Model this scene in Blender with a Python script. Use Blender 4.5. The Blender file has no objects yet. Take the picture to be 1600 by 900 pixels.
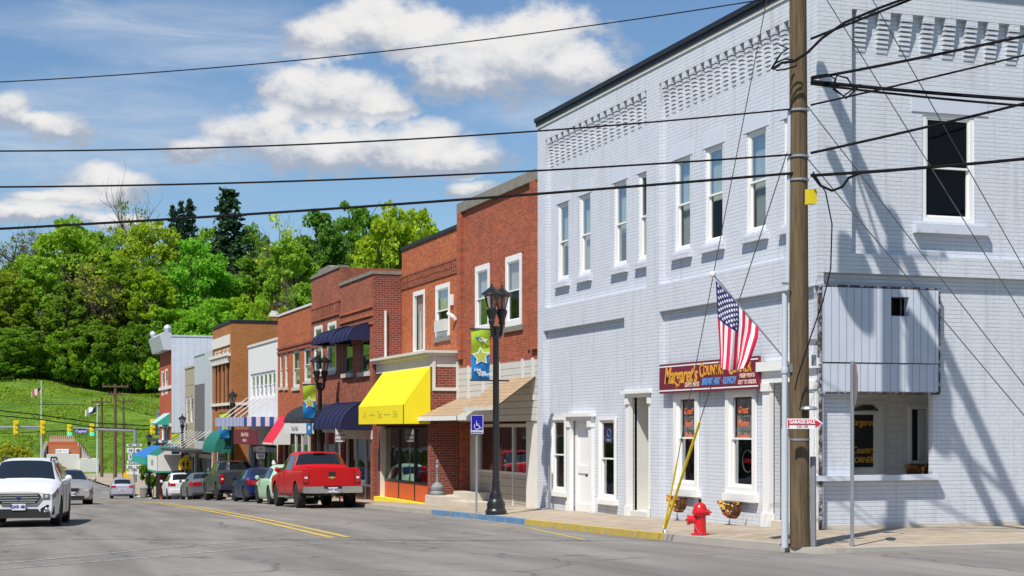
import bpy, math, random
import numpy as np
from mathutils import Vector, Matrix
R = math.radians
random.seed(7)
COL = bpy.context.scene.collection
SC = bpy.context.scene
# ---------------------------------------------------------------- camera
EYE = 1.7; F = 2500.0; HY = 670.0; TH = R(18.98)
c_, s_ = math.cos(TH), math.sin(TH)
cam = bpy.data.cameras.new("camera"); cam.sensor_width = 36; cam.lens = F/1600*36
cam.shift_y = (HY-450)/1600; cam.clip_end = 6000; cam.clip_start = 0.3
camo = bpy.data.objects.new("camera", cam); COL.objects.link(camo)
camo.location = (0, 0, EYE); camo.rotation_euler = (R(90), 0, -TH); SC.camera = camo
# ---------------------------------------------------------------- sun and view
SUN_EL = R(55); LH = Vector((.77, .64)).normalized()
L = Vector((LH.x*math.cos(SUN_EL), LH.y*math.cos(SUN_EL), -math.sin(SUN_EL)))
sl = bpy.data.lights.new("sun", 'SUN'); sl.energy = 4.8; sl.angle = R(.55); sl.color = (1, .95, .87)
so = bpy.data.objects.new("sun", sl); COL.objects.link(so); so.location = (-20, -20, 40)
so.rotation_euler = L.to_track_quat('-Z', 'Y').to_euler()
SC.view_settings.view_transform = 'Standard'; SC.view_settings.look = 'None'
SC.view_settings.gamma = 1; SC.view_settings.exposure = 0.2
SC.cycles.max_bounces = 6; SC.cycles.transparent_max_bounces = 16
SC.cycles.use_denoising = True
SC.cycles.caustics_reflective = False; SC.cycles.caustics_refractive = False
# ---------------------------------------------------------------- sky
W = bpy.data.worlds.new("World"); SC.world = W; W.use_nodes = True
nt = W.node_tree; nt.nodes.clear()
def nd(t, tree=None, **k):
    n = (tree or nt).nodes.new(t)
    for a, b in k.items(): setattr(n, a, b)
    return n
def lk(a, b, tree=None): (tree or nt).links.new(a, b)
def mth(op, a, b=None, c=None, tree=None, clamp=False):
    n = nd('ShaderNodeMath', tree, operation=op, use_clamp=clamp)
    for i, v in enumerate((a, b, c)):
        if v is None: continue
        if isinstance(v, (int, float)): n.inputs[i].default_value = v
        else: lk(v, n.inputs[i], tree)
    return n.outputs[0]
sky = nd('ShaderNodeTexSky', sky_type='NISHITA'); sky.sun_disc = False
sky.sun_elevation = SUN_EL; sky.sun_rotation = math.atan2(-LH.x, -LH.y); sky.air_density = 1.0; sky.dust_density = .4; sky.ozone_density = 2.5
geo = nd('ShaderNodeTexCoord'); sep = nd('ShaderNodeSeparateXYZ'); lk(geo.outputs['Generated'], sep.inputs[0])
az = mth('ARCTAN2', sep.outputs[0], sep.outputs[1]); el = mth('ARCSINE', sep.outputs[2])
def dirpx(px, py):
    t = (px-800)/F; a = TH+math.atan(t); e = math.atan((HY-py)/F*math.cos(math.atan(t))); return a, e
cmb = nd('ShaderNodeCombineXYZ'); lk(az, cmb.inputs[0]); lk(mth('MULTIPLY', el, 1.5), cmb.inputs[1])
def noise(scale, det, rough=.55, off=0):
    n = nd('ShaderNodeTexNoise'); n.inputs['Scale'].default_value = scale; n.inputs['Detail'].default_value = det
    n.inputs['Roughness'].default_value = rough
    m = nd('ShaderNodeVectorMath', operation='ADD'); lk(cmb.outputs[0], m.inputs[0]); m.inputs[1].default_value = (off, off*.7, 0); lk(m.outputs[0], n.inputs['Vector']); return n.outputs['Fac']
n1 = noise(26, 10, .64); n2 = noise(60, 6, .6, 3.1); n3 = noise(9, 3, .5, 5.7)
azd = mth('ADD', az, mth('MULTIPLY', mth('SUBTRACT', n3, .5), .035)); eld = mth('ADD', el, mth('MULTIPLY', mth('SUBTRACT', n1, .5), .022))
CL = [(860,78,115,66),(775,95,130,58),(660,62,75,48),(700,120,90,35),(920,110,60,35),(505,62,66,32),(560,42,60,32),(600,20,60,28),
      (500,150,112,42),(462,134,56,30),(570,170,60,25),(560,236,240,36),(385,214,84,32),(420,195,46,24),(655,214,74,26),(735,252,80,24),(300,235,60,16),(165,292,68,26),(160,275,38,20),(100,312,80,14),
      (14,172,30,26),(96,204,40,24),(60,190,50,14),(745,298,48,14),(60,335,110,16),(180,345,60,12)]
for k in range(46):   # the rest of the sky, outside the photograph's view
    a = random.uniform(.9, 6.0); e_ = random.uniform(.08, .55); CL.append(('w', a, e_, random.uniform(.05, .16), random.uniform(.015, .04)))
def cloudfield(items, dy):
    cur = None
    for it in items:
        if it[0] == 'w':
            _, a, e, w, h = it
            if a > math.pi: a -= 2*math.pi
        else:
            a, e = dirpx(it[0], it[1]); w, h = it[2]/F*1.08, it[3]/F*1.12
        x = mth('DIVIDE', mth('SUBTRACT', azd, a), w); y = mth('DIVIDE', mth('SUBTRACT', eld, e+dy*h), h)
        q = mth('SUBTRACT', 1, mth('ADD', mth('MULTIPLY', x, x), mth('MULTIPLY', y, y)))
        cur = q if cur is None else mth('SMOOTH_MAX', cur, q, .35)
    return cur
f0 = cloudfield(CL, 0)
f1 = cloudfield(CL[:26], .55)
nn = mth('ADD', mth('MULTIPLY', mth('SUBTRACT', n1, .5), 3.0), mth('MULTIPLY', mth('SUBTRACT', n2, .5), 1.5))
dens = mth('ADD', f0, nn)
def mapr(v, a, b, c=0, d=1, smooth=True):
    m = nd('ShaderNodeMapRange', interpolation_type='SMOOTHSTEP' if smooth else 'LINEAR'); lk(v, m.inputs[0])
    for i, x in zip((1, 2, 3, 4), (a, b, c, d)): m.inputs[i].default_value = x
    return m.outputs[0]
alpha = mapr(dens, -.32, .72)
# thin high veil and streaks
vm = nd('ShaderNodeMapping'); lk(cmb.outputs[0], vm.inputs[0]); vm.inputs['Rotation'].default_value = (0, 0, .9); vm.inputs['Scale'].default_value = (5, 22, 1)
vn = nd('ShaderNodeTexNoise'); lk(vm.outputs[0], vn.inputs['Vector']); vn.inputs['Scale'].default_value = 2.2; vn.inputs['Detail'].default_value = 7; vn.inputs['Roughness'].default_value = .65; vn.inputs['Distortion'].default_value = .6
VE = [(180,205,260,75),(240,235,160,40),(330,60,180,50),(60,180,120,40),(900,180,200,25),(120,40,160,30)]
va = mth('MULTIPLY', mapr(mth('ADD', cloudfield(VE, 0), mth('MULTIPLY', mth('SUBTRACT', n3, .5), 2)), -.6, 1.0), mapr(vn.outputs['Fac'], .34, .76, .22, .72))
shade = mapr(mth('ADD', f1, mth('MULTIPLY', mth('SUBTRACT', n1, .5), 2.4)), -.25, 1.15)
cc = nd('ShaderNodeMix', data_type='RGBA'); lk(shade, cc.inputs[0]); cc.inputs[6].default_value = (4.4, 5.0, 6.1, 1); cc.inputs[7].default_value = (10.0, 9.8, 9.6, 1)
tint = nd('ShaderNodeMix', data_type='RGBA', blend_type='MULTIPLY'); tint.inputs[0].default_value = 1; lk(sky.outputs[0], tint.inputs[6]); tint.inputs[7].default_value = (.98, 1.14, 1.27, 1)
m1 = nd('ShaderNodeMix', data_type='RGBA'); lk(va, m1.inputs[0]); lk(tint.outputs[2], m1.inputs[6]); m1.inputs[7].default_value = (6.6, 7.4, 8.6, 1)
m2 = nd('ShaderNodeMix', data_type='RGBA'); lk(mth('MULTIPLY', alpha, .96), m2.inputs[0]); lk(m1.outputs[2], m2.inputs[6]); lk(cc.outputs[2], m2.inputs[7])
bg = nd('ShaderNodeBackground'); bg.inputs[1].default_value = .078; lk(m2.outputs[2], bg.inputs[0])
wo = nd('ShaderNodeOutputWorld'); lk(bg.outputs[0], wo.inputs[0])

# ---------------------------------------------------------------- street coordinates: x to the buildings, y down the street
_gv = [-200,0,20,23,26,30,41,53,65,75,88,100,118,150,240,248]; _gz = [1.5,0,-.25,-.30,-.39,-.48,-.68,-.95,-1.30,-1.65,-2.15,-2.65,-3.4,-4.5,-4.9,-4.9]
_vs = np.linspace(-200, 248, 1793); _zs = np.interp(_vs, _gv, _gz); _k = np.hanning(25); _k /= _k.sum(); _zs = np.convolve(np.pad(_zs, 12, 'edge'), _k, 'valid')
def G(v): return float(np.interp(v, _vs, _zs))
def yv(px, u): t = (px-800)/F; return u*(c_-t*s_)/(s_+t*c_)       # along-street position seen on a plane parallel to the facades
def xu(px, v): t = (px-800)/F; return v*(s_+t*c_)/(c_-t*s_)
def dep(u, v): return u*s_+v*c_
def zy(py, u, v): return EYE+(HY-py)*dep(u, v)/F
def Zu(px, py, u): return zy(py, u, yv(px, u))
def Zv(px, py, v): return zy(py, xu(px, v), v)
def c2w(px, py, D): xc = (px-800)*D/F; return Vector((D*s_+xc*c_, D*c_-xc*s_, EYE+(HY-py)*D/F))
def gpt(px, py, dz=0):                                             # point on the road surface
    D = 30
    for _ in range(60):
        p = c2w(px, py, D); h = EYE-(G(p.y)+dz); D = .5*D+.5*h*F/(py-HY)
    p = c2w(px, py, D); return p.x, p.y
# ---------------------------------------------------------------- materials
MATS = {}
def newmat(name):
    m = bpy.data.materials.new(name); m.use_nodes = True; t = m.node_tree; b = t.nodes['Principled BSDF']; MATS[name] = m; return m, t, b
def pm(name, col, rough=.6, metal=0, var=.12, scale=3, bump=0, bscale=40, spec=.5, coat=0, objcol=False):
    m, t, b = newmat(name)
    b.inputs['Roughness'].default_value = rough; b.inputs['Metallic'].default_value = metal; b.inputs['Specular IOR Level'].default_value = spec
    if coat: b.inputs['Coat Weight'].default_value = coat; b.inputs['Coat Roughness'].default_value = .04
    tc = nd('ShaderNodeNewGeometry', t); n = nd('ShaderNodeTexNoise', t); n.inputs['Scale'].default_value = scale; n.inputs['Detail'].default_value = 5
    lk(tc.outputs['Position'], n.inputs['Vector'], t)
    mx = nd('ShaderNodeMix', t, data_type='RGBA'); lk(n.outputs['Fac'], mx.inputs[0], t)
    mx.inputs[6].default_value = tuple(x*(1-var) for x in col)+(1,); mx.inputs[7].default_value = tuple(min(1, x*(1+var)) for x in col)+(1,)
    lk(mx.outputs[2], b.inputs['Base Color'], t)
    if bump:
        n2 = nd('ShaderNodeTexNoise', t); n2.inputs['Scale'].default_value = bscale; n2.inputs['Detail'].default_value = 4; lk(tc.outputs['Position'], n2.inputs['Vector'], t)
        bp = nd('ShaderNodeBump', t); bp.inputs['Strength'].default_value = bump; bp.inputs['Distance'].default_value = .02; lk(n2.outputs['Fac'], bp.inputs['Height'], t); lk(bp.outputs[0], b.inputs['Normal'], t)
    return m
def wallvec(t):
    g = nd('ShaderNodeNewGeometry', t); sp = nd('ShaderNodeSeparateXYZ', t); lk(g.outputs['Position'], sp.inputs[0], t)
    ad = mth('ADD', sp.outputs[0], sp.outputs[1], tree=t); cm = nd('ShaderNodeCombineXYZ', t); lk(ad, cm.inputs[0], t); lk(sp.outputs[2], cm.inputs[1], t)
    return cm.outputs[0], g.outputs['Position']
def brick(name, a, b_, mortar, streak=0, row=.075, width=.215, msize=.006, bump=.5, dist=.012, grime=.35, gcol=(.1,.07,.05), rough=.85):
    m, t, b = newmat(name); vec, pos = wallvec(t)
    wn = nd('ShaderNodeTexNoise', t); wn.inputs['Scale'].default_value = 6; lk(pos, wn.inputs['Vector'], t)
    va_ = nd('ShaderNodeVectorMath', t, operation='MULTIPLY_ADD'); lk(wn.outputs['Color'], va_.inputs[0], t); va_.inputs[1].default_value = (.012, .012, 0); lk(vec, va_.inputs[2], t)
    br = nd('ShaderNodeTexBrick', t); lk(va_.outputs[0], br.inputs['Vector'], t)
    br.inputs['Color1'].default_value = a+(1,); br.inputs['Color2'].default_value = b_+(1,); br.inputs['Mortar'].default_value = mortar+(1,)
    br.inputs['Scale'].default_value = 1; br.inputs['Mortar Size'].default_value = msize; br.inputs['Mortar Smooth'].default_value = .3
    br.inputs['Brick Width'].default_value = width; br.inputs['Row Height'].default_value = row
    n = nd('ShaderNodeTexNoise', t); n.inputs['Scale'].default_value = .8; n.inputs['Detail'].default_value = 7; n.inputs['Roughness'].default_value = .6; lk(pos, n.inputs['Vector'], t)
    mr = nd('ShaderNodeMapRange', t); lk(n.outputs['Fac'], mr.inputs[0], t); mr.inputs[1].default_value = .45; mr.inputs[2].default_value = .75; mr.inputs[3].default_value = 0; mr.inputs[4].default_value = grime
    mx = nd('ShaderNodeMix', t, data_type='RGBA'); lk(mr.outputs[0], mx.inputs[0], t); lk(br.outputs['Color'], mx.inputs[6], t); mx.inputs[7].default_value = gcol+(1,)
    src = mx.outputs[2]
    if streak:
        mp = nd('ShaderNodeMapping', t); mp.inputs['Scale'].default_value = (2.4, 2.4, .16); lk(pos, mp.inputs[0], t); sn = nd('ShaderNodeTexNoise', t); sn.inputs['Scale'].default_value = 1.9; sn.inputs['Detail'].default_value = 6; sn.inputs['Roughness'].default_value = .65; lk(mp.outputs[0], sn.inputs['Vector'], t)
        sr = nd('ShaderNodeMapRange', t); lk(sn.outputs['Fac'], sr.inputs[0], t); sr.inputs[1].default_value = .52; sr.inputs[2].default_value = .78; sr.inputs[4].default_value = streak
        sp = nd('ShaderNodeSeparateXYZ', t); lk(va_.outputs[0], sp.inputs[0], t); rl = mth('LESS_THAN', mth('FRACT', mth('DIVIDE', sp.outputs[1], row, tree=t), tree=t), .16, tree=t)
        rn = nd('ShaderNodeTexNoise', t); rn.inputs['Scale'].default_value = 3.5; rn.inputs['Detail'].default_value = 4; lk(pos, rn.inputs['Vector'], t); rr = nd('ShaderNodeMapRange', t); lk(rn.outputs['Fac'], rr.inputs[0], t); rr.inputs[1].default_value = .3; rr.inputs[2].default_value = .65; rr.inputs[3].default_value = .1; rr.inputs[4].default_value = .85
        m0 = nd('ShaderNodeMix', t, data_type='RGBA'); lk(mth('MULTIPLY', rl, rr.outputs[0], tree=t), m0.inputs[0], t); lk(src, m0.inputs[6], t); m0.inputs[7].default_value = (.36,.39,.45,1); src = m0.outputs[2]  # dark course lines put the shade of recessed joints into the colour
        m3 = nd('ShaderNodeMix', t, data_type='RGBA'); lk(sr.outputs[0], m3.inputs[0], t); lk(src, m3.inputs[6], t); m3.inputs[7].default_value = (.36,.37,.38,1)
        pn = nd('ShaderNodeTexNoise', t); pn.inputs['Scale'].default_value = 2.6; pn.inputs['Detail'].default_value = 9; pn.inputs['Roughness'].default_value = .72; lk(pos, pn.inputs['Vector'], t)
        pr = nd('ShaderNodeMapRange', t); lk(pn.outputs['Fac'], pr.inputs[0], t); pr.inputs[1].default_value = .705; pr.inputs[2].default_value = .725; pr.inputs[4].default_value = .8
        m4 = nd('ShaderNodeMix', t, data_type='RGBA'); lk(pr.outputs[0], m4.inputs[0], t); lk(m3.outputs[2], m4.inputs[6], t); m4.inputs[7].default_value = (.36,.31,.27,1); src = m4.outputs[2]
    lk(src, b.inputs['Base Color'], t); b.inputs['Roughness'].default_value = rough
    n3_ = nd('ShaderNodeTexNoise', t); n3_.inputs['Scale'].default_value = 30; lk(pos, n3_.inputs['Vector'], t)
    h = mth('ADD', mth('MULTIPLY', br.outputs['Fac'], -1.0, tree=t), mth('MULTIPLY', n3_.outputs['Fac'], .5, tree=t), tree=t)
    bp = nd('ShaderNodeBump', t); bp.inputs['Strength'].default_value = bump; bp.inputs['Distance'].default_value = dist; lk(h, bp.inputs['Height'], t); lk(bp.outputs[0], b.inputs['Normal'], t)
    return m
def worn(name, paint_, under, thr=.52, scale=7, rough=.8):
    m, t, b = newmat(name); g = nd('ShaderNodeNewGeometry', t); n = nd('ShaderNodeTexNoise', t); n.inputs['Scale'].default_value = scale; n.inputs['Detail'].default_value = 9; n.inputs['Roughness'].default_value = .75; lk(g.outputs['Position'], n.inputs['Vector'], t)
    mr = nd('ShaderNodeMapRange', t); lk(n.outputs['Fac'], mr.inputs[0], t); mr.inputs[1].default_value = thr-.05; mr.inputs[2].default_value = thr+.05
    n2 = nd('ShaderNodeTexNoise', t); n2.inputs['Scale'].default_value = 2; n2.inputs['Detail'].default_value = 5; lk(g.outputs['Position'], n2.inputs['Vector'], t)
    c = nd('ShaderNodeMix', t, data_type='RGBA'); lk(n2.outputs['Fac'], c.inputs[0], t); c.inputs[6].default_value = tuple(x*.7 for x in paint_)+(1,); c.inputs[7].default_value = tuple(min(1, x*1.2) for x in paint_)+(1,)
    mx = nd('ShaderNodeMix', t, data_type='RGBA'); lk(mr.outputs[0], mx.inputs[0], t); lk(c.outputs[2], mx.inputs[6], t); mx.inputs[7].default_value = under+(1,); lk(mx.outputs[2], b.inputs['Base Color'], t); b.inputs['Roughness'].default_value = rough; return m
def lines(name, col, period, axis='z', dark=.35, rough=.6, width=.12, var=.08):   # boards, siding, ribs, shingle courses
    m, t, b = newmat(name); vec, pos = wallvec(t); sp = nd('ShaderNodeSeparateXYZ', t); lk(vec, sp.inputs[0], t)
    v = sp.outputs[1] if axis == 'z' else sp.outputs[0]
    fr = mth('FRACT', mth('DIVIDE', v, period, tree=t), tree=t)
    k = mth('LESS_THAN', fr, width, tree=t)
    n = nd('ShaderNodeTexNoise', t); n.inputs['Scale'].default_value = 4; n.inputs['Detail'].default_value = 6; lk(pos, n.inputs['Vector'], t)
    m0 = nd('ShaderNodeMix', t, data_type='RGBA'); lk(n.outputs['Fac'], m0.inputs[0], t); m0.inputs[6].default_value = tuple(x*(1-var*2) for x in col)+(1,); m0.inputs[7].default_value = tuple(min(1, x*(1+var)) for x in col)+(1,)
    mx = nd('ShaderNodeMix', t, data_type='RGBA'); lk(k, mx.inputs[0], t); lk(m0.outputs[2], mx.inputs[6], t); mx.inputs[7].default_value = tuple(x*dark for x in col)+(1,)
    lk(mx.outputs[2], b.inputs['Base Color'], t); b.inputs['Roughness'].default_value = rough
    bp = nd('ShaderNodeBump', t); bp.inputs['Strength'].default_value = .6; bp.inputs['Distance'].default_value = .02; lk(mth('MULTIPLY', fr, .7, tree=t), bp.inputs['Height'], t); lk(bp.outputs[0], b.inputs['Normal'], t)
    return m
def glassmat(name, tint=(.02,.025,.03), trans=.75):
    m = bpy.data.materials.new(name); m.use_nodes = True; t = m.node_tree; t.nodes.clear(); MATS[name] = m
    fr = nd('ShaderNodeFresnel', t); fr.inputs[0].default_value = 1.5
    g = nd('ShaderNodeBsdfGlossy', t); g.inputs['Roughness'].default_value = .02; g.inputs['Color'].default_value = (.9,.95,1,1)
    tr = nd('ShaderNodeBsdfTransparent', t); tr.inputs['Color'].default_value = (trans, trans*1.02, trans, 1)
    d = nd('ShaderNodeBsdfDiffuse', t); d.inputs['Color'].default_value = tint+(1,)
    a = nd('ShaderNodeMixShader', t); a.inputs[0].default_value = .12; lk(tr.outputs[0], a.inputs[1], t); lk(d.outputs[0], a.inputs[2], t)
    ps = nd('ShaderNodeTexNoise', t); ps.inputs['Scale'].default_value = .9; gg = nd('ShaderNodeNewGeometry', t); lk(gg.outputs['Position'], ps.inputs['Vector'], t)
    bp = nd('ShaderNodeBump', t); bp.inputs['Strength'].default_value = .12; bp.inputs['Distance'].default_value = .05; lk(ps.outputs['Fac'], bp.inputs['Height'], t); lk(bp.outputs[0], g.inputs['Normal'], t)
    x = nd('ShaderNodeMixShader', t); lk(mth('MULTIPLY', fr.outputs[0], .42, tree=t), x.inputs[0], t); lk(a.outputs[0], x.inputs[1], t); lk(g.outputs[0], x.inputs[2], t)
    o = nd('ShaderNodeOutputMaterial', t); lk(x.outputs[0], o.inputs[0], t); return m
# ---------------------------------------------------------------- mesh builder
def parts(name, mat, par, fr, boxes):
    for bx in boxes: m_ = MB(); fr.box(m_, *bx); m_.build(name, mat, par)
class MB:
    def __init__(s): s.v = []; s.f = []; s.m = []
    def add(s, vs, fs, m=0):
        n = len(s.v); s.v += [tuple(p) for p in vs]
        for f in fs: s.f.append([i+n for i in f]); s.m.append(m)
        return s
    def box(s, x0, x1, y0, y1, z0, z1, m=0):
        if x0 > x1: x0, x1 = x1, x0
        if y0 > y1: y0, y1 = y1, y0
        if z0 > z1: z0, z1 = z1, z0
        return s.add([(x0,y0,z0),(x1,y0,z0),(x1,y1,z0),(x0,y1,z0),(x0,y0,z1),(x1,y0,z1),(x1,y1,z1),(x0,y1,z1)],
              [(0,3,2,1),(4,5,6,7),(0,1,5,4),(1,2,6,5),(2,3,7,6),(3,0,4,7)], m)
    def poly(s, pts, m=0): return s.add(pts, [tuple(range(len(pts)))], m)
    def prism(s, pts, off, m=0):
        n = len(pts); off = Vector(off); b = [tuple(Vector(p)+off) for p in pts]
        fs = [tuple(range(n)), tuple(reversed(range(n, 2*n)))]+[(i, i+n, (i+1) % n+n, (i+1) % n) for i in range(n)]
        return s.add(list(pts)+b, fs, m)
    def tube(s, pts, r, n=8, m=0, cap=True):
        pts = [Vector(p) for p in pts]; rs = r if isinstance(r, (list, tuple)) else [r]*len(pts); vs = []
        prev = None
        for i, p in enumerate(pts):
            d = (pts[min(i+1, len(pts)-1)]-pts[max(i-1, 0)]).normalized()
            a = (Vector((0, 0, 1)) if abs(d.z) < .9 else Vector((1, 0, 0))) if prev is None else prev
            x = (a-d*a.dot(d)).normalized(); prev = x; y = d.cross(x)
            for k in range(n): an = 2*math.pi*k/n; vs.append(tuple(p+(x*math.cos(an)+y*math.sin(an))*rs[i]))
        fs = [(i*n+k, i*n+(k+1) % n, (i+1)*n+(k+1) % n, (i+1)*n+k) for i in range(len(pts)-1) for k in range(n)]
        if cap: fs += [tuple(reversed(range(n))), tuple(range((len(pts)-1)*n, len(pts)*n))]
        return s.add(vs, fs, m)
    def lathe(s, prof, o=(0,0,0), n=16, m=0, axis='z'):
        vs = []
        for r, z in prof:
            for k in range(n):
                a = 2*math.pi*k/n; x, y = r*math.cos(a), r*math.sin(a)
                p = (x, y, z) if axis == 'z' else ((z, x, y) if axis == 'x' else (x, z, y)); vs.append((p[0]+o[0], p[1]+o[1], p[2]+o[2]))
        fs = [(i*n+k, i*n+(k+1) % n, (i+1)*n+(k+1) % n, (i+1)*n+k) for i in range(len(prof)-1) for k in range(n)]
        fs += [tuple(reversed(range(n))), tuple(range((len(prof)-1)*n, len(prof)*n))]
        return s.add(vs, fs, m)
    def build(s, name, mats, parent=None, smooth=False, org=None, kind=None, bevel=0):
        me = bpy.data.meshes.new(name); o = bpy.data.objects.new(name, me)
        if parent is not None: org = Vector(ORG.get(parent.name, (0, 0, 0)))
        elif org is None: org = Vector((0, 0, 0))
        org = Vector(org); me.from_pydata([(p[0]-org.x, p[1]-org.y, p[2]-org.z) for p in s.v], [], s.f)
        if not isinstance(mats, (list, tuple)): mats = [mats]
        for m in mats: me.materials.append(MATS[m] if isinstance(m, str) else m)
        if len(mats) > 1: me.polygons.foreach_set('material_index', s.m)
        me.update()
        import bmesh
        bm = bmesh.new(); bm.from_mesh(me); bmesh.ops.remove_doubles(bm, verts=bm.verts, dist=1e-5) if bevel or smooth else None
        bmesh.ops.recalc_face_normals(bm, faces=bm.faces)
        if bevel: bmesh.ops.bevel(bm, geom=[e for e in bm.edges if e.is_manifold and e.calc_face_angle(0) > .5], offset=bevel, segments=2, affect='EDGES')
        bm.to_mesh(me); bm.free()
        if smooth:
            me.polygons.foreach_set('use_smooth', [True]*len(me.polygons))
            try: me.set_sharp_from_angle(angle=R(38))
            except Exception: pass
        COL.objects.link(o)
        if parent is not None: o.parent = parent
        else: o.location = org
        ORG[o.name] = tuple(org)
        if kind: o['kind'] = kind
        return o
ORG = {}
def tag(o, label, cat, group=None, kind=None):
    if label: o['label'] = label
    if cat: o['category'] = cat
    if group: o['group'] = group
    if kind: o['kind'] = kind
    return o
def thing(name, label, cat, loc=(0,0,0), group=None):
    o = bpy.data.objects.new(name, None); o.empty_display_size = .2; COL.objects.link(o); o.location = loc; ORG[o.name] = tuple(loc); return tag(o, label, cat, group)
def dup(o, parent=None):
    c = o.copy(); COL.objects.link(c)
    if parent is not None: c.parent = parent
    for ch in list(o.children): dup(ch, c)
    return c
def text(body, size, M, mat, parent, name='lettering', shear=0, align='CENTER', ext=.004, xs=1.0, bold=0):
    cu = bpy.data.curves.new('t', 'FONT'); cu.body = body; cu.size = size; cu.align_x = align; cu.align_y = 'CENTER'; cu.shear = shear; cu.extrude = ext; cu.offset = bold; cu.resolution_u = 3
    to = bpy.data.objects.new('t', cu); COL.objects.link(to); dg = bpy.context.evaluated_depsgraph_get(); me = bpy.data.meshes.new_from_object(to.evaluated_get(dg))
    bpy.data.objects.remove(to); o = bpy.data.objects.new(name, me); me.name = name
    org = Vector(ORG.get(parent.name, (0,0,0))) if parent else Vector((0,0,0))
    me.transform(Matrix.Translation(-org) @ M @ Matrix.Diagonal((xs, 1, 1, 1))); me.materials.clear(); me.materials.append(MATS[mat]); COL.objects.link(o); o.parent = parent; ORG[o.name] = tuple(org); return o
def Mu(x, y, z): return Matrix(((0,0,-1,x),(-1,0,0,y),(0,1,0,z),(0,0,0,1)))   # writing on a surface facing the street
def Mv(x, y, z): return Matrix(((1,0,0,x),(0,0,-1,y),(0,1,0,z),(0,0,0,1)))    # writing on a surface facing back along the street
class Fr:
    def __init__(s, ax, pl): s.ax = ax; s.pl = pl
    def P(s, a, z, d=0): return (s.pl+d, a, z) if s.ax == 'u' else (a, s.pl+d, z)
    def box(s, mb, a0, a1, z0, z1, d0, d1, m=0):
        p, q = s.P(a0, z0, d0), s.P(a1, z1, d1); return mb.box(p[0], q[0], p[1], q[1], p[2], q[2], m)
    def wall(s, mb, a0, a1, z0, z1, holes=(), d=0, rev=.16, m=0, mr=None):
        A = sorted({a0, a1, *[x for h in holes for x in h[:2] if a0 < x < a1]}); Z = sorted({z0, z1, *[x for h in holes for x in h[2:4] if z0 < x < z1]})
        for i in range(len(A)-1):
            for j in range(len(Z)-1):
                ca, cz = (A[i]+A[i+1])/2, (Z[j]+Z[j+1])/2
                if any(h[0] < ca < h[1] and h[2] < cz < h[3] for h in holes): continue
                mb.poly([s.P(A[i], Z[j], d), s.P(A[i+1], Z[j], d), s.P(A[i+1], Z[j+1], d), s.P(A[i], Z[j+1], d)], m)
        for h in holes:
            b0, b1, y0, y1 = h[:4]; mm = m if mr is None else mr
            for (p, q) in (((b0,y0),(b1,y0)), ((b1,y0),(b1,y1)), ((b1,y1),(b0,y1)), ((b0,y1),(b0,y0))):
                mb.poly([s.P(*p, d), s.P(*q, d), s.P(*q, d+rev), s.P(*p, d+rev)], mm)
        return mb
    def frame(s, mb, a0, a1, z0, z1, w, d0, d1, m=0, wb=None):
        wb = w if wb is None else wb
        s.box(mb, a0, a0+w, z0, z1, d0, d1, m); s.box(mb, a1-w, a1, z0, z1, d0, d1, m)
        s.box(mb, a0+w, a1-w, z0, z0+wb, d0, d1, m); s.box(mb, a0+w, a1-w, z1-w, z1, d0, d1, m); return mb
class FrN(Fr):
    def P(s, a, z, d=0): return (s.pl-d, a, z)
def window(fr, a0, a1, z0, z1, par, d=.06, w=.06, mf='white_trim', pane='glass', curtain=None, sash=True, split=.5, label=None, sill=None, drop=1.0, mull=0, ac=False):
    if a0 > a1: a0, a1 = a1, a0
    f = fr.frame(MB(), a0, a1, z0, z1, w, d, d+.1).build('window', mf, par)
    if label: f['label'] = label
    zm = z0+(z1-z0)*split; i0, i1 = a0+w, a1-w; g = MB()
    if sash:
        sm = MB(); fr.frame(sm, i0, i1, zm-.02, z1-w, .04, d+.015, d+.05); fr.frame(sm, i0, i1, z0+w, zm+.02, .04, d+.052, d+.088); sm.build('sash', mf, f)
        g.poly([fr.P(i0+.035, zm, d+.035), fr.P(i1-.035, zm, d+.035), fr.P(i1-.035, z1-w-.035, d+.035), fr.P(i0+.035, z1-w-.035, d+.035)])
        g.poly([fr.P(i0+.035, z0+w+.03, d+.072), fr.P(i1-.035, z0+w+.03, d+.072), fr.P(i1-.035, zm, d+.072), fr.P(i0+.035, zm, d+.072)])
    else:
        g.poly([fr.P(i0-.005, z0+w-.005, d+.05), fr.P(i1+.005, z0+w-.005, d+.05), fr.P(i1+.005, z1-w+.005, d+.05), fr.P(i0-.005, z1-w+.005, d+.05)])
        if mull:
            mm = MB()
            for k in range(1, mull): x = i0+(i1-i0)*k/mull; fr.box(mm, x-.03, x+.03, z0+w, z1-w, d+.01, d+.09)
            mm.build('mullion', mf, f)
    g.build('pane', pane, f)
    if curtain:
        cm = MB(); n = 26; zb = z1-(z1-z0)*drop; vs = []; 
        for i in range(n+1):
            a = a0+.02+(a1-a0-.04)*i/n; dd = d+.16+.02*math.sin(i*1.9+a0*7)
            vs += [fr.P(a, zb, dd), fr.P(a, z1, dd)]
        cm.add(vs, [(2*i, 2*i+2, 2*i+3, 2*i+1) for i in range(n)]); cm.build('curtain', curtain, f, smooth=True)
    if sill: sm = MB(); fr.box(sm, a0-.08, a1+.08, z0-.14, z0-.004, -.06, d); sm.build('sill', sill, f)
    if ac:
        am = MB(); fr.box(am, i0+.05, i1-.05, z0+w+.02, z0+w+.4, -.12, d+.06); am.build('air_conditioner', 'ac_metal', f)
    return f
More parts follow.
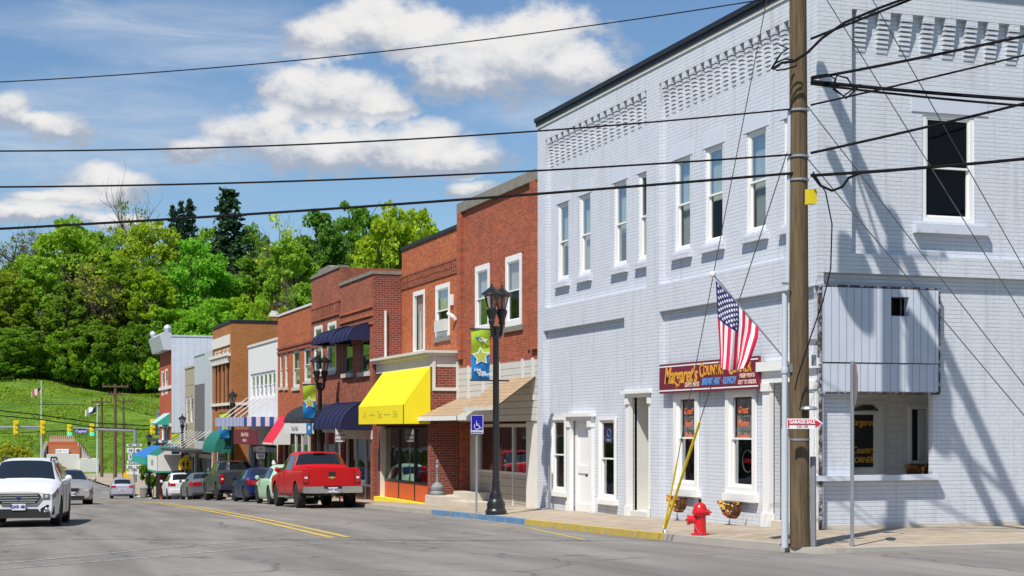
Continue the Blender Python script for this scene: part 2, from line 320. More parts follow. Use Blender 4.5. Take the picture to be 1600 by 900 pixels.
# ---------------------------------------------------------------- palette
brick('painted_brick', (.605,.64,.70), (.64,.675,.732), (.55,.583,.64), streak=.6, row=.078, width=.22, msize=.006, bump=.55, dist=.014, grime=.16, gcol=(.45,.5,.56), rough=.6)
brick('porch_brick', (.76,.75,.74), (.78,.77,.76), (.62,.61,.6), row=.15, width=.34, msize=.007, bump=.5, grime=.15, gcol=(.4,.38,.35), rough=.7)
brick('red_brick', (.46,.098,.028), (.26,.052,.024), (.34,.20,.14), msize=.007, grime=.42, gcol=(.13,.035,.02))
brick('orange_brick', (.55,.145,.036), (.34,.075,.026), (.36,.20,.12), msize=.006, grime=.3, gcol=(.2,.05,.02))
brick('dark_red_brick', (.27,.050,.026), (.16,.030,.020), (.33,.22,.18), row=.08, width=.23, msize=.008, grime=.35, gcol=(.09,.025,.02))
brick('brown_red_brick', (.42,.115,.05), (.24,.06,.032), (.25,.15,.11), msize=.006, grime=.45, gcol=(.1,.03,.02))
brick('tan_brick', (.44,.16,.035), (.36,.12,.026), (.36,.22,.1), msize=.007, grime=.35, gcol=(.2,.08,.03))
brick('vivid_brick', (.52,.09,.02), (.42,.07,.02), (.4,.18,.1), msize=.006, grime=.25, gcol=(.25,.06,.03))
pm('white_trim', (.82,.82,.80), .45, var=.05); pm('aged_white', (.66,.65,.60), .6, var=.12, scale=2); pm('cool_trim', (.59,.63,.71), .55, var=.05)
pm('concrete', (.42,.39,.34), .85, var=.22, scale=1.2, bump=.4); pm('coping_stone', (.22,.205,.175), .9, var=.4, scale=3, bump=.5)
pm('step_stone', (.56,.51,.43), .85, var=.15, bump=.3); pm('tar', (.012,.013,.018), .5, var=.3); pm('roof_felt', (.05,.05,.055), .9, var=.3)
pm('room_darkness', (.010,.010,.012), .9); pm('iron', (.012,.012,.014), .35, spec=.6); pm('galvanised', (.42,.44,.46), .4, metal=.7); pm('grey_pipe', (.50,.54,.60), .5, var=.1)  # near-black room colour paints in the darkness of unlit interiors
pm('curtain_grey', (.46,.52,.52), .8, var=.2); pm('curtain_pale', (.62,.62,.56), .8); pm('curtain_green', (.50,.58,.56), .8); pm('ac_metal', (.6,.6,.56), .5)
pm('yellow_canvas', (.86,.74,.008), .7, var=.07, scale=1.2, bump=.5, bscale=2.2); pm('navy_canvas', (.007,.009,.055), .75, var=.3, bump=.6, bscale=3); pm('black_canvas', (.028,.033,.04), .7, var=.2); pm('red_canvas', (.62,.015,.045), .65, var=.08)
pm('green_canvas', (.008,.15,.11), .7, var=.25, bump=.6, bscale=3); pm('teal_canvas', (.03,.38,.31), .65, var=.1); pm('blue_canvas', (.02,.16,.48), .65, var=.1); pm('white_canvas', (.76,.74,.70), .7, var=.06)
pm('yellow_paint', (.83,.70,.03), .6, var=.12, scale=8); worn('curb_yellow', (.54,.40,.06), (.33,.30,.25), .56, 6); worn('curb_blue', (.10,.24,.43), (.34,.32,.28), .58, 6)
worn('road_yellow', (.62,.43,.07), (.22,.20,.18), .57, 9); worn('road_white', (.50,.49,.47), (.24,.23,.21), .50, 9)
pm('bulkhead_orange', (.56,.10,.03), .6); pm('maroon_board', (.17,.014,.035), .45, var=.05); pm('gold_paint', (.72,.35,.04), .5, var=.15, scale=9); pm('sky_letter', (.09,.28,.62), .5); pm('pink_letter', (.75,.52,.42), .5); pm('orange_letter', (.85,.17,.06), .5)
pm('cream_paint', (.74,.72,.65), .6); pm('tan_paint', (.50,.41,.28), .6); pm('slate_grey', (.22,.235,.25), .7); pm('mesh_grey', (.15,.14,.135), .8, var=.3, scale=12)
pm('dark_wood', (.10,.035,.02), .6); pm('black_paint', (.008,.008,.009), .5); pm('sign_blue', (.006,.006,.36), .4); pm('sign_white', (.80,.80,.80), .4, var=.03); pm('sign_yellow', (.85,.55,.01), .45); pm('sign_red', (.62,.008,.035), .45)
pm('hydrant_red', (.62,.008,.014), .3, var=.15, scale=9, coat=.4); pm('guard_yellow', (.78,.60,.02), .4); pm('banner_green', (.36,.50,.02), .6, var=.12, scale=5); pm('banner_blue', (.006,.19,.50), .6); pm('star_green', (.44,.50,.08), .6, var=.2, scale=12)
pm('flag_red', (.62,.010,.06), .75, var=.05); pm('flag_blue', (.022,.028,.15), .75, var=.05); pm('flag_white', (.84,.82,.82), .75, var=.03)
pm('cable', (.004,.004,.006), .7, spec=.2); pm('steel_wire', (.13,.14,.15), .5, metal=.5); pm('coconut_liner', (.16,.07,.025), .95, var=.7, scale=35, bump=1); pm('petal', (.70,.42,.10), .7); pm('petal_dark', (.38,.10,.03), .7)
worn('rust_edge', (.06,.035,.03), (.5,.54,.62), .55, 9); pm('plaster', (.78,.77,.73), .6, var=.06); pm('terracotta_wall', (.42,.13,.05), .8, var=.2); pm('white_metal', (.62,.65,.70), .4, metal=.2, var=.05)
lines('siding_white', (.66,.65,.60), .19, dark=.45, width=.12); lines('siding_tan', (.47,.42,.35), .24, dark=.5, width=.09); lines('board_vertical', (.56,.61,.70), .16, 'x', dark=.55, width=.1, rough=.55)
lines('shingles', (.44,.31,.19), .10, dark=.62, width=.2, var=.25, rough=.9); lines('metal_siding', (.66,.71,.80), .42, 'x', dark=.8, width=.06, rough=.45); lines('ribbed_black', (.035,.04,.045), .17, 'x', dark=.4, width=.2)
lines('stripe_teal', (.10,.50,.42), .3, 'x', dark=1.0, width=.01); lines('panel_tan', (.44,.38,.24), 1.1, dark=.4, width=.05)
def stripes(name, a, b_, period, axis='x', rough=.65):
    m = lines(name, a, period, axis, dark=1, width=.5, rough=rough); t = m.node_tree
    for n in t.nodes:
        if n.type == 'MIX' and n.inputs[0].is_linked and n.inputs[0].links[0].from_node.type == 'MATH': n.inputs[7].default_value = b_+(1,)
    return m
stripes('stripe_awning', (.72,.74,.72), (.02,.42,.35), .34); stripes('stripe_blue', (.70,.74,.82), (.04,.09,.34), .42)
pole_m = pm('pole_wood', (.125,.085,.045), .9, var=.9, scale=6, bump=1, bscale=16)
t = pole_m.node_tree
for n in t.nodes:
    if n.type == 'TEX_NOISE':
        mp = nd('ShaderNodeMapping', t); mp.inputs['Scale'].default_value = (3.2, 3.2, .22); gsrc = n.inputs['Vector'].links[0].from_socket; lk(gsrc, mp.inputs[0], t); lk(mp.outputs[0], n.inputs['Vector'], t)
glassmat('glass', (.02,.025,.03), .8); glassmat('shop_glass', (.015,.02,.02), .6)
# asphalt: pale worn surface with wheel tracks, patches and cracks
m, t, b = newmat('asphalt'); g = nd('ShaderNodeNewGeometry', t); P_ = g.outputs['Position']
def tn(t, vec, sc, det=5, ro=.55, dist=0):
    n = nd('ShaderNodeTexNoise', t); n.inputs['Scale'].default_value = sc; n.inputs['Detail'].default_value = det; n.inputs['Roughness'].default_value = ro; n.inputs['Distortion'].default_value = dist; lk(vec, n.inputs['Vector'], t); return n.outputs['Fac']
mp = nd('ShaderNodeMapping', t); mp.inputs['Scale'].default_value = (1, .12, 1); lk(P_, mp.inputs[0], t)
rmp = nd('ShaderNodeValToRGB', t); lk(mth('ADD', mth('MULTIPLY', tn(t, P_, 55, 3, .8), .45, tree=t), mth('MULTIPLY', tn(t, mp.outputs[0], 1.1, 6), .55, tree=t), tree=t), rmp.inputs[0], t)
rmp.color_ramp.elements[0].position = .36; rmp.color_ramp.elements[0].color = (.13,.122,.11,1); rmp.color_ramp.elements[1].position = .64; rmp.color_ramp.elements[1].color = (.285,.268,.245,1)
vor = nd('ShaderNodeTexVoronoi', t, feature='DISTANCE_TO_EDGE'); vor.inputs['Scale'].default_value = .23
oil = tn(t, P_, .55, 8, .7)
wv = nd('ShaderNodeVectorMath', t, operation='ADD'); wn = nd('ShaderNodeTexNoise', t); wn.inputs['Scale'].default_value = .7; wn.inputs['Detail'].default_value = 6; lk(P_, wn.inputs['Vector'], t); lk(P_, wv.inputs[0], t)
ws = nd('ShaderNodeVectorMath', t, operation='SCALE'); ws.inputs['Scale'].default_value = 1.6; lk(wn.outputs['Color'], ws.inputs[0], t); lk(ws.outputs[0], wv.inputs[1], t); lk(wv.outputs[0], vor.inputs['Vector'], t)
ck = nd('ShaderNodeMapRange', t); lk(vor.outputs['Distance'], ck.inputs[0], t); ck.inputs[1].default_value = .004; ck.inputs[2].default_value = .014; ck.inputs[3].default_value = .5; ck.inputs[4].default_value = 0
orr = nd('ShaderNodeMapRange', t); lk(oil, orr.inputs[0], t); orr.inputs[1].default_value = .56; orr.inputs[2].default_value = .72; orr.inputs[4].default_value = .7
mo_ = nd('ShaderNodeMix', t, data_type='RGBA'); lk(orr.outputs[0], mo_.inputs[0], t); lk(rmp.outputs[0], mo_.inputs[6], t); mo_.inputs[7].default_value = (.11,.105,.10,1)
mx = nd('ShaderNodeMix', t, data_type='RGBA'); lk(ck.outputs[0], mx.inputs[0], t); lk(mo_.outputs[2], mx.inputs[6], t); mx.inputs[7].default_value = (.045,.043,.04,1)
lk(mx.outputs[2], b.inputs['Base Color'], t); b.inputs['Roughness'].default_value = .85
bp = nd('ShaderNodeBump', t); bp.inputs['Strength'].default_value = .5; bp.inputs['Distance'].default_value = .012; lk(tn(t, P_, 70, 3, .7), bp.inputs['Height'], t); lk(bp.outputs[0], b.inputs['Normal'], t)
# sidewalk
m, t, b = newmat('sidewalk'); g = nd('ShaderNodeNewGeometry', t); br = nd('ShaderNodeTexBrick', t); lk(g.outputs['Position'], br.inputs['Vector'], t)
br.offset = 0; br.inputs['Scale'].default_value = 1; br.inputs['Brick Width'].default_value = 1.5; br.inputs['Row Height'].default_value = 1.5; br.inputs['Mortar Size'].default_value = .012
br.inputs['Color1'].default_value = (.46,.385,.295,1); br.inputs['Color2'].default_value = (.42,.345,.26,1); br.inputs['Mortar'].default_value = (.15,.11,.08,1)
mx = nd('ShaderNodeMix', t, data_type='RGBA', blend_type='MULTIPLY'); mx.inputs[0].default_value = .55; lk(br.outputs[0], mx.inputs[6], t)
r2 = nd('ShaderNodeValToRGB', t); lk(tn(t, g.outputs['Position'], 2.2, 7, .65), r2.inputs[0], t); r2.color_ramp.elements[0].position = .35; r2.color_ramp.elements[0].color = (.5,.47,.43,1); r2.color_ramp.elements[1].position = .65; lk(r2.outputs[0], mx.inputs[7], t)
lk(mx.outputs[2], b.inputs['Base Color'], t); b.inputs['Roughness'].default_value = .88
# grass
m, t, b = newmat('lawn'); g = nd('ShaderNodeNewGeometry', t); P_ = g.outputs['Position']
r2 = nd('ShaderNodeValToRGB', t); mp = nd('ShaderNodeMapping', t); mp.inputs['Scale'].default_value = (.5, 1, 2.2); lk(P_, mp.inputs[0], t)
lk(mth('ADD', mth('MULTIPLY', tn(t, mp.outputs[0], .11, 10, .75, .8), .65, tree=t), mth('MULTIPLY', tn(t, P_, 1.4, 6, .7), .35, tree=t), tree=t), r2.inputs[0], t)
e = r2.color_ramp.elements; e[0].position = .36; e[0].color = (.035,.085,.012,1); e[1].position = .64; e[1].color = (.24,.30,.05,1); k = e.new(.45); k.color = (.09,.18,.018,1); k = e.new(.55); k.color = (.17,.29,.03,1)
lk(r2.outputs[0], b.inputs['Base Color'], t); b.inputs['Roughness'].default_value = .9; b.inputs['Specular IOR Level'].default_value = .15
bp = nd('ShaderNodeBump', t); bp.inputs['Strength'].default_value = .8; bp.inputs['Distance'].default_value = .8; lk(tn(t, P_, 1.6, 7, .7), bp.inputs['Height'], t); lk(bp.outputs[0], b.inputs['Normal'], t)
# ---------------------------------------------------------------- ground
def curb(v): return float(np.interp(v, [22,58,75,90,120,150,190,236,260], [12.7,12.7,13.3,13.4,13.3,15.2,20.0,27,33]))
def lcurb(v): return float(np.interp(v, [22,100,120,150,190,236,260], [-.9,-.9,.6,3.5,8.2,14,18]))
def Hill(u, v):
    if v < 246: z = G(v)-.07
    else: z = float(np.interp(v, [246,262,300,332,350,440,520,700,2600], [-4.97,-2.2,5.0,9.4,11.5,36,45,40,30]))
    k = max(0, min(1, (v-255)/60)); z += k*(1.4*math.sin(u*.045+1)+.9*math.sin(u*.11+v*.06)+.5*math.sin(u*.23-v*.12))
    return z
us = list(np.arange(-300, 420, 8.0)); us = [-2600,-1400,-700]+us+[700,1400,2600]
vv = [-1500,-600,-200,-60]+list(np.arange(-30, 246, 4.0))+list(np.arange(246, 350, 3.0))+list(np.arange(350, 700, 12.0))+[900,1400,2600]
gm = MB(); gm.v = [(u, v, Hill(u, v)-.06) for v in vv for u in us]; n = len(us)
gm.f = [(j*n+i, j*n+i+1, (j+1)*n+i+1, (j+1)*n+i) for j in range(len(vv)-1) for i in range(n-1)]; gm.m = [0]*len(gm.f)
gm.build('ground', 'lawn', smooth=True, kind='structure')
rm = MB(); V = list(np.arange(22.5, 236.1, 1.5)); K = 10
rm.v = [(lcurb(v)+(curb(v)+.12-lcurb(v))*i/K, v, G(v)) for v in V for i in range(K+1)]; rm.f = [(j*(K+1)+i, j*(K+1)+i+1, (j+1)*(K+1)+i+1, (j+1)*(K+1)+i) for j in range(len(V)-1) for i in range(K)]; rm.m = [0]*len(rm.f)
rm.build('main_street', 'asphalt', kind='structure')
rm = MB(); V = list(np.arange(-40, 22.6, 1.25))
for j in range(len(V)-1): rm.poly([(-90, V[j], G(V[j])), (90, V[j], G(V[j])), (90, V[j+1], G(V[j+1])), (-90, V[j+1], G(V[j+1]))])
rm.build('side_street', 'asphalt', kind='structure')
rm = MB(); rm.poly([(-150, 236, -4.895), (190, 236, -4.895), (190, 246, -4.9), (-150, 246, -4.9)]); rm.build('cross_road', 'asphalt', kind='structure')
SWH = .13
zsd = lambda v: G(23)+SWH-.04+(v-22.7)/3.6*.035
sm = MB(); km = MB()
V = [23.4]+list(np.arange(24, 236, 2.0))
for a, b_ in zip(V[:-1], V[1:]):
    za, zb = G(a)+SWH, G(b_)+SWH; ca, cb = curb(a), curb(b_)
    if b_ <= 26: zs0, zs1 = zsd(a), zsd(b_); sm.poly([(ca+.16, a, za), (13.5, a, zs0), (13.5, b_, zs1), (cb+.16, b_, zb)])
    else: sm.poly([(ca+.16, a, za), (15.0, a, za+.07), (cb+.16+(15.0-cb-.16), b_, zb+.07), (cb+.16, b_, zb)]); sm.poly([(15.0, a, za+.07), (20, a, za+.07), (20, b_, zb+.07), (15.0, b_, zb+.07)])
    mi = 1 if yv(818, 12.75) <= (a+b_)/2 <= yv(690, 12.75) else (2 if 27.8 < (a+b_)/2 < yv(818, 12.75) else 0)
    km.add([(ca, a, za-SWH), (ca, b_, zb-SWH), (cb, b_, zb+.002), (ca, a, za+.002), (ca+.16, a, za+.002), (cb+.16, b_, zb+.002)], [(0,1,2,3), (3,2,5,4)], mi)
# rounded corner and the pavement along the painted side wall
arc = [(13.5-.8*math.cos(x), 23.4-.8*math.sin(x)) for x in np.linspace(0, math.pi/2, 7)]
zc = G(23)+SWH-.04
sm.poly([(13.5, 23.4, zc+.02)]+[(x+.1, y+.1, zc) for x, y in arc[::-1]]); pass
for i in range(6):
    (x0, y0), (x1, y1) = arc[i], arc[i+1]; km.add([(x0,y0,zc-.2),(x1,y1,zc-.2),(x1,y1,zc),(x0,y0,zc),(x0+.12,y0+.12,zc),(x1+.12,y1+.12,zc)], [(0,1,2,3),(3,2,5,4)], 0)
sm.poly([(13.5, 22.7, zc), (60, 22.7, zc), (60, 26.3, zc+.036), (13.5, 26.3, zc+.036)])
km.box(13.5, 60, 22.52, 22.72, zc-.25, zc+.004, 0)
sm.build('pavement', 'sidewalk', kind='structure'); km.build('kerb', ['concrete','curb_blue','curb_yellow'], kind='structure')
# left pavement beyond the frame edge
sm = MB()
for a, b_ in zip(V[:-1], V[1:]): sm.add([(lcurb(a)-3, a, G(a)+SWH), (lcurb(a), a, G(a)+SWH), (lcurb(b_), b_, G(b_)+SWH), (lcurb(b_)-3, b_, G(b_)+SWH), (lcurb(a), a, G(a)), (lcurb(b_), b_, G(b_))], [(0,1,2,3),(1,4,5,2)])
sm.build('far_pavement', 'concrete', kind='structure')
# painted markings
def strip(mb, pts, w, m=0, dz=.006):
    for (a, b_) in zip(pts[:-1], pts[1:]):
        n_ = max(1, int(math.hypot(b_[0]-a[0], b_[1]-a[1])/1.0)); d = Vector((b_[0]-a[0], b_[1]-a[1])).normalized(); nx, ny = -d.y*w/2, d.x*w/2
        for k in range(n_):
            p = [a[0]+(b_[0]-a[0])*k/n_, a[1]+(b_[1]-a[1])*k/n_]; q = [a[0]+(b_[0]-a[0])*(k+1)/n_, a[1]+(b_[1]-a[1])*(k+1)/n_]
            mb.poly([(p[0]-nx, p[1]-ny, G(p[1]-ny)+dz), (q[0]-nx, q[1]-ny, G(q[1]-ny)+dz), (q[0]+nx, q[1]+ny, G(q[1]+ny)+dz), (p[0]+nx, p[1]+ny, G(p[1]+ny)+dz)], m)
rmk = MB()
cl = [gpt(531, 840), gpt(400, 811), gpt(300, 793)]; ex = (cl[2][0]-cl[0][0])/(cl[2][1]-cl[0][1])
cl = [cl[0], cl[1], cl[2], (cl[2][0]+ex*10, cl[2][1]+10), (8.1, 108)]
for o_ in (-.17, .17): strip(rmk, [(x+o_, y) for x, y in cl], .15, 0, .008)
rmw = MB()
strip(rmw, [gpt(*p) for p in ((-60,886),(0,881),(225,859.5),(412,844),(532,840),(600,842),(720,845),(820,843),(930,845))], .10)
strip(rmw, [gpt(*p) for p in ((-60,893),(0,890),(281,867),(394,857),(500,850),(600,847.5),(700,849))], .10)
for p in (((0,854),(142,841)), ((0,831),(122,818)), ((150,811),(225,805)), ((-60,805),(60,798))): strip(rmw, [gpt(*q) for q in p], .1)
strip(rmw, [gpt(700,806), gpt(835,826)], .06); strip(rmk, [gpt(735,820), gpt(830,826), gpt(915,844)], .08, 0)
rmk.build('centre_line', 'road_yellow', kind='structure'); rmw.build('road_markings', 'road_white', kind='structure')
# ================================================================= CORNER BUILDING (painted brick)
U0, V0 = 15.0, 26.2; V1 = yv(840, U0); XB = 34.0
B = thing('corner_building', 'pale blue painted brick corner building with stepped corbels under a black roof edge', 'building', (U0, V0, -.1))
def rectU(x0, x1, yt, yb, u=U0):   # window limits on a street-facing wall from where they appear
    a0, a1 = yv(x1, u), yv(x0, u); a = a1; D = dep(u, a); return a0, a1, EYE+(HY-yb)*D/F, EYE+(HY-yt)*D/F
fu = Fr('u', U0); fv = Fr('v', V0); gz = -2.0; ZT = EYE+8.42
up = [rectU(x0, x1, yt, yb) for x0, x1, yt, yb in ((864.8,881.5,324,438),(898.5,915.5,314,430),(952,971.5,296,416),(990,1011,282,406),(1047,1070.5,257,394),(1094,1121,237,381),(1158,1188.5,213,366),(1216,1246,190,350))]
ZU0, ZU1 = EYE+3.97, EYE+6.02
up = [(a0, a1, ZU0, ZU1) for a0, a1, _, _ in up]
lowA = [rectU(857.5,879,654,766), rectU(931,957,654,778)]; lowB = [rectU(1049,1085,613,760), rectU(1130,1175,611,766)]
lowB = [(a0, a1, (lowB[0][2]+lowB[1][2])/2, (lowB[0][3]+lowB[1][3])/2) for a0, a1, _, _ in lowB]
dA = rectU(884,922,646,806); dC = rectU(976,1016,611,812); pF = (V0+.12, yv(1189, U0), gz, EYE+(HY-566)*dep(U0, yv(1189, U0))/F)
ZW = .12
doorA = (dA[0]+.16, dA[1]-.16, gz, dA[3]-.12); doorC = (dC[0]+.14, dC[1]-.14, gz, dC[3]-.12); doorF = (pF[0]+.42, pF[1]-.30, gz, pF[3]-.35)
mb = MB(); fu.wall(mb, V0, V1, gz, ZT, up+lowA+lowB+[doorA, doorC, doorF], d=ZW, rev=.14)
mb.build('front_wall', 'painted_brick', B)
# side wall facing the side street
sx = lambda px: xu(px, V0)
sw = (sx(1448), sx(1529), ZU0, ZU1+.03); porch = (sx(1335), sx(1464), Zv(1400, 742, V0), Zv(1400, 612, V0)); sw2 = (sx(1529)+4.5, sx(1529)+5.5, ZU0, ZU1)
brd = (sx(1284), sx(1465), Zv(1400, 612, V0)+.0, Zv(1400, 452, V0)); hole = (sx(1391), sx(1419), Zv(1405, 494, V0), Zv(1405, 464, V0))
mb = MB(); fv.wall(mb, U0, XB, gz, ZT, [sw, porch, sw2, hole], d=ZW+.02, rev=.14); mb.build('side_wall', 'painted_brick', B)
# raised piers, bands and corbels
ZC0, ZC1, ZB1, ZB0, ZL = EYE+7.1, EYE+7.85, EYE+3.28, EYE+2.66, EYE+2.64
mb = MB(); pA0, pA1 = yv(1030, U0), yv(1010, U0)
pil = [(yv(852, U0), V1), (pA0, pA1), (V0, yv(1243, U0))]
cuts = lambda z0, z1: fu.box(mb, V0, V1, z0, z1, 0, ZW-.001)
fu.box(mb, V0+.003, V1, ZC1, ZT, 0, ZW+.01); fu.box(mb, V0+.003, V1, ZB0, ZB1, 0, ZW+.01)
for a, b_ in pil: fu.box(mb, a+.003, b_, ZB1, ZC1, 0, ZW+.01)
fu.box(mb, V1-.45, V1, gz, ZB0, 0, ZW+.01); fu.box(mb, pA0, dC[1]+.02, dC[3]+.0, ZB0, .0, ZW+.01); fu.box(mb, pA0, dC[0], gz, dC[3], 0, ZW+.01)
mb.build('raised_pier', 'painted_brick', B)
mb = MB(); vw = ZW+.03
fv.box(mb, U0+.001, XB, ZC1, ZT, 0, vw); fv.box(mb, U0+.001, XB, ZB0+.25, ZB1, 0, vw)
for a, b_ in ((U0+.001, sx(1331)), (24.4, 25.2), (33.2, XB)): fv.box(mb, a, b_, ZB1, ZC1, 0, vw)
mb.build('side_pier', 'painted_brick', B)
mb = MB()
def corbels(fr, a0, a1, n, dd, right=False):
    st = (a1-a0)/n
    for i in range(n):
        a = a0+st*i+st*.24; b_ = a+st*.50
        for k in range(8):
            z0 = ZC0+(ZC1-ZC0)*k/8.6; z1 = z0+(ZC1-ZC0)/8.6*.66; pr = (dd)*(k+1)/8
            fr.box(mb, a, b_, z0, (z1 if k < 7 else ZC1-.002), dd-pr*.97, dd+.01)
            fr.box(mb, a+.02, b_-.02, z1, z0+(ZC1-ZC0)/8.6+.001, dd-pr*.30, dd+.01)
corbels(fu, pA1, pil[0][0], 16, ZW); corbels(fu, pil[2][1], pA0, 17, ZW); corbels(fv, sx(1331), 24.4, 18, ZW+.02); corbels(fv, 25.2, 33.2, 20, ZW+.02)
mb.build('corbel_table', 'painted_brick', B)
mb = MB(); fu.box(mb, V0-.08, V1+.05, ZT, ZT+.11, -.09, .35); fu.box(mb, V0-.04, V1+.02, ZT-.10, ZT, -.05, 0.0); fv.box(mb, U0+.36, XB, ZT, ZT+.11, -.09, .35); mb.build('roof_edge', 'tar', B)
mb = MB(); fu.box(mb, V0-.05, V1+.03, ZT-.17, ZT-.10, -.03, 0); mb.build('edge_flashing', 'aged_white', B)
mb = MB(); mb.box(U0+.3, XB, V0+.3, V1-.02, ZT-.5, ZT-.4); mb.build('roof', 'roof_felt', B)
mb = MB(); mb.poly([(U0+.1, V1, gz), (XB, V1, gz), (XB, V1, ZT), (U0+.1, V1, ZT)]); mb.poly([(XB, V0+.1, gz), (XB, V1, gz), (XB, V1, ZT), (XB, V0+.1, ZT)]); mb.build('rear_wall', 'painted_brick', B)
mb = MB(); mb.poly([(U0+1.3, V0+4.2, gz), (U0+1.3, V1-.1, gz), (U0+1.3, V1-.1, ZT-.6), (U0+1.3, V0+4.2, ZT-.6)]); mb.poly([(U0+1.3, V0+3.6, gz), (XB-.1, V0+3.6, gz), (XB-.1, V0+3.6, ZT-.6), (U0+1.3, V0+3.6, ZT-.6)])
mb.poly([(U0+.25, V0+.3, EYE+2.9), (XB-.1, V0+.3, EYE+2.9), (XB-.1, V1-.1, EYE+2.9), (U0+.25, V1-.1, EYE+2.9)]); mb.build('dark_interior_plane', 'room_darkness', B)  # near-black sheets stand in for the shade inside the building
for i, (a0, a1, z0, z1) in enumerate(up): window(fu, a0, a1, z0, z1, B, d=ZW+.035, w=.075, curtain='curtain_green' if i % 3 else 'curtain_grey', drop=(.55, 1, .6, 1, 1, .55, 1, .5)[i])
parts('window_sill', 'painted_brick', B, fu, [(a0-.12, a1+.10, z0-.2, z0-.08, .008, ZW+.01) for a0, a1, z0, z1 in up])
parts('lintel', 'cool_trim', B, fu, [(a0-.12, a1+.12, z1, z1+.34, ZW-.012, ZW+.004) for a0, a1, z0, z1 in up])
window(fv, *sw, B, d=ZW+.04, w=.09, curtain=None, label='side upper window with dark glass'); window(fv, *sw2, B, d=ZW+.04, w=.09)
parts('window_sill', 'cool_trim', B, fv, [(sw[0]-.22, sw[1]+.25, sw[2]-.24, sw[2]-.08, .0, vw)]); parts('lintel', 'cool_trim', B, fv, [(sw[0]-.25, sw[1]+.3, sw[3], sw[3]+.42, ZW+.002, ZW+.03)])
# ground floor windows
for i, (a0, a1, z0, z1) in enumerate(lowA):
    f = window(fu, a0+.06, a1-.06, z0, z1, B, d=ZW-.03, w=.07, curtain=None, split=.5)
    mb = MB(); fu.frame(mb, a0-.03, a1+.03, z0-.02, z1+.05, .09, ZW-.06, ZW-.02); fu.box(mb, a0-.08, a1+.08, z0-.14, z0-.02, ZW-.12, ZW-.0); mb.build('window_surround', 'white_trim', B)
for i, (a0, a1, z0, z1) in enumerate(lowB):
    f = window(fu, a0+.08, a1-.08, z0+.02, z1-.02, B, d=ZW-.02, w=.09, curtain=None, split=.52)
    mb = MB(); fu.frame(mb, a0-.02, a1+.02, z0-.04, z1+.03, .13, ZW-.07, ZW-.01); fu.box(mb, a0-.06, a1+.06, z0-.2, z0-.04, ZW-.12, ZW-.0); mb.build('window_surround', 'white_trim', B)
    zm = z0+(z1-z0)*.52
    x = U0+ZW-.02+.03; mid = (a0+a1)/2
    bm_ = MB(); fu.box(bm_, a0+.2, a1-.2, zm+.03, z1-.18, ZW+.10, ZW+.105); bm_.build('paper_backing', 'curtain_grey', B)
    lines_ = (('Great', 'Home', "Cookin'") if i == 1 else ('Good', 'Food', 'Daily'))
    for k, w_ in enumerate(lines_): text(w_, .20, Mu(x-.004, mid, z1-.42-.27*k), 'orange_letter', B, 'window_lettering', shear=.3, bold=.001, xs=.9)
    if i == 1:
        nb = MB(); nb.tube([fu.P(mid+.23*math.cos(t_), z0+.62+.23*math.sin(t_), ZW+.12) for t_ in np.linspace(0, 6.283, 20)], .012, 6); nb.build('neon_ring', 'slate_grey', B); text('OPEN', .12, Mu(U0+ZW+.12, mid, z0+.62), 'sign_red', B, 'neon_lettering')
st = MB(); fu.box(st, lowA[1][0]+.2, lowA[1][1]-.2, lowA[1][3]-.62, lowA[1][3]-.2, ZW+.02, ZW+.028); st.build('window_sticker', 'flag_blue', B)
mid = (lowA[0][0]*0+lowA[1][0]+lowA[1][1])/2; rb = MB(); rb.tube([fu.P(mid+.11*math.cos(t_), lowA[1][3]-.36+.09*math.sin(t_), ZW+.016) for t_ in np.linspace(0, 6.283, 16)], .014, 5); rb.build('sticker_emblem', 'sky_letter', B); text('INSIDE', .10, Mu(U0+ZW+.014, mid, lowA[1][3]-.55), 'sign_white', B, 'sticker_lettering')
# panelled white door with entablature
def casing(d, a0, a1, zt, w, name='door_surround', cap=.14, mat='white_trim', zb=None):
    zb = G((a0+a1)/2)+SWH-.02 if zb is None else zb; mb = MB(); fu.box(mb, a0, a0+w, zb, zt-cap, ZW-.09, ZW+.02); fu.box(mb, a1-w, a1, zb, zt-cap, ZW-.09, ZW+.02)
    for a in (a0, a1-w): fu.box(mb, a-.02, a+w+.02, zb, zb+.32, ZW-.12, ZW+.01); fu.box(mb, a-.015, a+w+.015, zt-cap-.16, zt-cap-.0, ZW-.13, ZW+.0)
    fu.box(mb, a0-.03, a1+.03, zt-cap, zt-cap*.45, ZW-.11, ZW+.03); fu.box(mb, a0-.09, a1+.09, zt-cap*.45, zt, ZW-.19, ZW+.03); return mb.build(name, mat, B)
casing(0, dA[0], dA[1], dA[3], .2, cap=.2)
mb = MB(); z0 = G(dA[0])+SWH; fu.box(mb, doorA[0]+.04, doorA[1]-.04, z0, doorA[3], ZW+.10, ZW+.13)
aw = doorA[1]-doorA[0]-.08; ax_ = doorA[0]+.04
for (f0, f1, q0, q1) in ((.0, .14, 0, 1), (.86, 1, 0, 1), (.14, .86, 0, .10), (.14, .86, .42, .5), (.14, .86, .93, 1)): fu.box(mb, ax_+aw*f0, ax_+aw*f1, z0+(doorA[3]-z0)*q0, z0+(doorA[3]-z0)*q1, ZW+.07, ZW+.101)
dd = mb.build('door', 'white_trim', B); mb = MB(); mb.lathe([(.01,0),(.035,.01),(.035,.05),(.01,.06)], fu.P(doorA[0]+.16, z0+1.0, 0), 10, axis='x'); mb.build('handle', 'iron', dd)
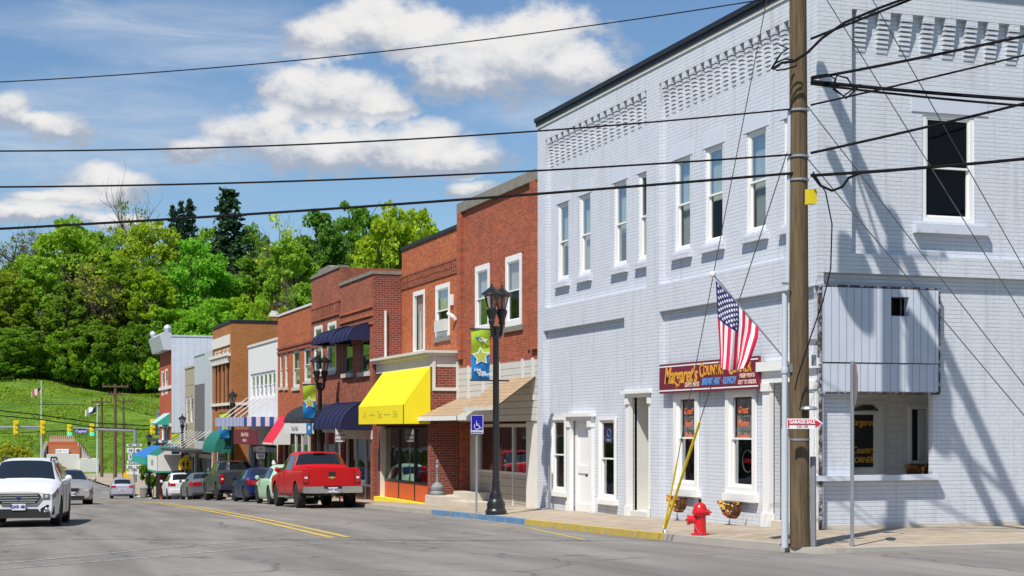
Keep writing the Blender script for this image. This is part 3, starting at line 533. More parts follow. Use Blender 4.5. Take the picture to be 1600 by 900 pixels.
# tall recessed doorway
casing(0, dC[0], dC[1], dC[3], .17, cap=.16); mb = MB(); zf = G(dC[0])+SWH
mb.poly([fu.P(doorC[0], zf, ZW+.9), fu.P(doorC[1], zf, ZW+.9), fu.P(doorC[1], doorC[3], ZW+.9), fu.P(doorC[0], doorC[3], ZW+.9)])
for a in (doorC[0], doorC[1]): mb.poly([fu.P(a, zf, .2), fu.P(a, zf, ZW+.9), fu.P(a, doorC[3], ZW+.9), fu.P(a, doorC[3], .2)])
mb.poly([fu.P(doorC[0], doorC[3]-.002, .2), fu.P(doorC[1], doorC[3]-.002, .2), fu.P(doorC[1], doorC[3]-.002, ZW+.9), fu.P(doorC[0], doorC[3]-.002, ZW+.9)])
mb.box(U0+.05, U0+1, doorC[0], doorC[1], zf-.05, zf+.18); mb.build('recess_lining', 'aged_white', B)
# portico, open corner porch
casing(0, pF[0], pF[1], pF[3], .30, cap=.42, name='portico', zb=G(V0)+SWH-.03)
zs = G(V0)+SWH+.16; PW = 28.35; UP = sx(1466)
mb = MB(); mb.box(U0+.05, UP+2, V0+.12, PW, gz, zs); mb.build('porch_floor', 'step_stone', B)
mb = MB(); mb.poly([(U0+.1, PW, zs), (UP+2, PW, zs), (UP+2, PW, porch[3]+.45), (U0+.1, PW, porch[3]+.45)]); mb.poly([(UP+1.9, V0+.2, zs), (UP+1.9, PW, zs), (UP+1.9, PW, porch[3]+.4), (UP+1.9, V0+.2, porch[3]+.4)])
mb.build('porch_back_wall', 'porch_brick', B)
mb = MB(); mb.box(U0+.2, UP+2, V0+.24, PW, porch[3]+.35, porch[3]+.42); mb.build('porch_ceiling', 'cream_paint', B)
mb = MB(); fv.box(mb, sx(1278), UP+.03, porch[2]-.10, porch[2], -.035, .3); mb.build('ledge', 'cool_trim', B)
mb = MB(); fv.box(mb, brd[0], brd[1], brd[2]+.24, brd[3], -.02, ZW); 
mb = MB()
bz = Zv(1350, 568, V0)
fv.wall(mb, brd[0], brd[1], bz+.02, brd[3], [hole], d=-.03, rev=.25); fv.wall(mb, brd[0], brd[1], brd[2], bz, [], d=-.015); fv.wall(mb, brd[0], sx(1333), Zv(1300, 617, V0), brd[2], [], d=-.012)
for (a, b_) in ((brd[0], brd[1]),): mb.poly([fv.P(a, bz+.02, -.03), fv.P(b_, bz+.02, -.03), fv.P(b_, bz+.02, .05), fv.P(a, bz+.02, .05)]); mb.poly([fv.P(b_, brd[2], -.03), fv.P(b_, brd[3], -.03), fv.P(b_, brd[3], .07), fv.P(b_, brd[2], .07)]); mb.poly([fv.P(a, brd[2], -.013), fv.P(b_, brd[2], -.013), fv.P(b_, brd[2], .1), fv.P(a, brd[2], .1)])
mb.build('boarded_panel', 'board_vertical', B)
mb = MB(); fv.frame(mb, brd[0]-.05, brd[1]+.05, brd[2]-.05, brd[3]+.05, .035, -.02, .07); fv.box(mb, sx(1281), sx(1284), gz+.3, brd[2], -.01, .05); mb.build('tarred_edging', 'rust_edge', B)
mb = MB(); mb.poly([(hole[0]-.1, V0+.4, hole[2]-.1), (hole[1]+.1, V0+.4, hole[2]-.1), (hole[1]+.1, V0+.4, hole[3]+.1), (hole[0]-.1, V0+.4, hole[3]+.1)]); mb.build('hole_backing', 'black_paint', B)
fp = Fr('v', PW); a0, a1 = xu(1316, PW), xu(1378, PW); z0, z1 = Zv(1350, 742, PW), Zv(1350, 631, PW)
mb = MB(); fp.frame(mb, a0, a1, zs, z1, .22, -.07, -.001, wb=.3); fp.box(mb, a0-.04, a1+.04, z1, z1+.06, -.10, -.001); dd = mb.build('sign_window', 'cream_paint', B)
mb = MB(); fp.box(mb, a0+.22, a1-.22, z0+.16, z1-.22, -.03, -.02); mb.build('pane', 'black_paint', dd)
ym = PW-.035; mid = (a0+a1)/2; 
text("Margaret's", .20, Mv(mid, ym, z1-.38), 'gold_paint', dd, 'glass_lettering', shear=.3, bold=0, xs=.78); text('Country', .20, Mv(mid, ym, z0+.50), 'gold_paint', dd, 'glass_lettering', shear=.3, bold=.001, xs=.8); text('CORNER', .17, Mv(mid-.03, ym, z0+.30), 'gold_paint', dd, 'glass_lettering', shear=.2, bold=.002, xs=.8)
mb = MB(); mb.tube([(mid-.3, PW-.1, z1-.13), (mid-.1, PW-.2, z1-.08), (mid+.1, PW-.2, z1-.08), (mid+.3, PW-.1, z1-.13)], [.02,.06,.06,.02], 8); tag(mb.build('wall_lamp', 'iron'), 'small dark lamp over the lettered window of the corner porch', 'lamp')
a0, a1 = xu(1419, PW), xu(1449, PW); window(fp, a0, a1, Zv(1430, 724, PW), Zv(1430, 635, PW), B, d=-.05, w=.06, curtain=None, sash=False)
mb = MB(); fp.box(mb, a0+.06, a1-.06, Zv(1430, 724, PW)+.06, Zv(1430, 635, PW)-.06, -.006, -.004); 
for k in range(7): x = a0+.2+(a1-a0-.32)*k/7; mb.tube([(x+.04, PW-.02, Zv(1430, 724, PW)+.07), (x+.04, PW-.02, Zv(1430, 635, PW)-.07)], .028, 8, 1)
mb.build('curtain_behind_glass', ['black_paint', 'curtain_green'], B)
# restaurant sign
a0, a1 = yv(1189, U0), yv(1034, U0); sz0, sz1 = Zu(1034, 615, U0), Zu(1034, 570, U0)
S = thing('restaurant_sign', 'long maroon signboard with gold script over the two flower boxes on the corner building', 'sign', (U0-.05, (a0+a1)/2, sz0))
mb = MB(); fu.box(mb, a0, a1, sz0, sz1, -.06, -.001); mb.build('board', 'maroon_board', S)
mb = MB(); fu.box(mb, a0+.01, a1-.01, sz1-.075, sz1-.045, -.066, -.06); fu.box(mb, a0+.01, a1-.01, sz0+.04, sz0+.07, -.066, -.06); mb.build('white_line', 'sign_white', S)
X = U0-.064; Wd = a1-a0; H_ = sz1-sz0; at_ = lambda f, g_: Mu(X, a1-Wd*f, sz0+H_*g_)
text("Margaret's", .50, at_(.235, .56), 'gold_paint', S, shear=.28, bold=.012, xs=.80); text('OUNTRY', .29, at_(.478, .66), 'gold_paint', S, bold=.006, xs=.84, align='LEFT'); text('ORNER', .29, at_(.768, .68), 'gold_paint', S, bold=.006, xs=.84, align='LEFT')
text('C', .42, at_(.436, .67), 'gold_paint', S, xs=.8, bold=.008, align='LEFT'); text('C', .42, at_(.725, .69), 'gold_paint', S, xs=.8, bold=.008, align='LEFT')
text("CLAY'S MEATS", .14, at_(.36, .24), 'pink_letter', S, bold=.004, xs=.8); text('BREAKFAST · LUNCH', .19, at_(.63, .30), 'sky_letter', S, shear=.15, bold=.01, xs=.88); text('FRESH MEATS', .12, at_(.90, .42), 'pink_letter', S, bold=.003, xs=.9); text('CUT TO ORDER', .12, at_(.90, .22), 'pink_letter', S, bold=.003, xs=.9)
sb = MB(); sb.tube([tuple(at_(.16+.10*k/8, .28+.07*math.sin(k*1.1)).translation) for k in range(9)], .012, 5); sb.build('flourish', 'gold_paint', S)
# planters
def planter(name, label, c, ax, w=.75):
    t_ = thing(name, label, 'flower box', c, 'half-round planters under the windows'); mb = MB(); n = 10; rings = []
    for j, (rr, zz) in enumerate(((1, 0), (.93, -.12), (.72, -.24), (.45, -.31), (.2, -.33))):
        rings.append([(math.sin(-math.pi/2+math.pi*k/n)*w/2*rr, -math.cos(-math.pi/2+math.pi*k/n)*.24*rr, zz) for k in range(n+1)])
    tr = (lambda p: (c[0]+p[0], c[1]+p[1], c[2]+p[2])) if ax == 'v' else (lambda p: (c[0]+p[1], c[1]-p[0], c[2]+p[2]))
    vs = [tr(p) for r in rings for p in r]; mb.add(vs, [(j*(n+1)+k, j*(n+1)+k+1, (j+1)*(n+1)+k+1, (j+1)*(n+1)+k) for j in range(4) for k in range(n)]); mb.build('liner', 'coconut_liner', t_, smooth=True)
    mb = MB(); mb.tube([tr(p) for p in rings[0]], .014, 6); mb.tube([tr(p) for p in rings[2]], .008, 6); [mb.tube([tr(rings[j][k]) for j in range(5)], .008, 5) for k in range(1, n, 1)]; mb.build('wire_basket', 'iron', t_)
    rnd = random.Random(c[1]); mb = MB()
    for k in range(70):
        a = rnd.uniform(-1.3, 1.3); h = rnd.uniform(-.27, .02); q = 1-.45*abs(h)/.3; p = tr((math.sin(a)*w/2*q, -math.cos(a)*.25*q-.01, h)); r_ = rnd.uniform(.015, .035)
        mb.add([(p[0]-r_, p[1]+r_, p[2]-r_), (p[0]+r_, p[1]-r_, p[2]-r_), (p[0]+r_, p[1]-r_, p[2]+r_), (p[0]-r_, p[1]+r_, p[2]+r_)], [(0,1,2,3)], rnd.randint(0, 1))
    mb.build('dried_flowers', ['petal', 'petal_dark'], t_)
for i, (a0, a1, z0, z1) in enumerate(lowB): planter('flower_box', ('brown flower box under the window crossed by the yellow guy wire guards', 'brown flower box under the window reading Great Home Cookin')[i], (U0-.06, (a0+a1)/2+(.05 if i else 0), z0-.22), 'u', .78)
planter('flower_box', 'brown flower box under the narrow window inside the corner porch', (xu(1432, PW)-.0, PW-.06, Zv(1430, 726, PW)), 'v', .62)
# downpipe and satellite bits on the front
mb = MB(); mb.tube([fu.P(yv(861, U0), EYE-1.0, -.05), fu.P(yv(861, U0), G(40)+SWH+.1, -.05), fu.P(yv(858, U0), G(40)+SWH+.04, -.35)], .035, 8); tag(mb.build('drain_pipe', 'slate_grey'), 'short grey drain pipe below the end window of the corner building', 'pipe')
def cd(name, pts, mat, r, label, cat, n=6): mb = MB(); mb.tube(pts, r, n); return tag(mb.build(name, mat), label, cat)
# ================================================================= ROW OF SHOPS
def rect(x0, x1, yt, yb, u): return rectU(x0, x1, yt, yb, u)
def rowbuilding(name, label, u, v0, v1, zt, mat, side=None, depth=16, holes=(), cop='coping_stone', coph=.14, cat='building', proud=.05, shop=None, par_h=0):
    b = thing(name, label, cat, (u, v0, G(v0)+SWH)); f = Fr('u', u); gz = G(v1)-.5; hs = list(holes)
    if shop: hs.append((shop[0], shop[1], gz, shop[2]))
    mb = MB(); f.wall(mb, v0, v1, gz, zt, hs, rev=.13); mb.build('front_wall', mat, b)
    mb = MB(); mb.poly([(u, v0, gz), (u+depth, v0, gz), (u+depth, v0, zt-.01), (u, v0, zt-.01)]); mb.poly([(u, v1, gz), (u+depth, v1, gz), (u+depth, v1, zt-.01), (u, v1, zt-.01)]); mb.poly([(u+depth, v0, gz), (u+depth, v1, gz), (u+depth, v1, zt-.01), (u+depth, v0, zt-.01)])
    mb.build('side_wall', side or mat, b)
    mb = MB(); mb.box(u+.3, u+depth-.02, v0+.02, v1-.02, zt-.75, zt-.65); mb.build('roof', 'roof_felt', b)
    if cop: mb = MB(); mb.box(u-proud, u+.32, v0-.03, v1+.0, zt, zt+coph); mb.box(u+.32, u+depth, v0-.03, v0+.25, zt, zt+coph); mb.box(u+.32, u+depth, v1-.25, v1, zt, zt+coph); mb.build('coping', cop, b)
    mb = MB(); mb.poly([(u+2.2, v0+.05, gz), (u+2.2, v1-.05, gz), (u+2.2, v1-.05, zt-.8), (u+2.2, v0+.05, zt-.8)]); z = (shop[2]+.3 if shop else zt-3.5); mb.poly([(u+.14, v0+.05, z), (u+2.2, v0+.05, z), (u+2.2, v1-.05, z), (u+.14, v1-.05, z)]); mb.build('dark_interior_plane', 'room_darkness', b)  # added near-black planes put interior darkness behind the windows
    return b, f
def shopfront(b, f, v0, v1, zt, door=None, bulk='tan_paint', frame='aged_white', n=3, bh=.55, head=.25, d=.25):
    zb = G((v0+v1)/2)+SWH-.04; mb = MB(); 
    f.box(mb, v0, v1, zt-head, zt, d-.05, d+.05); f.box(mb, v0, v1, zb+bh, zb+bh+.07, d-.06, d+.06)
    for k in range(n+1): a = v0+(v1-v0)*k/n; f.box(mb, a-.045, a+.045, zb, zt, d-.055, d+.055)
    w = mb.build('shop_window', frame, b); mb = MB(); f.box(mb, v0, v1, G(v1)-.5, zb+bh, d-.04, d+.04); mb.build('bulkhead', bulk, w)
    mb = MB(); mb.poly([f.P(v0, zb+bh, d), f.P(v1, zb+bh, d), f.P(v1, zt-head, d), f.P(v0, zt-head, d)]); mb.build('pane', 'shop_glass', w); 
    rnd = random.Random(v0); mb = MB()
    for k in range(int((v1-v0)*2)): a = rnd.uniform(v0+.2, v1-.4); h = rnd.uniform(.3, 1.1); f.box(mb, a, a+rnd.uniform(.15, .5), zb+bh+.05, zb+bh+h, d+.5, d+.6, rnd.randint(0, 3))
    mb.build('window_display', ['curtain_pale', 'terracotta_wall', 'banner_blue', 'dark_wood'], w); return w
def canopy_shed(b, u, v0, v1, proj, z1, z0, val, mat, ends=True, vmat=None, mid=None, name='awning'):
    mb = MB(); o = u-proj; z = .03
    mb.add([(u,v0,z1),(u,v1,z1),(o,v1,z0),(o,v0,z0),(u,v0,z1-z),(u,v1,z1-z),(o+.02,v1,z0-z),(o+.02,v0,z0-z)], [(0,1,2,3),(4,5,6,7)])
    if val: mb.box(o, o+.02, v0, v1, z0-val, z0, 1)
    if ends:
        for v in (v0, v1): mb.prism([(u, v, z1), (o, v, z0), (o, v, z0-val), (u, v, z0-val)], (0, .02 if v == v0 else -.02, 0), 1 if vmat else 0)
    return mb.build(name, [mat, vmat or mat], b)
def canopy_dome(b, u, v0, v1, proj, z0, z1, mat, n=12, ribs=0, val=0, name='awning'):
    mb = MB(); pts = [(u-proj*math.sin(t_), z0+(z1-z0)*math.cos(t_)) for t_ in np.linspace(0, math.pi/2, n)]
    if val: pts.append((u-proj, z0-val))
    vs = [(x, v, z) for x, z in pts for v in (v0, v1)]; mb.add(vs, [(2*i, 2*i+1, 2*i+3, 2*i+2) for i in range(len(pts)-1)])
    for v in (v0, v1): mb.poly([(x, v, z) for x, z in pts]+[(u, v, z0-val)])
    a = mb.build(name, mat, b)
    if ribs:
        mb = MB()
        for k in range(ribs+1): v = v0+(v1-v0)*k/ribs; mb.tube([(x-.01, v, z+.012) for x, z in pts], .016, 5)
        mb.build('rib', mat, a)
    return a
# --- tall red brick building next to the corner
ub = 15.02; va, vb = V1+.02, yv(718, ub); zt = EYE+6.86
w1, w2 = rect(742.7,765.5,417,513,ub), rect(790,815.7,403,519,ub); wz = (w1[2]+w2[2])/2, (w1[3]+w2[3])/2
hs = [(w1[0], w1[1], *wz), (w2[0], w2[1], *wz)]; stp = EYE+(HY-668)*47/F
b1, f1 = rowbuilding('tall_red_brick_building', 'tall red brick building with stone coping touching the pale blue corner building', ub, va, vb, zt, 'red_brick', holes=hs, coph=.30, proud=.1, shop=(va+.3, vb-.02, EYE+.2))
for h in hs: window(f1, h[0]+.02, h[1]-.02, h[2], h[3], b1, d=-.02, w=.17, curtain='curtain_pale', drop=.48, sill=None, mull=0)
parts('stone_sill', 'coping_stone', b1, f1, [(h[0]-.1, h[1]+.1, h[2]-.16, h[2]-.01, -.07, .05) for h in hs]); mb = MB(); parts('brick_pier', 'red_brick', b1, f1, [(va, va+.42, EYE+2.2, zt, -.10, 0), (va+.62, va+.8, EYE+2.2, zt-.4, -.05, 0), (vb-.42, vb-.02, EYE+2.2, zt, -.10, 0)]); parts('lintel', 'red_brick', b1, f1, [(h[0]-.15, h[1]+.15, h[3]+.002, h[3]+.3, -.012, 0) for h in hs])
mb = MB(); f1.box(mb, va+.02, vb-.02, EYE+.22, EYE+1.93, -.06, .1); mb.build('upper_siding', 'siding_white', b1)
mb = MB()
for px in (718, 735, 758, 783, 820, 836): a = yv(px, ub); f1.box(mb, a-.08, a+.08, EYE+.8, EYE+1.97, -.09, -.06)
mb.build('siding_batten', 'aged_white', b1)
s1 = canopy_shed(b1, ub, yv(782, ub), vb+.2, 1.35, EYE+.98, EYE+.38, .13, 'shingles', vmat='white_trim', name='shingle_awning'); s1['label'] = 'lower shingled awning with white fascia'
s2 = canopy_shed(b1, ub, va+.02, yv(784, ub), 1.2, EYE+1.5, EYE+.62, .1, 'shingles', ends=False, vmat='aged_white', name='shingle_awning'); s2['label'] = 'steeper shingled awning beside the corner building'
zb = G(44)+SWH; mb = MB(); a0, a1 = yv(735, ub), yv(714, ub); f1.box(mb, a0, a1, zb+.3, EYE+.15, .35, .4); f1.box(mb, a0, a0+.1, zb+.3, EYE+.15, .25, .35); f1.box(mb, a1-.1, a1, zb+.3, EYE+.15, .25, .35); dd = mb.build('door', 'cream_paint', b1); mb = MB(); mb.lathe([(.02,0),(.04,.03),(.02,.06)], (ub+.27, a0+.2, zb+1.3), 8, axis='x'); mb.build('handle', 'iron', dd)
shopfront(b1, f1, yv(820, ub), yv(738, ub), EYE+.15, bulk='siding_tan', n=3, bh=1.05, head=.1)
mb = MB(); f1.box(mb, va+.02, yv(821, ub), zb-.3, EYE+.4, .02, .3); f1.box(mb, va+.01, va+.3, zb-.3, EYE+.9, -.02, .1); mb.build('corner_post', 'cream_paint', b1)
# steps and ornament
mb = MB(); a0, a1 = yv(738, ub), 48.6; mb.box(13.85, ub, 47.0, 48.75, G(47)-.1, G(47)+SWH+.30); mb.box(14.15, ub+.4, 45.2, 47.0, G(47)-.1, G(47)+SWH+.20); mb.box(14.5, ub+.3, 46.3, 47.8, G(47), G(47)+SWH+.45)
tag(mb.build('stone_steps', 'step_stone', bevel=.02), 'low worn stone steps at the cream door beside the yellow awning shop', 'steps')
zb = G(47)+SWH+.30; mb = MB(); mb.lathe([(a*.78, b*.86) for a, b in [(.26,0),(.30,.04),(.30,.10),(.24,.16),(.27,.20),(.27,.3),(.16,.42),(.06,.48),(.045,.95),(.08,1.0),(.08,1.06),(.03,1.12),(.06,1.18),(.055,1.25),(.01,1.3)]], (14.15, 48.35, zb), 16); tag(mb.build('ornamental_post', 'slate_grey', smooth=True), 'short grey bollard with a round stepped foot standing on the stone steps', 'bollard')
# --- lower red brick building with the yellow awning
vc = yv(628, ub); zt2 = EYE+6.42; w1, w2 = rect(646,664,457,553,ub), rect(681,703,447,528,ub)
b2, f2 = rowbuilding('yellow_awning_shop', 'orange red brick shop with a bright yellow awning below its second floor', ub, vb+.01, vc, zt2, 'orange_brick', holes=[w1, w2], cop='tar', coph=.12, shop=(vb+.05, vc-.05, EYE+2.0))
window(f2, w1[0], w1[1], w1[2]-.05, w1[3], b2, d=-.02, w=.15, curtain='curtain_pale', sash=False, label='tall white second floor door window')
window(f2, *w2, b2, d=-.02, w=.15, curtain='curtain_pale', drop=.5, ac=True); mb = MB(); f2.box(mb, w2[0]-.1, w2[1]+.1, w2[2]-.16, w2[2]-.01, -.07, .05); mb.build('stone_sill', 'coping_stone', b2)
mb = MB(); zd = Zu(628, 435, ub); f2.box(mb, vb+.02, vc, zd, zd+.08, -.07, 0); f2.box(mb, vb+.02, vc, zd-.42, zd-.36, -.04, 0); k = vb+.1
while k < vc-.1: f2.box(mb, k, k+.11, zd-.2, zd, -.06, 0); f2.box(mb, k+.05, k+.15, zd-.36, zd-.22, -.05, 0); k += .215
mb.build('brick_teeth', 'brown_red_brick', b2)
mb = MB(); f2.box(mb, yv(708, ub)-.05, yv(706, ub), EYE+4.0, EYE+4.35, -.08, 0); mb.tube([f2.P(yv(711, ub), EYE+3.72, -.25), f2.P(yv(713, ub), EYE+3.6, -.1), f2.P(yv(713, ub), EYE+3.5, -.02)], .06, 8); mb.build('wall_fixture', 'white_trim', b2)
uc = xu(583, vc+.03)                              # projecting shop box comes out to the line of the next building
vp = vb+.06; zc_ = zy(572, xu(673, vp), vp); ubx = xu(673, vp)
fb = Fr('u', ubx); mb = MB(); gz = G(vc)-.5; zs_ = EYE+.0
mb.box(ubx, ub, vp, vp+.35, gz, zc_-.03)           # brick flank facing back up the street
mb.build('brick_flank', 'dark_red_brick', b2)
mb = MB(); mb.box(ubx-.02, ub+.02, vp-.03, vp, zc_-.75, zc_+.35); 
mb2 = MB(); fv_ = Fr('v', vp); fv_.frame(mb2, ubx+.05, ub, zc_-.78, zc_+.42, .10, -.04, -.0); mb2.build('white_framing', 'aged_white', b2)
mb = MB(); mb.box(ubx-.02, ub, vp+.0, vc-.02, zc_-.02, zc_+.32); mb.box(ubx-.14, ub, vp-.1, vc+.02, zc_+.32, zc_+.42); mb.box(ubx-.24, ub, vp-.16, vc+.05, zc_+.42, zc_+.5); mb.build('shop_cornice', 'aged_white', b2)
mb = MB(); mb.box(ubx, ubx+.3, vp+.35, vc-.02, EYE+.1, zc_); mb.build('fascia', 'dark_wood', b2)
ul = xu(630.7, vp); zl, zv_ = zy(631.7, ul, vp), zy(662.2, ul, vp)
aw = canopy_shed(b2, ubx-.01, vp+.01, yv(560.7, ul), ubx-ul, zy(572, ubx, vp), zl, zl-zv_, 'yellow_canvas')
vm_ = (vp+yv(560.7, ul))/2; z1_ = zy(572, ubx, vp)
mb = MB(); [mb.tube([(ubx, v, z1_+.004), (ul, v, zl+.004), (ul-.004, v, zv_)], .008, 4) for v in np.linspace(vp+.02, yv(560.7, ul)-.01, 5)]; mb.build('seam', 'yellow_canvas', aw)
pm('faded_letter', (.50,.43,.03), .7)
for s_t, dv, sz in (('A·B', 2.1, .34), ('Tims', 0, .36), ('3·8H', -2.0, .34)): text(s_t, sz, Mu(ul-.012, vm_+dv, (zl+zv_)/2), 'faded_letter', aw, 'awning_lettering', xs=.95)
mb = MB(); [mb.box(ul-.012, ul-.004, vm_+d_-.42, vm_+d_+.42, (zl+zv_)/2-.02, (zl+zv_)/2+.02) for d_ in (1.05, -1.0)]; mb.build('awning_dash', 'faded_letter', aw)
vg0, vg1 = yv(670, ubx), yv(603, ubx)
shopfront(b2, fb, vp+.36, vc-.5, EYE+.05, bulk='bulkhead_orange', frame='iron', n=3, bh=.72, head=.05, d=.18)
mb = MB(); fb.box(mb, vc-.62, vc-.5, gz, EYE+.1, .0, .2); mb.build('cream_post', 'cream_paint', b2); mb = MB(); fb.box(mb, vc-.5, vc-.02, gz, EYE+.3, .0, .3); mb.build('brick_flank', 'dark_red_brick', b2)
zb = G(52)+SWH; mb = MB(); mb.box(ubx-.18, ubx+.1, vp+.1, vc-.3, G(vc)-.1, zb+.1); mb.build('painted_step', 'yellow_paint', b2)
# --- navy awning building, tall gabled front, lower brick (one terrace)
v0 = vc+.03; vd = yv(532, uc); ve = yv(487, uc); vf = yv(434, uc); vg = yv(388, uc)
zt3 = zy(428, uc, v0); w1, w2 = rect(537,551,536,584,uc), rect(562.5,577,531,582,uc)
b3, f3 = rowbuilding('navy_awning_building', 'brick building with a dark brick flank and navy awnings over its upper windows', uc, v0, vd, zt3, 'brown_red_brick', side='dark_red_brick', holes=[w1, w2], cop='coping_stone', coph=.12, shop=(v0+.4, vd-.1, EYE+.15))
for w_ in (w1, w2): window(f3, *w_, b3, d=.03, w=.06, mf='slate_grey', curtain=None)
parts('stone_sill', 'step_stone', b3, f3, [(w_[0]-.12, w_[1]+.12, w_[2]-.17, w_[2]-.01, -.1, .05) for w_ in (w1, w2)])
mb = MB(); [f3.box(mb, v0+.02, vd, z-.04, z+.05, -.05, 0) for z in (zt3-1.15, zt3-1.75, zt3-1.45)]; mb.build('brick_band', 'orange_brick', b3)
canopy_dome(b3, uc, yv(548, uc), yv(516, uc), .75, zy(537, uc, vd), zy(514, uc, vd), 'navy_canvas', ribs=4); canopy_dome(b3, uc, yv(578, uc), yv(549, uc), .8, zy(533, uc, v0+1), zy(506, uc, v0+1), 'navy_canvas', ribs=4)
canopy_dome(b3, uc, v0+.1, yv(530, uc), 1.15, zy(671, uc, v0), zy(627, uc, v0), 'navy_canvas', ribs=7); shopfront(b3, f3, v0+.45, vd-.15, EYE+.1, bulk='dark_wood', n=3, bh=.6)
mb = MB(); mb.box(uc-.03, uc+.05, v0+.1, vd, EYE-.38, EYE-.05); mb.build('sign_band', 'cream_paint', b3)
mb = MB(); mb.tube([(uc+.45, v0-.06, zy(485, uc, v0)), (uc+.45, v0-.06, EYE+2.4)], .05, 8); mb.build('downpipe', 'aged_white', b3)
zt4 = zy(417, uc, vd); w1, w2 = rect(492,504.5,511,584,uc), rect(513,526,505,581,uc)
b4, f4 = rowbuilding('gabled_brick_building', 'narrow dark red brick building with a raised curved parapet behind the navy awning building', uc-.01, vd+.01, ve, zt4, 'brown_red_brick', holes=[w1, w2], cop=None, shop=(vd+.2, ve-.2, EYE+.15))
vm_ = (vd+ve)/2; mb = MB(); pts = [(uc-.06, vd+.01, zt4-.02), (uc-.06, ve, zt4-.02), (uc-.06, ve, zt4+.08), (uc-.06, vm_+1.3, zt4+.12), (uc-.06, vm_+.9, zt4+.24), (uc-.06, vm_-.9, zt4+.24), (uc-.06, vm_-1.3, zt4+.12), (uc-.06, vd+.01, zt4+.08)]; mb.prism(pts, (.4, 0, 0)); mb.build('curved_parapet', 'coping_stone', b4)
mb = MB(); [f4.box(mb, vd+.02, ve, z-.04, z+.06, -.06, 0) for z in (zt4-1.3, zt4-1.8, zt4-2.9)]; k = vd+.1
while k < ve-.1: f4.box(mb, k, k+.14, zt4-1.72, zt4-1.36, -.05, 0); k += .28
mb.build('brick_band', 'brown_red_brick', b4)
for w_ in (w1, w2): window(f4, *w_, b4, d=-.02, w=.13, curtain='curtain_pale', drop=.6, sill='step_stone')
canopy_dome(b4, uc, vd, yv(492, uc-1.1), 1.1, EYE+0, EYE+1.0, 'navy_canvas', ribs=5)
shopfront(b4, f4, vd+.25, ve-.25, EYE+.1, bulk='dark_wood', n=3, bh=.6)
zt5 = zy(477, uc, ve); ws = [rect(*p, uc) for p in ((457.5,468,548,606),(475,485.5,544,597),(437,441.5,551,605),(445,449.5,549,605))]
b5, f5 = rowbuilding('low_brick_building', 'plain red brick building with the small red awning beside the white plaster front', uc, ve+.01, vf, zt5, 'orange_brick', holes=ws, cop='aged_white', coph=.1, shop=(ve+.2, vf-.2, EYE+.1))
for w_ in ws: window(f5, *w_, b5, d=.02, w=.1, mf='aged_white', curtain='curtain_pale', drop=.8, sill='step_stone')
mb = MB(); [f5.box(mb, ve+.02, vf, z-.04, z+.06, -.05, 0) for z in (zt5-1.5, zt5-1.7)]; mb.build('brick_band', 'brown_red_brick', b5)
ku0, ku1 = yv(491, uc-1.1), yv(446, uc-1.1); a = canopy_dome(b5, uc, ku0, ku1, 1.15, zy(661, uc, ve), zy(634, uc, ve), 'ribbed_black', ribs=9); 
mb = MB(); mb.box(uc-1.16, uc-1.1, ku0+.05, ku1, zy(677, uc, ve), zy(662, uc, ve)); sg = mb.build('awning_sign', 'sign_white', b5); mb = MB(); mb.box(uc-1.165, uc-1.16, ku0+.06, ku0+1.2, zy(677, uc, ve), zy(662, uc, ve)); mb.build('blue_end_panel', 'banner_blue', sg)
text('Oasis Nails', .3, Mu(uc-1.165, (ku0+ku1)/2+.6, zy(669.5, uc, ve)), 'slate_grey', sg); text('SPA', .24, Mu(uc-1.17, ku0+.62, zy(669.5, uc, ve)), 'sign_white', sg)
va_, vb_ = yv(426, uc-.8), yv(410, uc-.8); canopy_shed(b5, uc, va_, vb_, .8, zy(650, uc, va_), zy(692, uc-.8, va_), .08, 'red_canvas', vmat='white_canvas')
shopfront(b5, f5, ve+.25, vf-.25, EYE+.0, bulk='dark_wood', n=5, bh=.6)
# --- white plaster building
zt6 = zy(531, uc, vf); b6, f6 = rowbuilding('white_plaster_building', 'low white plaster building with a strip of upper windows beside the tan brick one', uc, vf+.01, vg, zt6, 'plaster', cop='aged_white', coph=.12, holes=[(vf+.6, vg-.6, zy(620, uc, vf), zy(577, uc, vf))], shop=(vf+.2, vg-.2, EYE-.8))
z0, z1 = zy(620, uc, vf), zy(577, uc, vf)
for k in range(6):
    a = vf+.6+(vg-vf-1.2)*k/6; window(f6, a+.04, a+(vg-vf-1.2)/6-.04, z0, z1, b6, d=.05, w=.12, curtain='curtain_pale', drop=.7)
mb = MB(); uf = uc-1.55; mb.box(uf, uc, vf+.0, vg+.6, EYE+.12, EYE+.2); mb.box(uf-.03, uf, vf, vg+.6, EYE+.12, EYE+.56); mb.box(uf, uc, vf-.02, vf, EYE+.12, EYE+.56); mb.build('flat_canopy', 'stripe_blue', b6)
mb = MB(); [mb.tube([(uc, v, EYE+1.6), (uf+.1, v, EYE+.5)], .02, 6) for v in np.linspace(vf+.5, vg+.2, 5)]; mb.build('canopy_rod', 'aged_white', b6)
mb = MB(); ms0, ms1 = yv(402, uf), yv(366, uf); mb.box(uf-.03, uf+.02, ms0, ms1, EYE-.72, EYE-.03); sg = tag(mb.build('hanging_shop_sign', 'maroon_board'), 'maroon shop sign hanging under the blue and white striped canopy edge', 'sign'); text('Rainbow Market', .3, Mu(uf-.035, (ms0+ms1)/2, EYE-.27), 'pink_letter', sg, shear=.2); text('AND GIFTS', .2, Mu(uf-.035, (ms0+ms1)/2, EYE-.55), 'pink_letter', sg)
shopfront(b6, f6, vf+.25, vg-.25, EYE-.9, bulk='tan_paint', n=5, bh=.6)
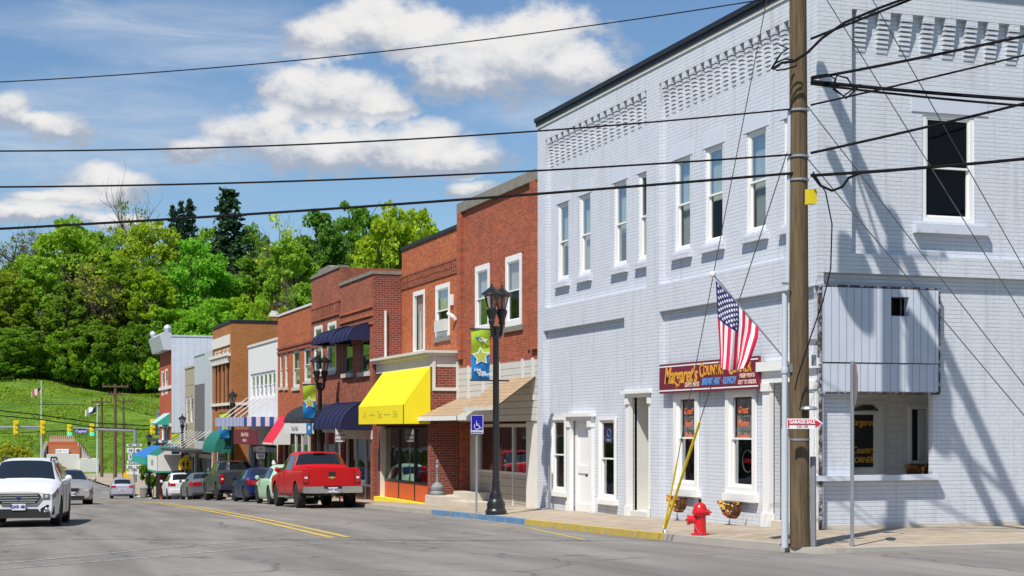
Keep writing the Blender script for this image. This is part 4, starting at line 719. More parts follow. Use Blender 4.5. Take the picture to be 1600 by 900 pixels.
mb = MB(); bp_ = (uc-.35, vf-1.1, EYE-2.6); mb.lathe([(.10,0),(.13,.1),(.13,.2),(.09,.22),(.09,.95),(.13,.97),(.12,1.1),(.03,1.2)], bp_, 12); 
for k in range(14): a = k*.62; mb.tube([(bp_[0]+.093*math.cos(a+x*.5), bp_[1]+.093*math.sin(a+x*.5), bp_[2]+.25+k*.05+x*.02) for x in range(3)], .02, 4, 1)
tag(mb.build('barber_pole', ['sign_white', 'sign_red']), 'red and white barber pole on the wall under the red awning', 'barber pole')
# --- tan brick building, grey slab, tan building, white sided end building
vh = vg+2.6; ud = xu(361, vh); zt7 = zy(504, ud, vh); vi = yv(332.5, ud)
ws = [rect(*p, ud) for p in ((336,339.5,563,643),(341.5,345,561,640),(348.5,351.5,558,640),(354,358,556,640))]; wt = [(w_[0], w_[1], zy(555, ud, vh+3), zy(547, ud, vh+3)) for w_ in ws]
b7, f7 = rowbuilding('tan_brick_building', 'tall tan brick building with narrow upright windows and a cream bracketed cornice', ud, vh, vi, zt7, 'tan_brick', holes=ws+wt, cop='tar', coph=.15, shop=(vh+.2, vi-.2, EYE-.5))
for w_ in ws: window(f7, *w_, b7, d=.05, w=.06, mf='dark_wood', curtain='dark_wood', drop=.9)
for w_ in wt: window(f7, *w_, b7, d=.0, w=.05, mf='cream_paint', curtain='curtain_pale', sash=False)
mb = MB(); f7.box(mb, vh+.3, vi-.1, zt7-1.15, zt7-.6, -.06, 0); f7.box(mb, vh+.1, vi, zt7-1.75, zt7-1.6, -.25, 0); [f7.box(mb, vh+.3+k*.55, vh+.5+k*.55, zt7-2.1, zt7-1.75, -.2, 0) for k in range(11)]; f7.box(mb, vh, vi, EYE+1.25, EYE+1.4, -.1, 0); f7.box(mb, vh-.05, vh+.05, EYE+1.4, EYE+1.4, -.1, 0); mb.build('stone_trim', 'cream_paint', b7)
mb = MB(); mb.box(ud, ud+4, vh-.05, vh, EYE+1.25, EYE+1.4); mb.box(ud+1.35, ud+1.6, vh-.06, vh, EYE-2, EYE+1.25); mb.build('side_trim', 'cream_paint', b7)
canopy_dome(b7, ud, 83.8, 88.2, 1.05, zy(707, ud, 84), zy(671, ud, 84), 'green_canvas', ribs=0); canopy_dome(b7, ud+3.2, vh-.7, vh-.1, .7, zy(611, ud, vh), zy(595, ud, vh), 'green_canvas')
shopfront(b7, f7, vh+.25, vi-.25, EYE-.6, bulk='tan_paint', n=4)
vj = yv(304.5, ud); zt8 = zy(549, ud, vi); b8, f8 = rowbuilding('grey_slab_building', 'pale grey modern front with a dark mesh panel beside the tan brick building', ud-.03, vi+.02, vj, zt8, 'white_metal', cop='white_metal', coph=.06, shop=(vi+.3, vj-.3, EYE-1.4))
mb = MB(); a0, a1 = yv(322, ud), yv(307, ud); f8.box(mb, a0, a1, zy(686, ud, vi), zy(597, ud, vi), -.08, -.0); mb.build('mesh_panel', 'mesh_grey', b8); mb = MB(); f8.box(mb, vi, a0, zy(700, ud, vi), zt8, -.05, 0); mb.build('side_strip', 'white_metal', b8)
mb = MB(); mb.box(ud-1.6, ud, vi+.1, vj+4, EYE-1.35, EYE-1.2); mb.build('flat_canopy', 'roof_felt', b8); mb = MB(); [mb.tube([(ud, v, EYE-.1), (ud-1.5, v, EYE-1.1)], .022, 5) for v in np.linspace(vi+.5, vj+3, 7)]; mb.build('canopy_rod', 'aged_white', b8); shopfront(b8, f8, vi+.4, vj-.4, EYE-1.5, bulk='black_paint', n=3)
vk = yv(289, ud); zt9 = zy(573, ud, vj); ws = [rect(*p, ud) for p in ((290.5,295,621,662),(297,301.5,619,660))]
b9, f9 = rowbuilding('olive_front_building', 'narrow olive tan building front with paired upper windows beside the pale grey slab', ud, vj+.01, vk, zt9, 'panel_tan', cop='tan_paint', coph=.1, holes=ws, shop=(vj+.2, vk-.2, EYE-1.4))
for w_ in ws: window(f9, *w_, b9, d=.03, w=.1, mf='cream_paint', curtain='curtain_pale', drop=.6)
shopfront(b9, f9, vj+.3, vk-.3, EYE-1.5, n=3)
vl = vk+1.2; ue = xu(268, vl); zt10 = zy(526, ue, vl); vm2 = yv(249.5, ue); ws = [rect(*p, ue) for p in ((252.5,256,580,618),(258,262,577,616),(253,257,650,690),(259,263,650,690))]
b10, f10 = rowbuilding('end_orange_brick_building', 'orange brick front with white stone bands and a big white metal flank', ue, vl, vm2, zt10, 'vivid_brick', side='metal_siding', holes=ws, cop='white_metal', coph=.12, depth=18, shop=(vl+.4, vm2-.4, EYE-1.4))
for w_ in ws: window(f10, *w_, b10, d=.0, w=.12, curtain='curtain_pale', drop=.9)
mb = MB(); [f10.box(mb, vl, vm2, z, z+.2, -.08, 0) for z in (EYE+2.6, EYE+.15, EYE-.95)]; mb.build('stone_band', 'cream_paint', b10)
mb = MB(); zc_ = zt10+.1; mb.prism([(ue-.75, vl+.02, zc_), (ue-.5, vl+.02, zc_-.95), (ue, vl+.02, zc_-.95), (ue, vl+.02, zc_+.15), (ue-.45, vl+.02, zc_+.22)], (0, vm2-vl, 0)); [mb.lathe([(.03,0),(.16,.08),(.22,.24),(.16,.38),(.03,.45)], (ue-.5, v, zc_+.15), 12) for v in (vm2-.4,)]; mb.lathe([(.03,0),(.2,.1),(.26,.3),(.2,.48),(.03,.55)], (ue-.2, vl+.4, zc_+.15), 12); mb.build('metal_cornice', 'white_metal', b10)
canopy_shed(b10, ue, yv(266, ue), yv(256, ue), .9, zy(645, ue, vl), zy(661, ue, vl), .1, 'stripe_awning', vmat='teal_canvas')
ug, wg = 13.25, 11.7; a = canopy_shed(b10, ug, vl-1.6, vl+4, ug-wg, EYE-.75, EYE-1.72, .95, 'green_canvas', vmat='white_canvas'); a['label'] = 'green awning with deep white valance'
text('GIFTS', .5, Mu(wg-.012, vl+1.2, EYE-2.2), 'teal_canvas', a, 'awning_lettering')
mb = MB(); mb.box(wg, ug, vl-1.62, vl+4, EYE-2.78, EYE-2.68); mb.build('teal_edge', 'teal_canvas', a)
canopy_shed(b10, ug, vl+4.6, vl+14, 1.6, EYE-1.1, EYE-1.9, .5, 'blue_canvas', vmat='teal_canvas')
mb = MB(); [mb.box(ug-.9+k*.35, ug-.72+k*.35, vl+.5+k*.2, vl+.7+k*.2, G(vl)-.3, EYE-1.5) for k in range(3)]; mb.box(ug-.1, ug+.2, vl-1.5, vl+12, G(vl)-.6, EYE-.8); mb.build('porch_posts', 'dark_wood', b10)
mb = MB(); mb.box(ug+.2, ue+4, vm2+.1, vl+14, G(vl)-2, EYE-.9); mb.build('low_wing', 'brown_red_brick', b10); mb = MB(); mb.box(ug-.3, ue+4.3, vm2+.05, vl+14.3, EYE-.9, EYE-.7); mb.build('low_wing_roof', 'roof_felt', b10)

# ---------------------------------------------------------------- the other side of the street (seen in windows and car paint)
for k, (v0, v1, h, mt, lab) in enumerate(((27, 41, 8.2, 'tan_brick', 'tan brick shop building across the street opposite the painted corner building'), (41.1, 55, 7.0, 'aged_white', 'white plaster shop building across the street opposite the yellow awning'), (55.1, 74, 8.6, 'brown_red_brick', 'dark brick building across the street opposite the navy awnings'), (74.1, 100, 7.6, 'tan_brick', 'long tan building across the street opposite the green dome awning'), (100.1, 126, 8.8, 'brown_red_brick', 'dark brick building across the street opposite the end of the row'), (126.1, 158, 8.2, 'aged_white', 'white building across the street nearest the far junction'))):
    ul_ = -4.2; b = thing('facing_building', lab, 'building', (ul_, v0, G(v0)+SWH), 'buildings across the street'); f = FrN('u', ul_); gz = G(v1)-.5; zt_ = G(v0)+h; n = int((v1-v0)/3); hs = []
    for i in range(n): a = v0+(v1-v0)*(i+.5)/n; hs.append((a-.5, a+.5, G(v0)+4.6, G(v0)+6.3)); 
    sh = (v0+.6, v1-.6, gz, G(v0)+2.9); mb = MB(); f.wall(mb, v0, v1, gz, zt_, hs+[sh], rev=.15); mb.build('front_wall', mt, b)
    mb = MB(); mb.poly([(ul_, v0, gz), (ul_-12, v0, gz), (ul_-12, v0, zt_-.01), (ul_, v0, zt_-.01)]); mb.poly([(ul_, v1, gz), (ul_-12, v1, gz), (ul_-12, v1, zt_-.01), (ul_, v1, zt_-.01)]); mb.poly([(ul_-12, v0, gz), (ul_-12, v1, gz), (ul_-12, v1, zt_), (ul_-12, v0, zt_)]); mb.build('side_wall', mt, b)
    mb = MB(); mb.box(ul_-12, ul_-.1, v0, v1, zt_-.4, zt_-.3); mb.build('roof', 'roof_felt', b); mb = MB(); mb.box(ul_-.3, ul_+.08, v0, v1, zt_, zt_+.15); mb.build('coping', 'coping_stone', b)
    for h_ in hs: window(f, *h_, b, d=.04, w=.09, curtain='curtain_pale', drop=.6)
    mb = MB(); mb.poly([(ul_-1.5, v0+.1, gz), (ul_-1.5, v1-.1, gz), (ul_-1.5, v1-.1, zt_-.5), (ul_-1.5, v0+.1, zt_-.5)]); mb.build('dark_interior_plane', 'room_darkness', b); shopfront(b, f, sh[0], sh[1], sh[3], n=4, bulk='tan_paint')  # near-black plane added as painted darkness of the rooms behind
# ================================================================= VEHICLES
def paint(name, col, metal=0, rough=.38): return pm(name, col, rough, metal=metal, var=.03, coat=.12, spec=.35)
paint('paint_white', (.72,.74,.77)); paint('paint_silver', (.50,.48,.45), .5, .32); paint('paint_red', (.50,.006,.010)); paint('paint_dark_grey', (.06,.065,.07), .4); paint('paint_grey', (.20,.21,.22), .5); paint('paint_blue', (.012,.022,.10), .3); paint('paint_mint', (.40,.60,.42)); paint('paint_lilac', (.50,.50,.58), .3)
pm('car_glass', (.012,.016,.018), .06, spec=.9, coat=.4); pm('tyre', (.018,.018,.018), .85); pm('alloy', (.42,.43,.45), .3, metal=.8); pm('chrome', (.62,.62,.60), .18, metal=1); pm('plastic_black', (.018,.018,.02), .6); pm('under_black', (.004,.004,.004), .9)
pm('tail_red', (.42,.006,.012), .15, coat=.6); pm('lamp_clear', (.55,.57,.60), .12, metal=.3, coat=.12, spec=.35); pm('lamp_dark', (.12,.13,.15), .15, coat=.7); pm('gold_emblem', (.7,.45,.12), .3, metal=.5)
SED = [(0,.28,.58,.66,.70,.55),(.12,.20,.64,.74,.80,.66),(.5,.18,.76,.86,.88,.74),(1.25,.18,.88,.99,.90,.74),(2.05,.18,.92,1.40,.91,.58),(2.9,.18,.94,1.45,.91,.60),(3.55,.18,.95,1.38,.91,.57),(4.2,.19,.97,1.08,.90,.70),(4.68,.25,.95,1.04,.86,.70),(4.78,.34,.88,.96,.80,.64)]
SUV = [(0,.30,.72,.84,.76,.62),(.14,.22,.80,.93,.86,.72),(.6,.2,.93,1.04,.91,.78),(1.2,.2,1.02,1.13,.92,.78),(1.95,.2,1.06,1.60,.93,.63),(2.9,.2,1.08,1.66,.93,.66),(4.1,.2,1.10,1.60,.92,.64),(4.6,.25,1.08,1.20,.89,.72),(4.78,.34,.95,1.02,.83,.68)]
HAT = [(0,.28,.66,.76,.72,.58),(.12,.22,.72,.84,.82,.68),(.55,.2,.86,.96,.87,.74),(1.0,.2,.96,1.06,.88,.74),(1.75,.2,1.0,1.52,.89,.60),(2.7,.2,1.02,1.57,.89,.62),(3.5,.2,1.04,1.50,.88,.60),(3.95,.25,1.02,1.12,.85,.68),(4.1,.34,.9,.96,.80,.64)]
BUG = [(0,.3,.50,.56,.62,.45),(.15,.22,.62,.74,.80,.6),(.6,.2,.80,.94,.86,.68),(1.1,.2,.88,1.04,.86,.68),(1.75,.2,.92,1.44,.86,.52),(2.3,.2,.94,1.50,.86,.55),(3.0,.2,.94,1.38,.86,.52),(3.6,.22,.88,1.06,.86,.58),(3.95,.25,.72,.84,.80,.56),(4.1,.34,.56,.64,.66,.46)]
PUP = [(0,.45,.98,1.08,.90,.78),(.12,.40,1.04,1.14,.97,.86),(.5,.38,1.08,1.18,1.0,.88),(1.45,.38,1.16,1.24,1.0,.86),(2.05,.38,1.20,1.82,1.0,.70),(2.6,.38,1.22,1.90,1.0,.74),(3.75,.38,1.22,1.86,1.0,.72),(3.98,.38,1.24,1.40,1.0,.93),(4.05,.45,1.24,1.34,1.0,.97),(5.3,.5,1.25,1.34,1.0,.97),(5.72,.55,1.24,1.33,.99,.96),(5.78,.58,1.22,1.31,.98,.94)]
class Body:
    def __init__(s, st, wscale=1.0, smooth=2):
        a = np.array(st, float); s.L = a[-1, 0]; n = int(s.L/.05)+1; s.xs = np.linspace(0, s.L, n); s.c = [np.interp(s.xs, a[:, 0], a[:, i]) for i in range(1, 6)]
        for i in (1, 2, 3, 4):
            for _ in range(smooth): v = s.c[i].copy(); v[1:-1] = (s.c[i][:-2]+2*s.c[i][1:-1]+s.c[i][2:])/4; s.c[i] = v
        s.c[3] = s.c[3]*wscale; s.c[4] = s.c[4]*wscale
    def sec(s, x):
        zb, zs, zt, wb, wt = (float(np.interp(x, s.xs, v)) for v in s.c); dz = zt-zs
        return [(0, zt+.025), (wt*.5, zt+.02), (wt*.86, zt-.003), (wt, zt-min(.05, dz*.25)), (wb*.965, zs+.02), (wb, zs-.07), (wb*1.01, zs*.55+zb*.45), (wb*.99, zb+.10), (wb*.93, zb), (0, zb)]
    def E(s, x, p, sg=1, off=0):
        q = s.sec(x); i = min(int(p), 8); f = p-i; w = q[i][0]+(q[i+1][0]-q[i][0])*f; z = q[i][1]+(q[i+1][1]-q[i][1])*f
        if off:
            dx = .03; a = Vector(s.E(x+dx, p, sg)); b_ = Vector(s.E(x-dx, p, sg)); c = Vector(s.E(x, min(9, p+.08), sg)); d = Vector(s.E(x, max(0, p-.08), sg)); n = (a-b_).cross(c-d)
            if n.length > 1e-9:
                n.normalize(); o = Vector((sg*w, s.L/2-x, z)); cen = Vector((0, o.y, .8))
                if (o-cen).dot(n) < 0: n = -n
                o += n*off; return tuple(o)
        return (sg*w, s.L/2-x, z)
    def mesh(s):
        mb = MB(); P = [0,.5,1,1.5,2,2.5,3,3.33,3.67,4,4.5,5,5.5,6,6.5,7,7.5,8,9]; ring = [(p, 1) for p in P]+[(p, -1) for p in P[-2:0:-1]]; n = len(ring)
        for x in s.xs: mb.v += [s.E(x, p, sg) for p, sg in ring]
        for j in range(len(s.xs)-1):
            for i in range(n): mb.f.append([j*n+i, j*n+(i+1) % n, (j+1)*n+(i+1) % n, (j+1)*n+i])
        mb.f += [list(range(n)), list(reversed(range((len(s.xs)-1)*n, len(s.xs)*n)))]; mb.m = [0]*len(mb.f); return mb
    def patch(s, mb, x0, x1, p0, p1, off=.008, sides=(1, -1), nx=8, npp=4, x0b=None, x1b=None):
        for sg in sides:
            vs = []
            for j in range(npp+1):
                f = j/npp; a = x0+((x0b if x0b is not None else x0)-x0)*f; b_ = x1+((x1b if x1b is not None else x1)-x1)*f
                vs += [s.E(a+(b_-a)*i/nx, p0+(p1-p0)*f, sg, off) for i in range(nx+1)]
            mb.add(vs, [(j*(nx+1)+i, j*(nx+1)+i+1, (j+1)*(nx+1)+i+1, (j+1)*(nx+1)+i) for j in range(npp) for i in range(nx)])
        return mb
    def top(s, mb, x0, x1, pm_=2.7, off=.008, n=8):
        cols = [(p, -1) for p in np.linspace(pm_, 0, 6)]+[(p, 1) for p in np.linspace(0, pm_, 6)[1:]]
        vs = [s.E(x0+(x1-x0)*j/n, p, sg, off) for j in range(n+1) for p, sg in cols]; m = len(cols)
        return mb.add(vs, [(j*m+i, j*m+i+1, (j+1)*m+i+1, (j+1)*m+i) for j in range(n) for i in range(m-1)])
def vehicle(name, label, st, mat, pos, rot, wheel, wx, glass, doors=(), group='cars on the street', ws=1.0, bed=False, pitch=0, cat='car', smooth=2, clad=False):
    r = thing(name, label, cat, (0, 0, 0), group); B_ = Body(st, ws, smooth); Ln = B_.L; body = B_.mesh().build('body', [mat, 'under_black', 'plastic_black'], r, smooth=True)
    wr, ww = wheel; cut = MB()
    for x in wx:
        for sg in (1, -1): w0 = float(np.interp(x, B_.xs, B_.c[3])); cut.lathe([(wr*1.17, w0-.34), (wr*1.17, w0+.2)], (0, Ln/2-x, wr*1.02), 28, axis='x') if sg > 0 else cut.lathe([(wr*1.17, -w0-.2), (wr*1.17, -w0+.34)], (0, Ln/2-x, wr*1.02), 28, axis='x')
    if bed: cut.box(-.80, .80, -Ln/2+.10, Ln/2-4.12, .75, 1.6)
    co = cut.build('cut', ['under_black']); md = body.modifiers.new('b', 'BOOLEAN'); md.operation = 'DIFFERENCE'; md.object = co; md.solver = 'EXACT'
    try: md.material_mode = 'TRANSFER'
    except Exception: pass
    dg = bpy.context.evaluated_depsgraph_get(); dg.update(); me = bpy.data.meshes.new_from_object(body.evaluated_get(dg)); body.modifiers.clear(); body.data = me; bpy.data.objects.remove(co)
    try: me.set_sharp_from_angle(angle=R(42))
    except Exception: pass
    for i, x in enumerate(wx):
        for sg in (1, -1):
            w0 = float(np.interp(x, B_.xs, B_.c[3])); xo = sg*(w0-.01); mb = MB(); a, b_ = sorted((xo, xo-sg*ww)); mb.lathe([(wr*.62, a), (wr*.93, a), (wr, a+.03), (wr, b_-.03), (wr*.93, b_), (wr*.62, b_)], (0, Ln/2-x, wr), 28, axis='x'); wo_ = mb.build('wheel', 'tyre', r, smooth=True)
            mb = MB(); rim = [(wr*.64, xo-sg*.02), (wr*.60, xo-sg*.03), (wr*.58, xo-sg*.09)]; mb.lathe(rim+[(.02, xo-sg*.10)], (0, Ln/2-x, wr), 24, 0, axis='x')
            for k in range(5):
                an = k*2*math.pi/5+.3*i; cy, cz = Ln/2-x, wr; t_ = .05
                mb.prism([(xo-sg*.02, cy+math.cos(an)*.03-math.sin(an)*t_, cz+math.sin(an)*.03+math.cos(an)*t_), (xo-sg*.02, cy+math.cos(an)*.03+math.sin(an)*t_, cz+math.sin(an)*.03-math.cos(an)*t_), (xo-sg*.03, cy+math.cos(an)*wr*.6+math.sin(an)*t_*.6, cz+math.sin(an)*wr*.6-math.cos(an)*t_*.6), (xo-sg*.03, cy+math.cos(an)*wr*.6-math.sin(an)*t_*.6, cz+math.sin(an)*wr*.6+math.cos(an)*t_*.6)], (-sg*.03, 0, 0), 1)
            mb.build('rim', ['lamp_dark', 'alloy'], wo_)
    wsx0, wsx1, sgx0, sgx1, rwx0, rwx1 = glass
    mb = MB(); B_.top(mb, wsx0, wsx1); mb.build('windscreen', 'car_glass', r, smooth=True); mb = MB(); B_.top(mb, rwx0, rwx1, 2.6); mb.build('rear_window', 'car_glass', r, smooth=True)
    for sg in (1, -1):
        cutsx = [sgx0]+list(doors)+[sgx1]; mb = MB()
        for k in range(len(cutsx)-1):
            fr_ = .42 if k == 0 else 0; rr_ = .40 if k == len(cutsx)-2 and not bed else 0
            B_.patch(mb, cutsx[k]+.05+fr_, cutsx[k+1]-.05-rr_, 3.1, 3.93, .007, (sg,), x0b=cutsx[k]+.05, x1b=cutsx[k+1]-.05)
        mb.build('side_windows', 'car_glass', r, smooth=True)
        mb = MB(); y = Ln/2-(wsx0+.45); zs = float(np.interp(wsx0+.45, B_.xs, B_.c[1])); w0 = float(np.interp(wsx0+.45, B_.xs, B_.c[3])); mb.lathe([(.02,0),(.075,.02),(.09,.07),(.08,.12),(.03,.15)], (sg*(w0+.11), y-.07, zs+.11), 10, axis='y'); mb.tube([(sg*(w0-.06), y, zs+.04), (sg*(w0+.08), y, zs+.09)], .025, 6); 
        mo = mb.build('door_mirror', mat, r, smooth=True)
        mb = MB()
        for k in list(doors)+[sgx0+.02]: 
            for p in np.linspace(4.05, 7.2, 9): pass
            mb.tube([B_.E(k, p, sg, .002) for p in np.linspace(4.02, 7.3, 8)], .006, 4)
        mb.build('door_seam', 'plastic_black', r)
        mb = MB(); [mb.tube([B_.E(k-.28, 4.7, sg, .02), B_.E(k-.12, 4.7, sg, .02)], .014, 5) for k in list(doors)+([sgx1-.0] if not bed else [])]; mb.build('door_handle', mat, r)
    if clad: mb = MB(); B_.patch(mb, .3, Ln-.3, 7.0, 8.0, .012, nx=30); mb.build('sill_cladding', 'plastic_black', r)
    r.location = (pos[0], pos[1], G(pos[1])); sl_ = (G(pos[1]+1)-G(pos[1]-1))/2; r.rotation_mode = 'XYZ'; r.rotation_euler = (math.atan(sl_)*math.cos(rot), 0, rot)
    return r, B_
def face(y): return Matrix(((1,0,0,0),(0,0,1,y),(0,1,0,0),(0,0,0,1)))
def plate(r, y, z, txt, front, w=.31, h=.155):
    s = 1 if front else -1; mb = MB(); mb.box(-w/2, w/2, y, y+s*.012, z-h/2, z+h/2); p = mb.build('number_plate', 'sign_white', r)
    M = Matrix(((-s,0,0,0),(0,0,s,y+s*.014),(0,1,0,z),(0,0,0,1))); text(txt, .10, M, 'sign_blue', p, 'plate_lettering', bold=.003); return p
# white SUV facing the camera
r, b_ = vehicle('white_suv', 'white five door wagon with roof rails and a wide chrome barred grille', SUV, 'paint_white', (1.60, 42.4), math.pi-.13, (.35, .23), (.92, 3.7), (1.22, 1.93, 1.3, 4.5, 4.15, 4.58), (2.35, 3.35), clad=True)
Y = b_.L/2
mb = MB(); hexa = [(-.47,.80),(.47,.80),(.52,.72),(.40,.56),(-.40,.56),(-.52,.72)]; mb.prism([(x, Y-.02, z) for x, z in hexa], (0, .045, 0)); g_ = mb.build('grille', 'plastic_black', r)
mb = MB(); [mb.box(-w_, w_, Y+.02, Y+.045, z-.014, z+.014) for z, w_ in ((.765,.44),(.71,.47),(.65,.43),(.60,.38))]; mb.tube([(x, Y+.03, z) for x, z in hexa+hexa[:1]], .014, 5); mb.build('grille_bar', 'chrome', g_); mb = MB(); mb.lathe([(.01,-.02),(.05,0),(.055,.01),(.01,.018)], (0, Y+.035, .70), 14, axis='y'); mb.build('emblem', 'flag_blue', g_)
for sg in (1, -1):
    mb = MB(); b_.patch(mb, .03, .55, 3.9, 4.95, .012, (sg,), x0b=.02, x1b=.30); mb.prism([(sg*.56, Y-.01, .80), (sg*.72, Y-.01, .80), (sg*.72, Y-.01, .66), (sg*.55, Y-.01, .66)], (0, .02, 0)); h = mb.build('headlight', 'lamp_dark', r, smooth=True); mb = MB(); mb.lathe([(.01,0),(.045,.005),(.04,.012),(.01,.016)], (sg*.64, Y+.012, .735), 14, axis='y'); mb.build('lens', 'lamp_clear', h)
    mb = MB(); mb.prism([(sg*.50, Y-.02, .44), (sg*.66, Y-.02, .54), (sg*.82, Y-.10, .50), (sg*.82, Y-.10, .30), (sg*.50, Y-.02, .30)], (0, .04, 0)); f_ = mb.build('fog_lamp_housing', 'plastic_black', r); mb = MB(); mb.lathe([(.01,0),(.055,.005),(.045,.012),(.01,.016)], (sg*.65, Y+.02, .41), 14, axis='y'); mb.build('fog_lamp', 'alloy', f_)
    mb = MB(); mb.tube([(sg*.58, Y-x, float(np.interp(x, b_.xs, b_.c[2]))+dz) for x, dz in ((2.0,.0),(2.15,.07),(3.8,.07),(4.0,.0))], .022, 6); mb.build('roof_rail', 'plastic_black', r)
mb = MB(); mb.box(-.72, .72, Y-.06, Y+.015, .22, .36); mb.prism([(-.50, Y-.02, .36), (.50, Y-.02, .36), (.44, Y-.02, .44), (-.44, Y-.02, .44)], (0, .035, 0)); mb.build('lower_bumper', 'plastic_black', r); plate(r, Y+.03, .49, 'GXR 481', True)
mb = MB(); mb.tube([(.5, Y-1.2, 1.15), (.1, Y-1.35, 1.22)], .012, 5); mb.tube([(-.05, Y-1.2, 1.15), (-.45, Y-1.35, 1.22)], .012, 5); mb.build('wiper', 'plastic_black', r)
# silver sedan facing the camera
r, b_ = vehicle('silver_sedan', 'beige silver sedan facing up the street right behind the white wagon', SED, 'paint_silver', (4.15, 68.6), math.pi, (.32, .21), (.9, 3.65), (1.27, 2.03, 1.35, 3.7, 3.58, 4.15), (2.35,), smooth=3); Y = b_.L/2
mb = MB(); mb.prism([(x, Y-.02, z) for x, z in ((-.30,.66),(.30,.66),(.24,.52),(-.24,.52))], (0, .035, 0)); g_ = mb.build('grille', 'plastic_black', r); mb = MB(); mb.tube([(x, Y+.02, z) for x, z in ((-.30,.66),(.30,.66),(.24,.52),(-.24,.52),(-.30,.66))], .012, 5); mb.build('grille_bar', 'chrome', g_)
for sg in (1, -1): mb = MB(); b_.patch(mb, .02, .62, 3.85, 5.0, .012, (sg,), x0b=.02, x1b=.25); mb.prism([(sg*.46, Y-.01, .62), (sg*.68, Y-.01, .64), (sg*.68, Y-.01, .52), (sg*.50, Y-.01, .53)], (0, .02, 0)); mb.build('headlight', 'lamp_clear', r, smooth=True)
mb = MB(); mb.box(-.50, .50, Y-.05, Y+.01, .24, .36); mb.build('lower_grille', 'plastic_black', r); plate(r, Y+.02, .44, '3NK 220', True)
def tails(r, B_, z0, z1, w0, w1, mat='tail_red', wrap=.5, p=(4.0, 5.6)):
    Y = -B_.L/2
    for sg in (1, -1):
        mb = MB(); mb.box(sg*w0, sg*w1, Y-.02, Y+.03, z0, z1); B_.patch(mb, B_.L-.02, B_.L-wrap, p[0], p[1], .012, (sg,), x0b=B_.L-.02, x1b=B_.L-wrap*.6); mb.build('tail_light', mat, r)
def bumper(r, B_, z0, z1, mat, w=.8): mb = MB(); Y = -B_.L/2; mb.box(-w, w, Y-.07, Y+.1, z0, z1); return mb.build('rear_bumper', mat, r, bevel=.03)
# red pickup
def pickup(name, label, mat, pos, badge, txt, tailm='tail_red'):
    r, b_ = vehicle(name, label, PUP, mat, pos, 0, (.42, .28), (.98, 4.65), (1.5, 2.05, 1.6, 3.72, 3.76, 3.96), (2.72,), bed=True, cat='pickup truck', smooth=1); Y = -b_.L/2
    mb = MB(); mb.box(-.76, .76, Y-.022, Y-.0, .72, 1.26); tg = mb.build('tailgate', mat, r, bevel=.008); mb = MB(); mb.box(-.12, .12, Y-.035, Y-.02, 1.06, 1.20); mb.build('handle', 'plastic_black', tg)
    if badge: mb = MB(); mb.prism([(x, Y-.024, 1.0+z) for x, z in ((-.13,.0),(-.11,.03),(-.04,.03),(-.035,.05),(.045,.05),(.04,.03),(.13,.03),(.11,-.01),(.04,-.01),(.035,-.04),(-.045,-.04),(-.04,-.01),(-.12,-.01))], (0, -.012, 0)); mb.build('emblem', 'gold_emblem', tg)
    for sg in (1, -1):
        mb = MB(); mb.box(sg*.78, sg*.985, Y-.03, Y+.16, .84, 1.22); tl = mb.build('tail_light', tailm, r, bevel=.02); mb = MB(); mb.box(sg*.82, sg*.92, Y-.036, Y-.03, .98, 1.04); mb.build('reversing_lens', 'sign_white', tl)
        mb = MB(); mb.tube([(sg*1.02, 1.0, .42), (sg*1.05, .9, .38), (sg*1.05, -.75, .38), (sg*1.02, -.85, .42)], .045, 8); mb.build('side_step', 'chrome', r)
    mb = MB(); mb.box(-1.0, -.30, Y-.20, Y-.02, .50, .72); mb.box(.30, 1.0, Y-.20, Y-.02, .50, .72); mb.box(-.30, .30, Y-.16, Y-.02, .50, .64); mb.build('rear_bumper', 'chrome', r, bevel=.02); mb = MB(); mb.box(-.3, -.17, Y-.17, Y-.02, .64, .72); mb.box(.17, .3, Y-.17, Y-.02, .64, .72); mb.box(-.06, .06, Y-.24, Y, .40, .48); mb.tube([(.55, Y-.1, .42), (.55, Y+1.0, .42)], .04, 8); mb.box(-.5, .5, Y+.3, Y+4, .40, .5); mb.build('hitch', 'plastic_black', r)
    plate(r, Y-.165, .61, txt, False, .32, .16); mb = MB(); mb.box(-.2, .2, Y+1.92, Y+2.0, 1.855, 1.89); mb.build('brake_light', 'tail_red', r); return r
pickup('red_pickup', 'bright red pickup truck with chrome rear bumper parked near the yellow awning', 'paint_red', (11.58, 54.85), True, 'YHT 307')
pickup('dark_pickup', 'dark charcoal pickup truck with tall red tail lights parked between the grey and blue sedans', 'paint_dark_grey', (12.42, 78.2), False, '1BX 662')
r, b_ = vehicle('blue_sedan', 'dark blue sedan parked between the mint green car and the charcoal pickup', SED, 'paint_blue', (12.22, 69.2), 0, (.32, .21), (.9, 3.65), (1.27, 2.03, 1.35, 3.7, 3.58, 4.15), (2.35,), smooth=3); tails(r, b_, .72, .9, .42, .78); bumper(r, b_, .36, .6, 'paint_blue'); plate(r, -b_.L/2-.02, .80, '4AV 119', False)
r, b_ = vehicle('mint_car', 'small rounded mint green car partly hidden by the red pickup', BUG, 'paint_mint', (11.8, 61.35), 0, (.34, .2), (.78, 3.3), (1.12, 1.75, 1.2, 3.3, 3.02, 3.58), (), smooth=4); tails(r, b_, .52, .66, .45, .62, wrap=.3); bumper(r, b_, .3, .5, 'paint_mint', .66); plate(r, -b_.L/2-.06, .46, '7CD 300', False)
